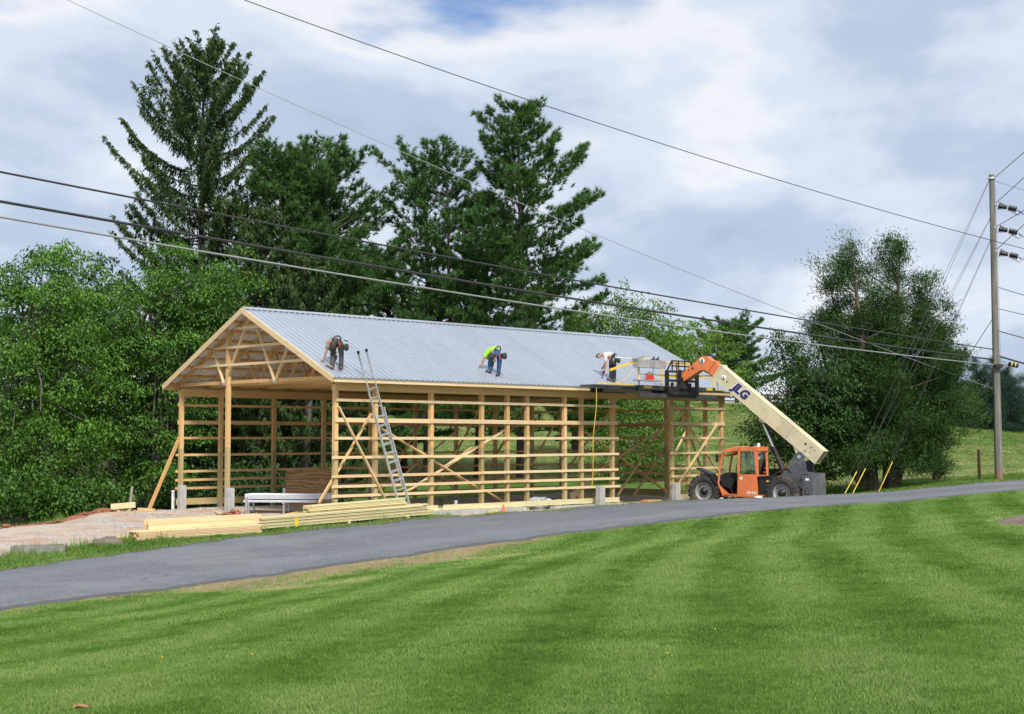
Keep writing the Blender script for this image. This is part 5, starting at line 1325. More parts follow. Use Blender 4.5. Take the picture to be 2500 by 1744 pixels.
part('pivot_pin', 'galv', lambda m: (m.cyl(PV + Vector((0, 0.40, 0)), PV + Vector((0, -0.44, 0)), 0.075, 14),))
part('inner_boom', 'orange', lambda m: boom_box(m, 4.6, 5.32, 0.20, 0.70, 0.165), bm_)
part('inner_boom_flange', 'orange', lambda m: (m.bar(bp(5.26, 0.71, 0), bp(5.32, 0.71, 0), 0.46, 0.05, bn), m.bar(bp(5.26, 0.45, 0.195), bp(5.32, 0.45, 0.195), 0.05, 0.56, bn), m.bar(bp(5.26, 0.45, -0.195), bp(5.32, 0.45, -0.195), 0.05, 0.56, bn)), bm_)
e0 = bp(5.30, 0.68); e1 = bp(5.30, 0.22)
goose = [(e0.x, e0.z), (3.83, 6.10), (4.02, 6.10), (5.06, 5.36), (5.10, 5.16), (4.95, 5.06), (4.12, 5.52), (3.94, 5.54), (e1.x, e1.z)]
gk = part('boom_head', 'orange', lambda m: m.prism(goose, (0, PV.y - 0.17, 0), (1, 0, 0), (0, 0, 1), (0, 0.34, 0)))
part('head_hole_discs', 'plastic_black', lambda m: [m.cyl((x, PV.y + 0.171, z), (x, PV.y + 0.176, z), r, 10) for x, z, r in ((4.45, 5.62, 0.05), (4.62, 5.55, 0.03), (4.50, 5.78, 0.04))], gk)['kind'] = 'stuff'  # black discs in place of holes, their inner shade given as colour
# lift cylinder
c0 = Vector((0.35, -0.15, 1.05)); c1 = bp(2.24, 0.04)
part('cylinder_barrel', 'black', lambda m: (m.cyl(c0, c0.lerp(c1, 0.56), 0.10, 14), m.cyl(c0.lerp(c1, 0.54), c0.lerp(c1, 0.57), 0.115, 14)))
part('cylinder_rod', 'chrome', lambda m: m.cyl(c0.lerp(c1, 0.55), c1, 0.055, 12))
part('hose', 'plastic_black', lambda m: m.tube([(0.28, 0.02, 1.35), (0.12, 0.05, 1.72), (-0.05, 0.04, 1.86), (-0.18, 0.02, 1.72)], 0.022, 6))
for k_, off in enumerate((0.16, 0.10)):
    part('hose', 'plastic_black', lambda m: m.tube([bp(0.1, 0.10, off), bp(0.9, 0.07, off + 0.01), bp(1.8, 0.06, off), bp(2.1, 0.02, off)], 0.018, 6))
part('hose', 'plastic_black', lambda m: m.tube([bp(5.0, 0.18, 0.1), bp(5.25, 0.02, 0.12), (4.3, PV.y + 0.1, 5.30), (4.8, PV.y + 0.06, 5.02)], 0.02, 6))
part('hose', 'plastic_black', lambda m: m.tube([(0.75, 0.32, 1.32), (0.45, 0.30, 1.52), (0.20, 0.24, 1.60), (0.05, 0.24, 1.45)], 0.022, 6))
part('grab_handle', 'plastic_black', lambda m: m.tube([(1.90, CY1 + 0.01, 1.05), (1.92, CY1 + 0.05, 1.10), (1.89, CY1 + 0.05, 1.75), (1.87, CY1 + 0.01, 1.80)], 0.014, 6))
part('boom_seam', 'grey_machine', lambda m: m.bar(bp(0.95, 0.17, 0.2215), bp(0.95, 0.70, 0.2215), 0.004, 0.012, ba), bm_)
part('decal', 'yellow', lambda m: m.box((0.62, 1.085, 1.12), (0.10, 0.004, 0.07)))
part('decal', 'yellow', lambda m: m.bar(bp(1.35, 0.30, 0.2225), bp(1.50, 0.30, 0.2225), 0.004, 0.07, bn), bm_)
part('decal', 'white', lambda m: m.box((-0.80, 0.622, 1.20), (0.14, 0.004, 0.09)))
# lettering
yv = PV.y + 0.224
pos = bp(3.62, 0.46)
txo = text_mesh('brand_outline', 'JLG', 0.50, M['white'], 0.25, 0.055, 0.001)
tx = text_mesh('brand_lettering', 'JLG', 0.50, M['decal_blue'], 0.25, 0.030, 0.001)
# viewed from the machine's left the boom climbs to the left, so text runs from boom tip towards its foot
place_text('brand_outline', txo, bm_, (pos.x, yv + 0.001, pos.z), -ba, bn)
place_text('brand_lettering', tx, bm_, (pos.x, yv + 0.004, pos.z), -ba, bn)
pos = bp(4.55, 0.44)
part('warning_decal', 'white', lambda m: m.lathe([(0.0, 0.0), (0.11, 0.0), (0.11, 0.003), (0, 0.003)], (pos.x, yv - 0.001, pos.z), (0, 1, 0), 16), bm_)
part('decal_mark', 'decal_black', lambda m: m.bar((pos.x, yv + 0.004, pos.z - 0.06), (pos.x - 0.02, yv + 0.004, pos.z + 0.07), 0.004, 0.035, (1, 0, 0)), bm_)
part('number_disc', 'white', lambda m: m.lathe([(0.0, 0.0), (0.125, 0.0), (0.125, 0.004), (0, 0.004)], (4.02, PV.y + 0.17, 5.90), (0, 1, 0), 18), gk)
place_text('number_nine', text_mesh('number_nine', '9', 0.23, M['decal_black'], 0.15, 0.008, 0.001), gk, (4.02, PV.y + 0.177, 5.90), (-1, 0, 0), (0, 0, 1))
place_text('model_lettering', text_mesh('model_lettering', 'G9-43A', 0.13, M['white'], 0.2, 0.006, 0.001), dr_, (1.28, CY1 + 0.013, 0.66), (-1, 0, 0.02), (0, 0, 1))
part('door_sticker', 'white', lambda m: m.box((1.72, CY1 + 0.012, 1.22), (0.11, 0.003, 0.12)), dr_)
part('sticker', 'white', lambda m: (m.box((-0.15 + 0.02, 0.235, 1.95), (0.001, 0.001, 0.001)), m.box((bp(-0.15, 0.22).x, PV.y + 0.224, bp(-0.15, 0.22).z), (0.12, 0.004, 0.07))), bm_)

# carriage (turned to run along the eave)
cu0, cz1 = on_v(1665, 890, -1.55); cz0 = on_v(1665, 957, -1.55)[1]
cc_ = B(cu0, -1.55, 0)
def cp(s, n, z): return cc_ + BU * s + BV * n + ZU * z
car = MB()
hw = 0.93; zb, zt2 = cz0 + 0.0, cz1 - 0.02
for s in (-hw, hw):
    car.bar(cp(s, 0, zb + 0.10), cp(s, 0, zt2 - 0.25), 0.07, 0.16, BV)
car.bar(cp(-hw, 0, zt2 - 0.28), cp(hw, 0, zt2 - 0.28), 0.09, 0.08); car.bar(cp(-hw, 0, zb + 0.42), cp(hw, 0, zb + 0.42), 0.10, 0.09)
car.bar(cp(-hw, 0, zb + 0.10), cp(hw, 0, zb + 0.10), 0.16, 0.18); car.bar(cp(-hw, 0.0, zb - 0.06), cp(hw, 0.0, zb - 0.06), 0.20, 0.12)
for s in (-0.16, 0.16): car.bar(cp(s, 0, zb + 0.1), cp(s, 0, zt2 - 0.2), 0.06, 0.16, BV)
car.prism([(-0.30, 0.1), (-0.16, 0.50), (-0.10, 0.55), (0.10, 0.55), (0.16, 0.50), (0.30, 0.1)], cp(0, -0.14, zb), BU, ZU, BV * 0.10)
c_o = car.build('carriage', M['black'], tel, True)
rk = MB()
for s in (-0.58, -0.2, 0.2, 0.58): rk.bar(cp(s, 0.02, zt2 - 0.3), cp(s, 0.02, zt2 + 0.14), 0.05, 0.05)
rk.bar(cp(-0.62, 0.02, zt2 + 0.14), cp(0.62, 0.02, zt2 + 0.14), 0.05, 0.05); rk.bar(cp(-0.62, 0.02, zt2 - 0.06), cp(0.62, 0.02, zt2 - 0.06), 0.05, 0.05); rk.bar(cp(-hw, 0, zt2 - 0.26), cp(-0.6, 0.02, zt2 + 0.13), 0.05, 0.05); rk.bar(cp(hw, 0, zt2 - 0.26), cp(0.6, 0.02, zt2 + 0.13), 0.05, 0.05)
rk.build('load_backrest', M['black'], c_o, True)
tip_w = MW[tel] @ Vector((5.0, PV.y, 5.2)); lk = MB(); lk.bar(tip_w, cp(0, -0.06, zb + 0.5), 0.22, 0.24); lk.cyl(tip_w - BU * 0.2, tip_w + BU * 0.2, 0.06, 10); lk.bar(tip_w - ZU * 0.25, cp(0.0, -0.08, zb + 0.2), 0.14, 0.14)
lk.build('carriage_link', M['black'], tel, True)
for s in (-0.55, 0.55):
    fk = MB(); fk.bar(cp(s, 0.0, zb - 0.07), cp(s, 1.05, zb - 0.07), 0.14, 0.05); fk.bar(cp(s, 0.05, zb - 0.09), cp(s, 0.05, zb + 0.35), 0.14, 0.05, BV); fk.build('fork', M['black'], c_o, True)

# ------------------------------------------------------------------ work platform lifted to the eave
DZ = zb + 0.005
pu0, pu1 = 13.30, 18.02
plat = thing('work_platform', 'dark steel work platform with yellow guard rails held at the eave by the machine', 'work platform', tuple(B(pu0, -1.0, DZ)), TH)
def P(u, v, z): return B(u, v, DZ + z)
def wpart(name, mat, fn, parent=None):
    m = MB(); fn(m); return m.build(name, M[mat], parent or plat, True)
V0, V1 = -1.40, -0.58
wpart('deck_frame', 'steel_dark', lambda m: (m.bar(P(pu0, V0, 0.12), P(pu1, V0, 0.12), 0.06, 0.17), m.bar(P(pu0, V1, 0.12), P(pu1, V1, 0.12), 0.06, 0.17), m.bar(P(pu0, V0, 0.12), P(pu0, V1, 0.12), 0.06, 0.16), m.bar(P(pu1, V0, 0.12), P(pu1, V1, 0.12), 0.06, 0.16)))
wpart('deck', 'steel_dark', lambda m: m.bar(P(pu0 + 0.03, (V0 + V1) / 2, 0.16), P(pu1 - 0.03, (V0 + V1) / 2, 0.16), V1 - V0 - 0.06, 0.03))
wpart('lower_beam', 'steel_dark', lambda m: m.bar(P(pu0 - 0.05, V0 - 0.05, -0.17), P(pu1 + 0.02, V0 - 0.05, -0.17), 0.12, 0.15))
wpart('fork_pocket', 'black', lambda m: [m.bar(P(cu0 + s, V0 - 0.02, -0.03), P(cu0 + s, V1, -0.03), 0.22, 0.12) for s in (-0.55, 0.55)])
eu0 = on_v(1433, 947, -0.95)[0]
wpart('extension_deck', 'steel_dark', lambda m: (m.bar(P(eu0, -0.98, 0.14), P(pu0 - 0.04, -0.98, 0.14), 0.78, 0.06),))
wpart('extension_runner', 'black', lambda m: (m.bar(P(pu0 - 1.9, V0 + 0.1, -0.02), P(pu0 - 0.04, V0 + 0.1, -0.02), 0.10, 0.16), m.bar(P(pu0 - 1.9, V1 - 0.1, -0.02), P(pu0 - 0.04, V1 - 0.1, -0.02), 0.10, 0.16)))
for u in (pu0 + 0.05, (pu0 + pu1) / 2 - 0.05, pu1 - 0.05):
    for v in (V0 + 0.03, V1 - 0.02):
        if v > -1 and u < 14: continue
        wpart('rail_post', 'yellow', lambda m: m.bar(P(u, v, 0.18), P(u, v, 1.14), 0.055, 0.055))
for z in (1.14, 0.62):
    wpart('guard_rail', 'yellow', lambda m: m.bar(P(pu0 + 0.05, V0 + 0.03, z), P(pu1 - 0.05, V0 + 0.03, z), 0.05, 0.05))
    wpart('guard_rail', 'yellow', lambda m: m.bar(P((pu0 + pu1) / 2 - 0.05, V1 - 0.02, z), P(pu1 - 0.05, V1 - 0.02, z), 0.05, 0.05))
gpu, gpz = on_v(1488, 904, -1.35)
wpart('gate_rail', 'yellow', lambda m: m.bar(P(pu0 + 0.05, V0 + 0.03, 1.14), B(gpu, -1.35, gpz), 0.07, 0.08))
wpart('folded_rail', 'yellow', lambda m: (m.bar(P(eu0 + 0.1, -1.34, 0.21), P(pu0 - 0.2, -1.34, 0.21), 0.05, 0.05), m.bar(P(eu0 + 1.5, -1.22, 0.20), P(eu0 + 2.0, -0.8, 0.28), 0.05, 0.05)))
wpart('label_plate', 'yellow', lambda m: (m.bar(P(pu0 + 0.25, V0 - 0.034, 0.14), P(pu0 + 0.75, V0 - 0.034, 0.14), 0.006, 0.09),))
wpart('label_plate', 'yellow', lambda m: (m.bar(P(pu1 - 0.6, V0 - 0.034, 0.14), P(pu1 - 0.2, V0 - 0.034, 0.14), 0.006, 0.09),))
def chain(m):
    a, b = P(pu0 + 0.05, V0 + 0.03, 1.05), P(pu0 - 1.25, -1.3, 0.22)
    m.tube([a.lerp(b, k / 8) - ZU * 0.15 * math.sin(math.pi * k / 8) for k in range(9)], 0.012, 5)
wpart('safety_chain', 'yellow', chain)
wpart('tie_rod', 'yellow', lambda m: m.cyl(P(pu1 - 0.02, V0, 1.15), P(pu1 + 1.1, -0.75, 0.08), 0.016, 6))
wpart('end_extension', 'steel_dark', lambda m: m.bar(P(pu1 + 0.04, -1.0, 0.10), P(pu1 + 1.15, -0.85, 0.08), 0.30, 0.06))
wpart('end_rail', 'yellow', lambda m: m.bar(P(pu1 + 0.04, -1.18, 0.17), P(pu1 + 1.1, -1.02, 0.15), 0.05, 0.05))
# job box hung on the rail, shelf with chainsaw
bu0, bu1 = on_v(1555, 885, -1.50)[0], on_v(1620, 895, -1.50)[0]
tb = thing('tool_tray', 'dented aluminium tool tray hooked on the yellow guard rail', 'tool tray', tuple(P(bu0, -1.5, 0.85)), TH)
def tray(m):
    for v in (-1.60, -1.30): m.bar(P(bu0, v, 1.02), P(bu1, v, 1.02), 0.012, 0.30)
    for u in (bu0, bu1): m.bar(P(u, -1.594, 1.02), P(u, -1.306, 1.02), 0.012, 0.298)
    m.bar(P(bu0, -1.45, 0.878), P(bu1, -1.45, 0.878), 0.28, 0.012)
m = MB(); tray(m); m.build('tray_body', M['alu_box'], tb, True)
m = MB(); [m.bar(P(u, -1.45, 0.87), P(u, -1.45, 0.40), 0.03, 0.03) for u in (bu0 + 0.08, bu1 - 0.55)]; m.build('hanger', M['galv'], tb, True)
m = MB(); m.bar(P(bu0 - 0.05, -1.48, 0.38), P(bu1 - 0.25, -1.48, 0.38), 0.34, 0.05); m.build('shelf', M['alu_box'], tb, True)
for k, (a, b, lb) in enumerate(((-0.25, 0.35, 'dark offcut lying across the left end of the tool tray'), (0.55, 0.95, 'pale wood offcut sticking up from the middle of the tool tray'), (0.25, 0.55, 'reddish board end lying on the tool tray'))):
    o = board('wood_offcut', P(bu0 + a, -1.46 + 0.05 * k, 1.195 + 0.012 * k), P(bu0 + b, -1.40 + 0.03 * k, 1.20 + 0.05 * k), 0.10, 0.035, M[('old_wood', 'pine_fresh', 'plywood')[k]]); tag(o, lb, 'offcut')
for k, (f, lb) in enumerate(((1.3, 'black clamp standing on the rim of the tool tray, left of two'), (1.62, 'black clamp standing on the rim of the tool tray, right of two'))):
    m = MB(); q = P(bu0 + f * 0.78, -1.45, 1.19); m.bar(q - BU * 0.10, q + BU * 0.10, 0.05, 0.04); m.bar(q + BU * 0.05, q + BU * 0.07 + ZU * 0.14, 0.03, 0.03); m.bar(q - BU * 0.06 + ZU * 0.03, q + BU * 0.02 + ZU * 0.07, 0.03, 0.03)
    tag(m.build('clamp', M['plastic_black'], None, True, q), lb, 'clamp')
cs_ = thing('chainsaw', 'red chainsaw lying on the shelf under the tool tray', 'chainsaw', tuple(P(bu0 + 0.75, -1.48, 0.41)), TH)
m = MB(); q = P(bu0 + 0.72, -1.48, 0.41); m.prism([(-0.16, 0), (0.22, 0), (0.24, 0.10), (0.12, 0.18), (-0.10, 0.17), (-0.17, 0.08)], q - BV * 0.08, BU, ZU, BV * 0.16); m.build('motor_body', M['red'], cs_, True)
m = MB(); m.tube([q + BU * 0.20 + ZU * 0.05, q + BU * 0.24 + ZU * 0.25, q + BU * 0.05 + ZU * 0.30, q - BU * 0.12 + ZU * 0.22, q - BU * 0.2 + ZU * 0.06], 0.018, 6); m.build('handle', M['plastic_black'], cs_, True)
m = MB(); m.prism([(-0.16, 0.05), (-0.42, 0.04), (-0.45, 0.07), (-0.42, 0.10), (-0.16, 0.11)], q - BV * 0.02, BU, ZU, BV * 0.01); m.build('guide_bar', M['galv'], cs_, True)
# long white trim lying on the roof side of the platform
o = MB(); o.bar(P(13.0, -0.62, 1.28), P(16.9, -0.62, 1.20), 0.10, 0.02)
tr0, tr1 = on_v(1508, 873, -1.42), on_v(1668, 888, -1.42)
o = MB(); o.bar(B(tr0[0], -1.36, tr0[1]), B(tr1[0], -1.36, tr1[1]), 0.20, 0.035)
tag(o.build('metal_trim', M['white_metal'], None, True, B(tr0[0], -1.4, tr0[1])), 'long white metal trim resting along the top guard rail of the platform', 'metal trim')
# yellow air hose hanging from the platform
hu, hz = on_v(1456, 948, -1.42)
m = MB(); pts = []
for k in range(26):
    f = k / 25; pts.append(B(hu + 0.04 * math.sin(f * 9) + 0.10 * f, -1.42 + 0.35 * f, hz * (1 - f) + 0.9 * f))
m.tube(pts, 0.014, 6); tag(m.build('air_hose', M['yellow_hose'], None, True, pts[-1]), 'thin yellow air hose hanging from the platform in front of the wall', 'hose')

# ------------------------------------------------------------------ people on the roof
def skin_mesh(name, chains, mat, parent, levels=1, loose=False):
    """chains: lists of (point, radius); equal points join. Grown with Skin + Subdivision, then frozen to a mesh."""
    vs = []; rad = []; ed = []; key = {}
    for ch in chains:
        prev = None
        for p, r in ch:
            k = (round(p[0], 4), round(p[1], 4), round(p[2], 4))
            if k not in key: key[k] = len(vs); vs.append(tuple(p)); rad.append(r)
            i = key[k]
            if prev is not None and prev != i: ed.append((prev, i))
            prev = i
    me = bpy.data.meshes.new(name); me.from_pydata(vs, ed, []); ob = bpy.data.objects.new(name, me); COL.objects.link(ob)
    md = ob.modifiers.new('skin', 'SKIN'); md.use_smooth_shade = True
    me.skin_vertices[0].data[0].use_root = True
    for i, r in enumerate(rad):
        me.skin_vertices[0].data[i].radius = (r, r) if not isinstance(r, tuple) else r
    sb = ob.modifiers.new('sub', 'SUBSURF'); sb.levels = levels; sb.render_levels = levels
    dg = bpy.context.evaluated_depsgraph_get(); m2 = bpy.data.meshes.new_from_object(ob.evaluated_get(dg)); m2.name = name
    bpy.data.objects.remove(ob, do_unlink=True)
    m2.materials.clear(); m2.materials.append(mat)
    mw = MW[parent] if parent else Matrix()
    m2.transform(mw.inverted())
    return link(bpy.data.objects.new(name, m2), parent, mw.copy())

def person(label, J, shirt, trousers, shoes, head_dir, extra=None):
    """J: joint name -> world position"""
    base = (J['l_ankle'] + J['r_ankle']) / 2
    root = thing('person', label, 'person', tuple(base - ZU * 0.08), 0, 'roofers working on the metal roof')
    mid = lambda a, b, f=0.5: J[a].lerp(J[b], f)
    hd = Vector(head_dir).normalized()
    hc = J['head']; cr = hc + (hc - J['neck']).normalized() * 0.10
    ch = [[(J['pelvis'], 0.14), (J['spine'], 0.135), (J['chest'], 0.155), (J['neck'], 0.065), (J['neck'].lerp(hc, 0.55), 0.07), (hc, 0.098), (cr, 0.075)],
          [(hc, 0.098), (hc + hd * 0.085 - (cr - hc) * 0.1, 0.055), (hc + hd * 0.118 - (cr - hc) * 0.25, 0.018)]]
    for s in ('l', 'r'):
        ch.append([(J['pelvis'], 0.14), (J[s + '_hip'], 0.105), (mid(s + '_hip', s + '_knee', 0.4), 0.088), (J[s + '_knee'], 0.064), (mid(s + '_knee', s + '_ankle', 0.35), 0.062), (J[s + '_ankle'], 0.045), (J[s + '_toe'], 0.038)])
        ch.append([(J['chest'], 0.155), (J[s + '_shoulder'], 0.075), (mid(s + '_shoulder', s + '_elbow'), 0.055), (J[s + '_elbow'], 0.044), (mid(s + '_elbow', s + '_wrist', 0.35), 0.045), (J[s + '_wrist'], 0.030), (J[s + '_hand'], 0.034)])
        # fingers
        w, h = J[s + '_wrist'], J[s + '_hand']; dv = (h - w).normalized(); ax = dv.cross(Vector((0.3, -1, 0.2))).normalized(); cu = dv.cross(ax) * (1 if s == 'l' else -1)
        for k, (o, ln) in enumerate(((-0.030, 0.065), (-0.010, 0.078), (0.011, 0.074), (0.031, 0.056))):
            k1 = h + ax * o + dv * 0.035; ch.append([(h, 0.034), (k1, 0.012), (k1 + dv * ln * 0.5 + cu * 0.012, 0.010), (k1 + dv * ln * 0.8 + cu * 0.035, 0.008)])
        t1 = w.lerp(h, 0.55) - ax * 0.035; ch.append([(h, 0.034), (t1 + dv * 0.01, 0.013), (t1 - ax * 0.018 + dv * 0.045, 0.010)])
    skin_mesh('body', ch, M['skin'], root, 1)
    # shirt: torso and short sleeves
    sh = [[(J['pelvis'].lerp(J['spine'], 0.35), 0.150), (J['spine'], 0.158), (J['chest'], 0.180), (J['chest'].lerp(J['neck'], 0.6), 0.095)]]
    for s in ('l', 'r'): sh.append([(J['chest'], 0.180), (J[s + '_shoulder'], 0.092), (mid(s + '_shoulder', s + '_elbow', 0.55), 0.074), (mid(s + '_shoulder', s + '_elbow', 0.72), 0.070)])
    skin_mesh('shirt', sh, shirt, root, 1)
    tr = []
    for s in ('l', 'r'):
        tr.append([(J['pelvis'], 0.168), (J[s + '_hip'], 0.122), (mid(s + '_hip', s + '_knee', 0.45), 0.104), (J[s + '_knee'], 0.086), (mid(s + '_knee', s + '_ankle', 0.4), 0.084), (mid(s + '_knee', s + '_ankle', 0.9), 0.076), (mid(s + '_knee', s + '_ankle', 0.97), 0.074)])
    tr.append([(J['pelvis'], 0.168), (J['pelvis'].lerp(J['spine'], 0.55), 0.158)])
    skin_mesh('trousers', tr, trousers, root, 1)
    for s in ('l', 'r'):
        a, t = J[s + '_ankle'], J[s + '_toe']; hl = a - (t - a).normalized() * 0.05; dz = ZU * 0.03
        skin_mesh('shoe', [[(a + ZU * 0.04, 0.058), (a - dz, 0.058), (a.lerp(t, 0.55) - dz * 0.6, 0.052), (t, 0.045), (t + (t - a).normalized() * 0.03, 0.036)], [(a - dz, 0.058), (hl - dz, 0.050)]], shoes, root, 1)
    hb_ = (cr - hc).normalized()
    skin_mesh('hair', [[(hc - hd * 0.045 - hb_ * 0.04, 0.072), (hc - hd * 0.035 + hb_ * 0.035, 0.092), (cr + hb_ * 0.012, 0.080), (cr + hd * 0.045, 0.055)]], M['hair'], root, 1)
    # tool belt: band plus pouches
    p = J['pelvis'].lerp(J['spine'], 0.22); ax = (J['spine'] - J['pelvis']).normalized(); a1 = ax.cross(BV).normalized(); a2 = ax.cross(a1)
    m = MB(); m.tube([p + (a1 * math.cos(t) + a2 * math.sin(t)) * 0.172 for t in np.linspace(0, 2 * math.pi, 19)], 0.022, 6, False); belt = m.build('tool_belt', M['leather'], root, True)
    for c, dn, sz in extra['pouches']:
        sz *= 0.86
        dn = Vector(dn).normalized(); w_ = Vector((1, 0.2, 0)); w_ = (w_ - dn * w_.dot(dn)).normalized(); de = dn.cross(w_)
        m = MB(); c_ = Vector(c); prof_ = [(0.0, -0.02), (sz * 0.40, -0.02), (sz * 0.46, sz * 0.10), (sz * 0.44, sz * 0.45), (sz * 0.38, sz * 0.78), (sz * 0.22, sz * 0.95), (0.0, sz * 0.99)]
        k0 = len(m.v); m.lathe(prof_, c_, dn, 12)
        m.v = [tuple(c_ + (Vector(p) - c_) - de * (Vector(p) - c_).dot(de) * 0.42) for p in m.v]
        po_ = m.build('pouch', M['leather'], belt, True)
    for c, d0, mt in extra.get('tools', []):
        m = MB(); c = Vector(c); m.bar(c, c + Vector(d0), 0.035, 0.035); m.build('belt_tool', M[mt], belt, True)
    return root

def drill(label, hand, aim, side_v):
    aim = Vector(aim).normalized(); sv = Vector(side_v).normalized(); up = aim.cross(sv).normalized()
    o = thing('cordless_drill', label, 'drill', tuple(hand), 0, 'cordless drills in the roofers\' hands')
    m = MB(); m.cyl(hand - up * 0.02 - aim * 0.07, hand - up * 0.02 + aim * 0.10, 0.034, 10); m.build('motor_housing', M['red'], o, True)
    m = MB(); m.cyl(hand - up * 0.02 + aim * 0.10, hand - up * 0.02 + aim * 0.15, 0.02, 8, 0.012); m.cyl(hand - up * 0.02 + aim * 0.15, hand - up * 0.02 + aim * 0.23, 0.007, 6); m.build('chuck', M['black'], o, True)
    m = MB(); m.bar(hand - aim * 0.03, hand + up * 0.13 - aim * 0.05, 0.04, 0.05, aim); m.build('grip', M['plastic_black'], o, True)
    m = MB(); m.box(hand + up * 0.165 - aim * 0.05, (0.10, 0.10, 0.075)); m.build('battery', M['plastic_black'], o, True)

def joints(spec, zoom, Y0):
    x0, y0, k = zoom; J = {}
    for n, (zx, zy, dy) in spec.items(): J[n] = at_y(x0 + zx * k, y0 + zy * k, Y0 + dy)
    return J
def fit_feet(J, lift=0.075):
    """stand the shoes on the sheet metal: slide each foot along the line of sight until it rests on the roof"""
    for s in ('l', 'r'):
        for n in (s + '_ankle', s + '_toe'):
            p = J[n]; 
            def h(q): return q.z - zroof((q - A).dot(BV))
            want = lift if n.endswith('ankle') else 0.045
            d = (p - EYE).normalized(); t = 0.0
            for _ in range(30):
                q = p + d * t; e = h(q) - want
                t += e / (SL * d.dot(BV) - d.z) if abs(SL * d.dot(BV) - d.z) > 1e-6 else 0
            J[n] = p + d * max(-0.6, min(0.6, t))
    return J
Yb = on_roof(760 + 830 * .0749, 800 + 1330 * .0749).y
J1 = joints(dict(pelvis=(850, 450, 0.0), spine=(740, 400, 0.12), chest=(610, 470, 0.28), neck=(560, 560, 0.42), head=(585, 650, 0.52),
                 l_shoulder=(560, 540, 0.12), l_elbow=(485, 780, 0.10), l_wrist=(415, 1010, 0.14), l_hand=(360, 1070, 0.16),
                 r_shoulder=(690, 560, 0.50), r_elbow=(800, 730, 0.55), r_wrist=(795, 900, 0.45), r_hand=(800, 985, 0.42),
                 l_hip=(735, 560, -0.06), l_knee=(690, 920, 0.06), l_ankle=(690, 1290, 0.0), l_toe=(500, 1240, 0.06),
                 r_hip=(950, 560, 0.06), r_knee=(980, 930, 0.14), r_ankle=(975, 1310, 0.0), r_toe=(900, 1290, 0.2)), (760, 800, .0749), Yb)
fit_feet(J1)
person('roofer in grey shirt and charcoal trousers bending over near the front gable', J1, M['shirt_grey'], M['trouser_grey'], M['boot'], (-0.6, 0.3, -0.8),
       dict(pouches=[(at_y(760 + 720 * .0749, 800 + 500 * .0749, Yb - 0.18), (-0.1, -0.1, -1), 0.27), (at_y(760 + 1110 * .0749, 800 + 560 * .0749, Yb - 0.1), (0.25, 0, -1), 0.24), (at_y(760 + 880 * .0749, 800 + 400 * .0749, Yb - 0.2), (0.1, -0.2, -1), 0.16)],
            tools=[(at_y(760 + 880 * .0749, 800 + 460 * .0749, Yb - 0.26), (0.06, 0, -0.13), 'red'), (at_y(760 + 1080 * .0749, 800 + 420 * .0749, Yb - 0.1), (0.12, 0, -0.03), 'plastic_black')]))
drill('drill in the right hand of the grey-shirted roofer', J1['r_hand'], (-0.3, 0.2, -0.9), (1, 0, -0.2))
Yb = on_roof(1150 + 720 * .0749, 820 + 1260 * .0749).y
J2 = joints(dict(pelvis=(880, 500, 0.0), spine=(760, 430, 0.10), chest=(610, 480, 0.26), neck=(540, 590, 0.42), head=(560, 690, 0.52),
                 l_shoulder=(500, 590, 0.12), l_elbow=(415, 770, 0.10), l_wrist=(345, 910, 0.14), l_hand=(312, 975, 0.15),
                 r_shoulder=(700, 600, 0.50), r_elbow=(800, 800, 0.52), r_wrist=(705, 880, 0.42), r_hand=(705, 935, 0.38),
                 l_hip=(690, 640, -0.06), l_knee=(610, 890, 0.06), l_ankle=(630, 1165, 0.0), l_toe=(490, 1150, 0.06),
                 r_hip=(925, 620, 0.04), r_knee=(925, 900, 0.12), r_ankle=(890, 1240, 0.0), r_toe=(835, 1290, 0.1)), (1150, 820, .0749), Yb)
fit_feet(J2)
person('roofer in lime green shirt and blue jeans bending over mid roof', J2, M['shirt_lime'], M['jeans'], M['shoe_dark'], (-0.6, 0.3, -0.8),
       dict(pouches=[(at_y(1150 + 700 * .0749, 820 + 610 * .0749, Yb - 0.2), (-0.1, -0.1, -1), 0.24), (at_y(1150 + 1070 * .0749, 820 + 580 * .0749, Yb - 0.05), (0.2, 0, -1), 0.25)],
            tools=[(at_y(1150 + 915 * .0749, 820 + 600 * .0749, Yb - 0.2), (0.05, 0, -0.2), 'red'), (at_y(1150 + 715 * .0749, 820 + 460 * .0749, Yb - 0.2), (0, 0, -0.12), 'galv')]))
drill('drill in the right hand of the lime-shirted roofer', J2['r_hand'], (-0.1, 0.1, -0.9), (1, 0, -0.2))
Yb = on_roof(1430 + 1050 * .0624, 840 + 1440 * .0624).y
J3 = joints(dict(pelvis=(1060, 520, 0.0), spine=(950, 420, 0.02), chest=(790, 400, 0.04), neck=(655, 430, 0.08), head=(545, 465, 0.10),
                 l_shoulder=(745, 510, -0.16), l_elbow=(790, 800, -0.16), l_wrist=(735, 1060, -0.12), l_hand=(690, 1125, -0.10),
                 r_shoulder=(720, 490, 0.24), r_elbow=(770, 740, 0.28), r_wrist=(700, 880, 0.26), r_hand=(665, 925, 0.25),
                 l_hip=(1010, 640, -0.10), l_knee=(990, 1000, -0.06), l_ankle=(1000, 1400, 0.0), l_toe=(845, 1375, 0.08),
                 r_hip=(1100, 640, 0.10), r_knee=(1120, 1000, 0.12), r_ankle=(1120, 1400, 0.06), r_toe=(1080, 1440, 0.12)), (1430, 840, .0624), Yb)
fit_feet(J3)
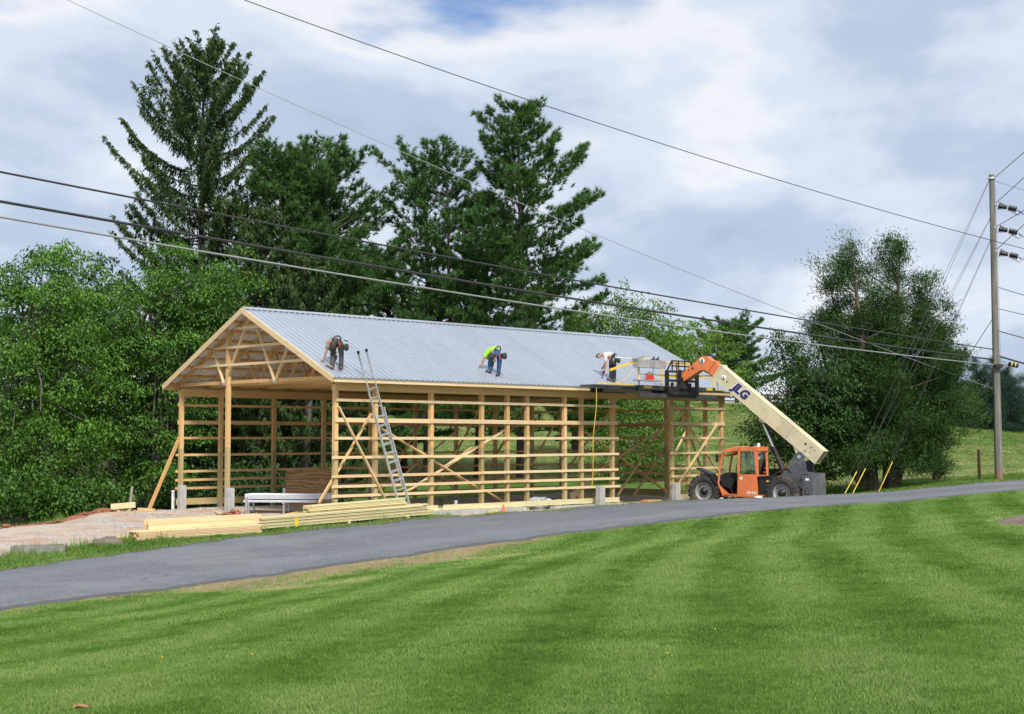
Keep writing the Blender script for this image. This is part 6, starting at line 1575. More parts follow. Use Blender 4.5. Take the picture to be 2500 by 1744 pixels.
person('roofer in pale shirt and navy trousers bending beside the yellow platform rail', J3, M['shirt_pale'], M['trouser_navy'], M['shoe_dark'], (-0.55, -0.25, -0.75),
       dict(pouches=[(at_y(1430 + 1050 * .0624, 840 + 620 * .0624, Yb - 0.2), (0.05, -0.1, -1), 0.25), (at_y(1430 + 1260 * .0624, 840 + 570 * .0624, Yb), (0.2, 0, -1), 0.22)],
            tools=[(at_y(1430 + 1110 * .0624, 840 + 400 * .0624, Yb - 0.1), (0.13, 0, -0.02), 'plastic_black'), (at_y(1430 + 1080 * .0624, 840 + 560 * .0624, Yb - 0.25), (0.02, 0, -0.1), 'galv')]))
drill('drill in the left hand of the pale-shirted roofer', J3['l_hand'], (-0.2, 0.2, -0.9), (1, 0, -0.3))

# ------------------------------------------------------------------ utility pole, lines, guys
pb_ = at_y(2439, 1177, 57.6); pb_.z = gz(pb_.x, pb_.y)
ptop = at_y(2421, 427, 57.6)
pol = thing('utility_pole', 'tall weathered wooden utility pole beside the lane', 'utility pole', tuple(pb_))
m = MB(); n_ = 14
m.tube([pb_.lerp(ptop, k / n_) - ZU * (0.3 if k == 0 else 0) for k in range(n_ + 1)], [0.165 - 0.058 * k / n_ for k in range(n_ + 1)], 16); m.build('shaft', M['pole'], pol, True)
PD = pb_.y
def pole_at(py): return pb_ + (ptop - pb_) * ((1177 - py) / (1177 - 427))
m = MB(); q = pole_at(437); m.lathe([(0.135, -0.05), (0.15, -0.04), (0.15, 0.04), (0.135, 0.05)], q, (0, 0, 1), 14); m.build('top_band', M['galv'], pol, True)
m = MB(); q = pole_at(455); m.cyl(q + Vector((0.115, -0.08, 3.0 - 3.0)), pole_at(900) + Vector((0.165, -0.08, 0)), 0.014, 6); m.build('ground_wire', M['galv'], pol, True)
ins_pts = []
for k, py in enumerate((503, 560, 619)):
    q = pole_at(py); a = q + Vector((0.02, -0.14, 0.0)); b = at_y(2452 + k * 2, py + 11, PD - 0.5)
    dv = Vector((0.80, -0.45, -0.28)).normalized(); st_ = q + Vector((0.13, -0.04, 0))
    m = MB(); m.cyl(q + Vector((0.02, -0.10, 0.03)), st_ + dv * 0.9, 0.02, 6); hw_ = m.build('insulator_bolt', M['galv'], pol, True)
    for c in (0.12, 0.52):
        m = MB(); prof = []
        for j in range(5): prof += [(0.07, c + j * 0.07), (0.14 if c > 0.3 else 0.18 - 0.02 * j, c + j * 0.07 + 0.02), (0.08, c + j * 0.07 + 0.055)]
        m.lathe(prof, st_, dv, 14); m.build('insulator', M['ceramic'], pol, True)
    m = MB(); e_ = st_ + dv * 0.9; m.tube([e_, e_ + Vector((0.12, 0, -0.16)), e_ + Vector((0.02, 0, -0.24)), e_ + Vector((-0.30, 0, -0.05))], 0.012, 6); m.build('jumper', M['cable'], pol, True)
    ins_pts.append(e_)
m = MB(); q = pole_at(900); m.box(q + Vector((0.02, -0.22, 0)), (0.32, 0.16, 0.14)); m.build('cable_clamp', M['black'], pol, True)

def wire(name, label, a, b, sag, r, mat, group, n=40, taper=None):
    m = MB(); pts = [a.lerp(b, k / n) - ZU * sag * 4 * (k / n) * (1 - k / n) for k in range(n + 1)]
    m.tube(pts, r, 6, False); o = m.build(name, M[mat], None, True, b); tag(o, label, 'cable', group); return o
def lift_to(a, b, sag, f, px, py, Y): pass
GW = 'overhead lines strung along the lane'
# three heavy cables: nearer than the barn on the left, ending on the pole at the right
for py0, pyl, py1, r, sag, mat, lb in ((420, -60, 859, 0.023, 0.28, 'cable', 'upper black cable passing in front of the barn roof to the pole'),
                                  (492, -60, 884, 0.032, 0.30, 'cable', 'middle thick black cable passing in front of the barn roof to the pole'),
                                  (530, -60, 897, 0.024, 0.42, 'cable_grey', 'lowest grey bundled cable passing in front of the barn roof to the pole')):
    end = pole_at(py1) + Vector((-0.12, -0.08, 0)); st0 = at_y(0, py0, 29.0); dirv = (st0 - end)
    far = end + dirv * 1.28
    # sag is measured over the whole span; lift the far end so that the line still crosses the frame edge at its place
    f = 1 / 1.28; far.z += sag * 4 * f * (1 - f) / f
    wire('overhead_cable', lb, far, end, sag, r, mat, GW)
m = MB()
e1 = pole_at(955) + Vector((-0.14, 0.02, 0)); e0 = at_y(165, 0, 44.0); dv = e0 - e1; far = e1 + dv * 1.12; far.z += 0.6 * 4 * (1 / 1.12) * (1 - 1 / 1.12) * 1.12
wire('overhead_wire', 'thin grey wire from the top left sloping down across the trees to the pole', far, e1, 0.6, 0.012, 'cable_grey', GW, 60)
e0 = at_y(578, 0, 40.0); e1 = at_y(2510, 612, 56.5); dv = e1 - e0
a_ = e0 - dv * 0.15; b_ = e1 + dv * 0.25
wire('overhead_wire', 'thin dark wire crossing the sky above the pines and past the pole', a_ + ZU * 0.35, b_ + ZU * 0.5, 0.75, 0.014, 'cable', GW, 60)
# lines leaving the pole to the right
for k, (pa, pb2, lb) in enumerate((((2428, 434), (2520, 352), 'thin line rising right from the very top of the pole'), ((2434, 498), (2520, 413), 'line rising right from the topmost dark insulator'), ((2442, 556), (2520, 500), 'line rising right from the middle dark insulator'), ((2442, 612), (2520, 528), 'line rising right from the lowest dark insulator'))):
    s_ = pole_at(pa[1]) + Vector((0.12, -0.1, 0.0)); e_ = at_y(*pb2, 53.5); wire('overhead_wire', lb, e_ + (e_ - s_) * 3, s_, 0.05, 0.014, 'cable', GW, 14)
for k, (pb2, lb) in enumerate((((2520, 538), 'line running right and down from the end of the topmost insulator string'), ((2520, 592), 'line running right and down from the end of the middle insulator string'), ((2520, 642), 'line running right and down from the end of the lowest insulator string'))):
    e_ = at_y(*pb2, 57.5); wire('overhead_wire', lb, e_ + (e_ - ins_pts[k]) * 3, ins_pts[k], 0.04, 0.014, 'cable', GW, 14)
for pa, pb2, r, lb in (((2433, 443), (2520, 470), 0.008, 'faint thin wire falling right from the pole top'), ((2436, 706), (2520, 726), 0.014, 'thin wire leaving the pole to the right below the insulators'), ((2437, 759), (2520, 772), 0.014, 'second thin wire leaving the pole to the right below the insulators'), ((2440, 814), (2520, 830), 0.02, 'black cable leaving the pole to the right above the splice case'), ((2440, 876), (2520, 892), 0.035, 'thick cable leaving the pole to the right carrying the splice case')):
    s_ = pole_at(pa[1]) + Vector((0.13, -0.05, 0.0)); e_ = at_y(*pb2, 56.8); wire('overhead_wire', lb, e_ + (e_ - s_) * 3, s_, 0.03, r, 'cable', GW, 12)
q = at_y(2474, 891, 57.2)
m = MB(); m.lathe([(0.0, -0.20), (0.09, -0.19), (0.10, -0.12), (0.10, 0.12), (0.09, 0.19), (0, 0.20)], q, (0.95, 0, -0.2), 12)
sc_ = thing('splice_case', 'black splice case hanging on the cable right of the pole', 'splice case', tuple(q)); m.build('case', M['black'], sc_, True)
m = MB(); [m.lathe([(0.108, -0.02), (0.108, 0.02)], q + Vector((0.95, 0, -0.2)) * s, (0.95, 0, -0.2), 12) for s in (-0.1, 0.06)]; m.build('strap', M['yellow_hose'], sc_, True)
# guy wires to the ground at the left, with yellow guards
GG = 'guy wires of the utility pole'
anch = [at_y(2049, 1208, 53.3), at_y(2072, 1206, 53.6), at_y(2142, 1202, 54.3)]
for a in anch: a.z = gz(a.x, a.y)
gi = 0
names = ['first', 'second', 'third', 'fourth', 'fifth', 'sixth']
for py, ai, dx in ((441, 0, -0.10), (443, 1, -0.02), (536, 0, 0.05), (538, 1, 0.08), (588, 2, -0.05), (592, 2, 0.06)):
    s_ = pole_at(py) + Vector((-0.13, -0.05, 0)); e_ = anch[ai] + Vector((dx, 0.1 * (gi % 2), 0))
    wire('guy_wire', f'{names[gi]} guy wire from the top of the pole, counted downward', s_, e_, 0.0, 0.008, 'cable', GG, 4); gi += 1
for k, (a, py) in enumerate(zip(anch, (536, 538, 588))):
    s_ = pole_at(py); dv = (s_ - a).normalized(); m = MB(); m.tube([a - dv * 0.03 + Vector((0, -0.09, 0)), a + dv * 1.45 + Vector((0, -0.09, 0))], 0.019, 10)
    tag(m.build('guy_guard', M['yellow'], None, True, a), ['leftmost yellow plastic guard on a guy wire behind the machine', 'middle yellow plastic guard on a guy wire', 'rightmost yellow plastic guard on a guy wire in front of the cedar trunk'][k], 'guy guard', 'yellow guy wire guards')
s_ = pole_at(787) + Vector((-0.14, 0, 0)); e_ = at_y(2370, 858, 61.0); wire('overhead_wire', 'short service wire dropping left from the pole into the cedars', e_ + (e_ - s_) * 1.5, s_, 0.05, 0.014, 'cable', GW, 12)
q = at_y(2392, 1181, 57.5); q.z = gz(q.x, q.y); tq = at_y(2389, 1098, 57.5)
o = board('fence_post', q - ZU * 0.1, tq, 0.10, 0.10, M['fence_wood']); tag(o, 'dark square wooden post standing left of the utility pole', 'post')
# far paddock fence on the crest of the field
fp = thing('paddock_fence', 'dark rail fence along the crest of the hay field', 'fence', (26, 152, gz(26, 152)))
prev = None
for k in range(16):
    x = 18 + k * 2.4; y = 150 + 0.1 * k; z = gz(x, y)
    board('fence_post', (x, y, z - 0.1), (x, y, z + 1.35), 0.14, 0.14, M['fence_wood'], fp)
    if prev:
        for h in (0.45, 0.85, 1.25): board('fence_rail', (prev[0], prev[1] - 0.08, prev[2] + h), (x, y - 0.08, z + h), 0.04, 0.15, M['fence_wood'], fp)
    prev = (x, y, z)

# ------------------------------------------------------------------ trees
def diamonds(c, d, w, tint, r, flat=None):
    """leaf quads: centre c, half axis d (vectors), width w, random roll"""
    n = len(c)
    ln = np.linalg.norm(d, axis=1, keepdims=True) + 1e-9; dn = d / ln
    rv = r.normal(size=(n, 3))
    if flat is not None: rv = rv * (1 - flat) + np.cross(dn, np.array([0, 0, 1.0])) * flat * 2
    s = rv - dn * (rv * dn).sum(1, keepdims=True); s /= np.linalg.norm(s, axis=1, keepdims=True) + 1e-9
    s = s * (np.asarray(w).reshape(-1, 1) / 2)
    nb = np.cross(dn, s); nb *= 0.25
    V = np.stack([c - d * 0.5, c + s + nb - d * 0.05, c + d * 0.5, c - s + nb - d * 0.05], 1).reshape(-1, 3)
    return V, np.repeat(tint, 1)

class Tree:
    def __init__(self, name, label, group, base, seed):
        self.r = np.random.default_rng(seed); self.name = name
        self.root = thing(name, label, 'tree', tuple(base), 0, group)
        self.base = Vector(base); self.wood = MB(); self.C = []; self.D = []; self.Wd = []; self.T = []; self.cones = []
    def leaf(self, c, d, w, t):
        self.C.append(np.asarray(c)); self.D.append(np.asarray(d)); self.Wd.append(np.asarray(w)); self.T.append(np.asarray(t))
    def finish(self, leafmat, barkmat, flat=None, tri=False):
        self.wood.build('trunk', barkmat, self.root, True)
        c = np.concatenate(self.C); d = np.concatenate(self.D); w_ = np.concatenate(self.Wd); t = np.clip(np.concatenate(self.T), 0, 1)
        V, T = diamonds(c, d, w_, t, self.r, flat)
        V = V - np.array(self.base)
        if tri:
            V = V.reshape(-1, 4, 3); V = np.stack([V[:, 1] - (V[:, 2] - V[:, 0]) * 0.4, V[:, 2], V[:, 3] - (V[:, 2] - V[:, 0]) * 0.4], 1).reshape(-1, 3)
        Fq = np.arange(len(V)).reshape(-1, 3 if tri else 4)
        me = raw_mesh('crown', V, Fq, leafmat, {'tint': ('FACE', T)})
        link(bpy.data.objects.new('crown', me), self.root, MW[self.root].copy())
        if self.cones:
            c = np.array(self.cones) - np.array(self.base)
            d = np.tile([0, 0, -0.16], (len(c), 1)); V, T = diamonds(c, d, np.full(len(c), 0.065), np.zeros(len(c)), self.r)
            V2, _ = diamonds(c, d, np.full(len(c), 0.065), np.zeros(len(c)), self.r); V = np.r_[V, V2]
            k = link(bpy.data.objects.new('cones', raw_mesh('cones', V, np.arange(len(V)).reshape(-1, 4), M['cone_brown'])), self.root, MW[self.root].copy()); k['kind'] = 'stuff'
        return len(Fq)

def trunk_path(base, top, bend, n, r):
    b = np.array(base); t = np.array(top); o = r.normal(size=2) * bend
    return [b + (t - b) * f + np.array([o[0] * math.sin(f * 3.1), o[1] * math.sin(f * 2.3), 0]) for f in np.linspace(0, 1, n)]
def interp_path(P, f):
    f = min(max(f, 0), 1) * (len(P) - 1); i = min(int(f), len(P) - 2); return P[i] * (1 - (f - i)) + P[i + 1] * (f - i)

def spruce(base, top, prof, z0, seed, label, group, lscale=1.0, rad=0.34):
    T = Tree('spruce_tree', label, group, base, seed); r = T.r
    P_ = trunk_path(base, top, 0.10, 12, r); H = top[2] - base[2]
    T.wood.tube(P_, [max(0.02, rad * (1 - f) ** 0.8) for f in np.linspace(0, 1, 12)], 10)
    z = z0
    while z < 0.985:
        nb = r.integers(4, 6); a0 = r.random() * 6.28
        for k in range(nb):
            f = z + r.normal() * 0.006; p0 = interp_path(P_, f); L = np.interp(f, prof[0], prof[1]) * r.uniform(0.75, 1.18) * lscale
            az = a0 + k * 6.283 / nb + r.normal() * 0.25
            up = np.interp(f, [0, 0.35, 0.7, 1.0], [-0.10, 0.10, 0.45, 1.0]) + r.normal() * 0.07
            hd = np.array([math.cos(az), math.sin(az), 0])
            ts = np.linspace(0, 1, 8); curve = [p0 + hd * L * t + np.array([0, 0, L * (up * t - 0.38 * t * (1 - t) + 0.20 * t ** 3)]) for t in ts]
            T.wood.tube(curve, [max(0.012, 0.055 * (1 - t) * min(1, L / 3)) for t in ts], 5, False)
            curve = np.array(curve)
            side = np.array([-hd[1], hd[0], 0])
            ns = int(12 + L * 12)
            t = 0.12 + 0.88 * r.random(ns) ** 0.75
            q = np.stack([np.interp(t, ts, curve[:, j]) for j in range(3)], 1)
            lat = r.normal(size=ns) * 0.30 * np.minimum(1, L / 3) * (1.1 - 0.6 * t)
            q = q + side * lat[:, None] + np.c_[np.zeros(ns), np.zeros(ns), -0.22 * np.abs(lat)]
            hang = (0.30 + 0.55 * r.random(ns)) * np.clip(1.25 - t, 0.25, 1) * min(1, 0.45 + L / 6)
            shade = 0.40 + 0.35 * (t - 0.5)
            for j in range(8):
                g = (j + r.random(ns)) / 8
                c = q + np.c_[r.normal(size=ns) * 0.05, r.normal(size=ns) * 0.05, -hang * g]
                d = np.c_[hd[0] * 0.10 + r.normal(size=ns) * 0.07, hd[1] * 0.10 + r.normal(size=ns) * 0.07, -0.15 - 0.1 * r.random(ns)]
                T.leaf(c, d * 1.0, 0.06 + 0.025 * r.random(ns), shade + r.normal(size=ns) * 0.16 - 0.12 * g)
            n2 = int(ns * 2.4); t = 0.2 + 0.8 * r.random(n2); q = np.stack([np.interp(t, ts, curve[:, j]) for j in range(3)], 1)
            sg = r.choice([-1, 1], n2)
            d = hd * 0.20 + side * (sg * 0.16)[:, None] + np.c_[np.zeros(n2), np.zeros(n2), 0.05 + r.normal(size=n2) * 0.06]
            T.leaf(q + d * 0.5 + r.normal(size=(n2, 3)) * 0.05, d, np.full(n2, 0.065), 0.52 + r.normal(size=n2) * 0.18)
            if f > 0.45 and r.random() < 0.30:
                for _ in range(r.integers(2, 7)):
                    tt = r.uniform(0.45, 0.95); qq = np.array([np.interp(tt, ts, curve[:, j]) for j in range(3)]); T.cones.append(qq + r.normal(size=3) * 0.15 - np.array([0, 0, 0.22]))
        z += 0.55 / H * r.uniform(0.75, 1.2) * (1.0 if z < 0.8 else 0.75)
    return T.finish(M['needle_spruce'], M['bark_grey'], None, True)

def pine(base, top, prof, z0, seed, label, group, dens=1.0, forks=0, spacing=0.54, rad=0.30, upl=(-0.05, 0.12, 0.45, 1.0), tuftlen=0.33, name='pine_tree', leafmat='needle_pine', bark='bark_dark'):
    """white pine: tiers of spreading limbs that end in upturned brushes of needles"""
    T = Tree(name, label, group, base, seed); r = T.r
    stems = [(trunk_path(base, top, 0.25, 12, r), 1.0, z0)]
    H = top[2] - base[2]
    for k in range(forks):
        f0 = r.uniform(0.25, 0.55); p = interp_path(stems[0][0], f0); a = r.random() * 6.28
        tp = np.array(top) + np.array([math.cos(a) * r.uniform(1.2, 2.4), math.sin(a) * 1.2, -r.uniform(0.5, 2.2)])
        mid = (p + tp) / 2 + np.array([math.cos(a), math.sin(a), 0]) * 0.9
        stems.append(([p, p * 0.6 + mid * 0.4, mid, mid * 0.4 + tp * 0.6, tp], 0.7, 0.15))
    for P_, sc, zs in stems:
        P_ = [np.array(q) for q in P_]
        rr = rad * (1.0 if sc == 1.0 else 0.5); n = len(P_)
        T.wood.tube(P_, [max(0.025, rr * (1 - f) ** 0.75) for f in np.linspace(0, 1, n)], 9)
        Hs = P_[-1][2] - P_[0][2]; z = zs
        while z < 0.99:
            nb = r.integers(3, 6); a0 = r.random() * 6.28
            for k in range(nb):
                f = min(0.995, z + r.normal() * 0.012); p0 = interp_path(P_, f); hf = (p0[2] - base[2]) / H
                L = np.interp(hf, prof[0], prof[1]) * r.uniform(0.55, 1.15) * (1 if sc == 1 else 0.75)
                if r.random() < 0.10: L *= 0.4
                az = a0 + k * 6.283 / nb + r.normal() * 0.3; hd = np.array([math.cos(az), math.sin(az), 0]); side = np.array([-hd[1], hd[0], 0])
                up = np.interp(hf, [0, 0.4, 0.75, 1.0], upl) + r.normal() * 0.09
                wob = r.normal() * 0.18
                ts = np.linspace(0, 1, 7); curve = np.array([p0 + hd * L * t + side * wob * L * t * t + np.array([0, 0, L * (up * t + 0.16 * t * t)]) for t in ts])
                T.wood.tube(curve, [max(0.012, 0.06 * (1 - t) * min(1, L / 3)) for t in ts], 5, False)
                nt = int((9 + L * 19.0) * dens)
                t = np.clip(0.22 + 0.78 * r.random(nt) ** 0.7, 0, 1)
                q = np.stack([np.interp(t, ts, curve[:, j]) for j in range(3)], 1)
                spread = (0.16 + 0.30 * L * (1.05 - t) * 0.8)
                la = r.normal(size=nt) * spread; q = q + side * la[:, None] + hd * (r.random(nt) * 0.3)[:, None] + np.c_[np.zeros(nt), np.zeros(nt), np.abs(r.normal(size=nt)) * 0.16 - 0.02]
                ax = hd * 0.55 + side * (np.sign(la) * 0.45)[:, None] + np.array([0, 0, 0.62]); ax = ax + r.normal(size=(nt, 3)) * 0.25
                ax /= np.linalg.norm(ax, axis=1, keepdims=True)
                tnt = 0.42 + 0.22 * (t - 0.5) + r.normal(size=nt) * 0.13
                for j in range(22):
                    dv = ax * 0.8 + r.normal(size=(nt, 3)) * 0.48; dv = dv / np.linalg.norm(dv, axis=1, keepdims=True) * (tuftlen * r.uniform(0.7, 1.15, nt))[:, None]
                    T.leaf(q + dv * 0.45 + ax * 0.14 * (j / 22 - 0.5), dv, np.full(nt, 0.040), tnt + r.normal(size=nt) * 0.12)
            z += spacing / Hs * r.uniform(0.7, 1.3)
        # leading shoot
        tp = P_[-1]
        for j in range(40):
            dv = np.array([r.normal() * 0.10, r.normal() * 0.10, 0.25]); T.leaf((tp + np.array([r.normal() * 0.06, r.normal() * 0.06, r.uniform(-0.3, 0.35)]))[None], dv[None], [0.06], [0.5 + r.normal() * 0.1])
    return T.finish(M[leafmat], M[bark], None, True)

def broadleaf(name, base, lobes, seed, label, group, n_cl, leaf=0.17, leafmat='leaf_maple', bark='bark_grey', rad=0.22, per=34, droop=0.35, limbs=26, clr=0.55, tint0=0.45, cat='tree', hollow=0.35):
    """crown = overlapping lobes (centre, radii); layered fans of leaves are hung through their shells, limbs run to them"""
    T = Tree(name, label, group, base, seed); r = T.r
    if cat != 'tree': T.root['category'] = cat
    lobes = [(np.array(c, float), np.array(s, float)) for c, s in lobes]
    top = lobes[0][0] + np.array([0, 0, lobes[0][1][2] * 0.3])
    P_ = trunk_path(base, top, 0.3, 9, r)
    T.wood.tube(P_, [max(0.03, rad * (1 - 0.85 * f)) for f in np.linspace(0, 1, 9)], 9)
    vol = np.array([s[0] * s[1] * s[2] for _, s in lobes]) ** 0.75; vol /= vol.sum()
    cl = []
    for (c, s), f in zip(lobes, vol):
        n = max(3, int(n_cl * f)); v = r.normal(size=(n, 3)); v /= np.linalg.norm(v, axis=1, keepdims=True)
        rad_ = (hollow + (1 - hollow) * r.random(n) ** 0.55) * (1 + r.normal(size=n) * 0.09); cl.append(c + v * s * rad_[:, None])
        for k in range(max(1, int(limbs * f))):
            e = cl[-1][r.integers(n)]; p0 = interp_path(P_, r.uniform(0.25, 0.95)); md = (p0 + e) / 2 + r.normal(size=3) * 0.25 + np.array([0, 0, 0.25])
            pts = [p0, p0 * 0.5 + md * 0.5, md, md * 0.5 + e * 0.5 + r.normal(size=3) * 0.1, e]
            T.wood.tube(pts, [rad * 0.32, rad * 0.26, rad * 0.2, rad * 0.13, rad * 0.05], 5, False)
    cl = np.concatenate(cl)
    cl = cl[cl[:, 2] > base[2] + 0.15]
    n = len(cl); ct = tint0 + r.normal(size=n) * 0.17
    size = clr * r.uniform(0.6, 1.35, n)
    big = np.repeat(np.arange(n), per); m_ = len(big)
    a = r.random(m_) * 6.283; q = np.sqrt(r.random(m_)) * size[big]
    c = cl[big] + np.c_[np.cos(a) * q, np.sin(a) * q, r.normal(size=m_) * 0.10 - droop * (q / size[big]) ** 2 * size[big] - r.random(m_) * 0.12]
    d = np.c_[np.cos(a), np.sin(a), -0.55 - 0.6 * (q / size[big])] + r.normal(size=(m_, 3)) * 0.4
    d = d / np.linalg.norm(d, axis=1, keepdims=True) * (leaf * r.uniform(0.65, 1.25, m_))[:, None]
    T.leaf(c, d, leaf * 0.48 * r.uniform(0.8, 1.2, m_), ct[big] + r.normal(size=m_) * 0.15)
    return T.finish(M[leafmat], M[bark], 0.55)

def cedar(base, tops, seed, label, group, dens=1.0, rad=0.24, skirt=0.12, lmax=2.2, prof=None, bark='bark_cedar', leafmat='needle_cedar', name='cedar_tree', bare=0.0):
    """juniper: several leaders, ascending limbs, fine feathery sprays in clumps with gaps between"""
    T = Tree(name, label, group, base, seed); r = T.r
    for ti, tp in enumerate(tops):
        tp = np.array(tp, float); H = tp[2] - base[2]
        b0 = np.array(base, float) + (np.array([0, 0, 0]) if ti == 0 else np.array([(tp[0] - base[0]) * 0.15, 0.0, 0.4]))
        P_ = trunk_path(b0, tp, 0.22, 10, r)
        T.wood.tube(P_, [max(0.02, (rad if ti == 0 else rad * 0.6) * (1 - f) ** 0.8) for f in np.linspace(0, 1, 10)], 9)
        z = skirt
        pr = prof or ([0, 0.15, 0.4, 0.7, 0.9, 1.0], [0.5, 1.0, 0.95, 0.7, 0.38, 0.12])
        while z < 0.985:
            for k in range(r.integers(2, 5)):
                f = min(0.99, z + r.normal() * 0.012); p0 = interp_path(P_, f); L = np.interp(f, *pr) * lmax * r.uniform(0.4, 1.3) * (1.0 if ti == 0 else 0.8)
                az = r.random() * 6.283; hd = np.array([math.cos(az), math.sin(az), 0]); side = np.array([-hd[1], hd[0], 0])
                up = np.interp(f, [0, 0.3, 0.7, 1], [-0.15, 0.22, 0.60, 1.2]) + r.normal() * 0.15
                ts = np.linspace(0, 1, 6); curve = np.array([p0 + hd * L * t + np.array([0, 0, L * (up * t - 0.12 * t * (1 - t))]) + side * r.normal() * 0.06 for t in ts])
                T.wood.tube(curve, [max(0.010, 0.045 * (1 - t) * min(1.4, L / 1.8)) for t in ts], 5, False)
                if r.random() < bare: continue
                ncl = int((2 + L * 3.4) * dens)
                for _ in range(ncl):
                    t = 0.25 + 0.75 * r.random() ** 0.7; c0 = np.array([np.interp(t, ts, curve[:, j]) for j in range(3)]) + side * r.normal() * 0.28 * L * 0.5 + np.array([0, 0, r.normal() * 0.16])
                    ns = 105; cr = 0.15 + 0.15 * r.random()
                    o = r.normal(size=(ns, 3)) * cr * np.array([1, 1, 0.75])
                    ax = hd * 0.7 + np.array([0, 0, 0.75]) + side * r.normal() * 0.4
                    d = ax + r.normal(size=(ns, 3)) * 0.55; d = d / np.linalg.norm(d, axis=1, keepdims=True) * (0.15 * r.uniform(0.6, 1.3, ns))[:, None]
                    T.leaf(c0 + o, d, np.full(ns, 0.036), 0.42 + r.normal() * 0.17 + r.normal(size=ns) * 0.13)
            z += 0.42 / H * r.uniform(0.7, 1.3)
    return T.finish(M[leafmat], M[bark], None, True)

def pxp(x, y, Y): return np.array(at_y(x, y, Y))
def root_at(x, Y, dz=-0.15):
    p = at_y(x, 1069, Y); return (p.x, p.y, gz(p.x, p.y) + dz)
TREES = True
ntri = 0
if TREES:
    # tall spruce on the left
    b = root_at(497, 74); ntri += spruce(b, pxp(500, 122, 74), ([0, 0.12, 0.3, 0.45, 0.6, 0.75, 0.88, 0.96, 1], [4.8, 5.6, 5.6, 5.0, 4.6, 4.0, 2.6, 1.3, 0.3]), 0.20, 101, 'tall dark spruce with drooping boughs, tallest tree at the left', 'evergreens behind the barn')
    # white pines behind the barn
    b = root_at(852, 71); ntri += pine(b, pxp(775, 372, 72), ([0, 0.1, 0.3, 0.5, 0.7, 0.85, 1], [3.8, 4.8, 4.8, 4.5, 3.9, 2.8, 0.8]), 0.12, 102, 'broad white pine with several tops right of the spruce', 'evergreens behind the barn', 0.8, 3, rad=0.36, bark='bark_grey')
    b = root_at(1043, 74); ntri += pine(b, pxp(1030, 388, 74), ([0, 0.25, 0.4, 0.6, 0.8, 0.92, 1], [2.6, 2.9, 2.9, 2.9, 2.8, 2.1, 0.7]), 0.22, 103, 'slender white pine with forked bare trunk in the middle of the pines', 'evergreens behind the barn', 0.72, 1, 0.72)
    b = root_at(1272, 73); ntri += pine(b, pxp(1262, 272, 73), ([0, 0.15, 0.28, 0.4, 0.6, 0.78, 0.9, 1], [3.4, 5.0, 5.1, 4.6, 4.0, 3.2, 2.0, 0.5]), 0.14, 104, 'tall conical white pine, rightmost and highest of the pines', 'evergreens behind the barn', 1.0, 0, 0.54)
    b = root_at(1168, 76); ntri += pine(b, pxp(1195, 470, 76), ([0, 0.2, 0.4, 0.6, 0.8, 1], [2.8, 3.8, 3.6, 3.0, 2.2, 0.6]), 0.18, 105, 'smaller white pine close behind the tall conical pine', 'evergreens behind the barn', 0.9, 0, 0.66)
    b = root_at(985, 80); ntri += pine(b, pxp(930, 640, 80), ([0, 0.2, 0.4, 0.6, 0.8, 1], [3.0, 3.8, 3.9, 3.4, 2.5, 0.6]), 0.14, 106, 'dark pine filling the gap behind the broad and slender pines', 'evergreens behind the barn', 0.9, 0, 0.66)
    b = root_at(640, 68); ntri += spruce(b, pxp(650, 520, 68), ([0, 0.2, 0.5, 0.8, 1], [4.4, 4.2, 3.2, 1.8, 0.3]), 0.06, 107, 'lower dark spruce between the tall spruce and the barn gable', 'evergreens behind the barn')
    b = root_at(735, 66); ntri += spruce(b, pxp(745, 640, 66), ([0, 0.3, 0.6, 0.85, 1], [3.8, 3.6, 2.6, 1.4, 0.3]), 0.05, 108, 'low dark spruce seen through the front bays of the barn', 'evergreens behind the barn')
    # small conifer and rounded trees behind the right half of the roof
    b = root_at(1800, 172); ntri += pine(b, pxp(1790, 800, 172), ([0, 0.3, 0.6, 0.85, 1], [5.2, 5.6, 5.0, 3.4, 1.0]), 0.10, 109, 'dark pine behind the orange boom head', 'evergreens behind the barn', 1.0, 2, 0.7, tuftlen=0.42)
    b = root_at(1405, 90); ntri += pine(b, pxp(1398, 770, 90), ([0, 0.4, 0.8, 1], [2.6, 2.4, 1.4, 0.4]), 0.1, 110, 'small dark pine just right of the tall conical pine', 'evergreens behind the barn', 1.0, 0, 0.7)
    GB = 'broadleaf trees around the site'
    def lob(px, py, Y, rx, ry, rz=None):
        s = Y / F; return (pxp(px, py, Y), (rx * s, (rz or rx) * s, ry * s))
    # bright broadleaf trees at the left edge
    b = root_at(100, 57); ntri += broadleaf('broadleaf_tree', b, [lob(70, 760, 57, 150, 170), lob(150, 690, 57.5, 110, 130), lob(20, 900, 56, 160, 150), lob(180, 900, 56.5, 140, 150), lob(90, 1080, 55.5, 190, 140), lob(260, 800, 58, 90, 120)], 201,
                                            'bright green leafy tree at the left border', GB, 440, 0.16, 'leaf_maple', 'bark_grey', 0.20, 112, 0.6, 44, 0.78)
    b = root_at(362, 60); ntri += broadleaf('broadleaf_tree', b, [lob(360, 780, 60, 130, 190), lob(450, 690, 60.5, 110, 120), lob(300, 950, 59, 110, 180), lob(430, 930, 60, 110, 170), lob(360, 1120, 59, 120, 90), lob(560, 700, 61, 90, 110), lob(520, 840, 61, 90, 120)], 202,
                                            'leafy green tree in front of the tall spruce, behind the gable', GB, 420, 0.16, 'leaf_maple', 'bark_grey', 0.24, 110, 0.6, 44, 0.78, 0.40)
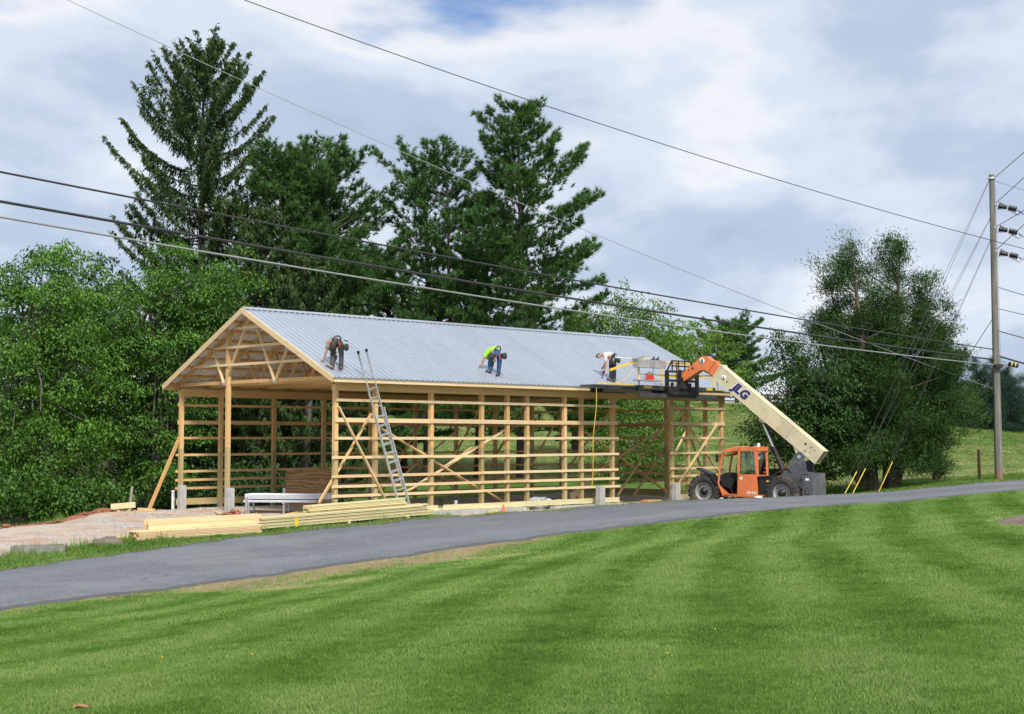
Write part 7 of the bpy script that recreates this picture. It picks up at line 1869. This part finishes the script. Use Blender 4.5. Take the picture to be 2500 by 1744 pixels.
    b = root_at(240, 66); ntri += broadleaf('broadleaf_tree', b, [lob(230, 900, 66, 150, 190), lob(120, 980, 66, 140, 160), lob(330, 1040, 66, 120, 140), lob(220, 720, 66, 110, 120), lob(0, 1010, 66, 140, 190), lob(40, 830, 66, 120, 140)], 203,
                                            'shaded dark green tree deeper in the wood at the left', GB, 800, 0.22, 'leaf_dark', 'bark_grey', 0.2, 34, 0.35, 24, 0.7, 0.3)
    b = root_at(470, 70); ntri += broadleaf('broadleaf_tree', b, [lob(480, 960, 70, 130, 180), lob(400, 1090, 70, 130, 110), lob(560, 1060, 70, 110, 120), lob(640, 940, 71, 100, 140)], 204,
                                            'shaded dark tree behind the left corner post', GB, 480, 0.22, 'leaf_dark', 'bark_grey', 0.2, 34, 0.35, 20, 0.7, 0.25)
    for k, (x, y, Y, rx, ry, sd_, lb) in enumerate(((60, 1195, 53.5, 120, 70, 205, 'low bush at the foot of the left border tree'), (210, 1210, 55, 100, 60, 206, 'low bush on the clay bank left of the grey stake'), (470, 1190, 62, 120, 60, 207, 'dark undergrowth bush behind the left corner guard post'), (620, 1180, 63, 100, 60, 211, 'dark undergrowth bush behind the middle gable post'))):
        b = root_at(x, Y, 0.0); ntri += broadleaf('bush', b, [lob(x, y, Y, rx, ry), lob(x - rx * 0.5, y + ry * 0.35, Y - 0.4, rx * 0.6, ry * 0.6), lob(x + rx * 0.5, y + ry * 0.3, Y - 0.3, rx * 0.6, ry * 0.6)], sd_, lb, 'bushes at the edge of the wood', 170, 0.18, 'leaf_maple' if k < 2 else 'leaf_dark', 'bark_grey', 0.06, 30, 0.35, 10, 0.5, 0.3, 'bush')
    # yellow-green trees behind the right half of the barn
    b = root_at(1520, 76); ntri += broadleaf('broadleaf_tree', b, [lob(1500, 900, 76, 130, 130), lob(1580, 1010, 75, 150, 140), lob(1440, 800, 76, 60, 60), lob(1540, 790, 76, 70, 70), lob(1620, 850, 76, 90, 80), lob(1470, 740, 76, 24, 45), lob(1515, 735, 76, 26, 50), lob(1570, 745, 76, 22, 45), lob(1615, 760, 76, 30, 40), lob(1420, 760, 76, 22, 40)], 208,
                                             'loose yellow-green tree with feathery top behind the right half of the roof', GB, 1000, 0.17, 'leaf_spring', 'bark_grey', 0.15, 32, 0.3, 44, 0.5, 0.45, 'tree', 0.2)
    b = root_at(1700, 168); ntri += broadleaf('broadleaf_tree', b, [lob(1705, 850, 168, 105, 70), lob(1630, 865, 168, 80, 65), lob(1775, 895, 168, 60, 60), lob(1690, 930, 168, 130, 50), lob(1570, 890, 168, 60, 60)], 209,
                                             'rounded yellow-green tree behind the end of the barn', GB, 620, 0.36, 'leaf_spring', 'bark_grey', 0.3, 36, 0.3, 20, 1.0, 0.40)
    b = root_at(1565, 72, 0.0); ntri += broadleaf('bush', b, [lob(1560, 1060, 72, 110, 110), lob(1500, 1120, 71, 80, 60), lob(1620, 1120, 72, 70, 60)], 210, 'leafy bush seen through the open side door bay', 'bushes at the edge of the wood', 240, 0.17, 'leaf_spring', 'bark_grey', 0.06, 30, 0.3, 14, 0.5, 0.4, 'bush')
    # cedars by the pole
    GC = 'cedars beside the lane'
    b = root_at(2130, 57.6); ntri += cedar(b, [pxp(2070, 590, 58), pxp(2024, 690, 58.6), pxp(1984, 790, 58.3), pxp(2104, 745, 58.8), pxp(1950, 880, 58.2)], 301, 'left of the two big cedars, with bare limbs showing', GC, 0.92, 0.26, 0.16, 2.6, ([0, 0.15, 0.32, 0.45, 0.6, 0.8, 0.92, 1], [1.0, 1.3, 1.1, 0.85, 0.74, 0.54, 0.28, 0.06]), bare=0.22)
    b = root_at(2165, 57.9); ntri += cedar(b, [pxp(2196, 602, 58.2), pxp(2243, 712, 58.6), pxp(2280, 800, 58.4), pxp(2166, 770, 57.6), pxp(2312, 890, 58.3)], 302, 'right of the two big cedars, dense and dark', GC, 1.0, 0.26, 0.20, 2.9, ([0, 0.12, 0.3, 0.45, 0.6, 0.8, 0.92, 1], [1.1, 1.5, 1.25, 0.92, 0.76, 0.54, 0.28, 0.06]), bare=0.08)
    b = root_at(2285, 61); ntri += cedar(b, [pxp(2295, 800, 61), pxp(2330, 880, 61)], 303, 'shorter dark cedar tucked behind the right cedar', GC, 1.0, 0.18, 0.50, 1.8)
    b = root_at(1990, 57); ntri += broadleaf('broadleaf_tree', b, [lob(1920, 980, 57, 100, 110), lob(1990, 1060, 57, 130, 110), lob(1870, 1060, 57, 60, 90), lob(1905, 870, 57, 45, 60), lob(2040, 960, 57, 100, 110), lob(1900, 820, 57, 16, 36), lob(1938, 850, 57, 20, 40)], 212,
                                             'dark glossy-leaved tree behind the raised boom', GB, 640, 0.14, 'leaf_dark', 'bark_dark', 0.12, 34, 0.3, 30, 0.45, 0.4)
    # far evergreens beyond the pole
    for k, (x, y, Y, h, lb) in enumerate(((2330, 905, 140, 150, 'far dark evergreen partly hidden behind the right cedar'), (2384, 872, 142, 170, 'far dark evergreen just left of the utility pole'), (2425, 880, 140, 160, 'far dark evergreen directly behind the utility pole'), (2462, 896, 141, 150, 'far dark evergreen just right of the utility pole'), (2490, 925, 143, 130, 'far dark evergreen at the right border'))):
        b = root_at(x, Y); ntri += cedar(b, [pxp(x, y, Y), pxp(x + 12, y + 30, Y)], 310 + k, lb, 'row of far evergreens on the field edge', 0.8, 0.2, 0.02, 2.4, ([0, 0.1, 0.4, 0.7, 1], [1.0, 1.0, 0.85, 0.5, 0.08]), 'bark_dark', 'needle_far', 'evergreen_tree')
print('foliage quads', ntri)

# ------------------------------------------------------------------ far hill at the right border
m = MB(); hx = np.linspace(120, 900, 60)
vs = []; fs = []
for i, x in enumerate(hx):
    hgt = 14 + 26 * math.exp(-((x - 520) / 190) ** 2) + 3 * math.sin(x * 0.03)
    vs += [(x, 1300, -40), (x, 1300, hgt), (x, 1700, -40)]
for i in range(len(hx) - 1):
    a = 3 * i; fs += [(a, a + 3, a + 4, a + 1), (a + 1, a + 4, a + 5, a + 2)]
m.add(vs, fs, True)
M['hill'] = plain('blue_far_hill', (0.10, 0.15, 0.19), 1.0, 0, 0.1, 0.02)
tag(m.build('hills', M['hill'], None), None, kind='structure')
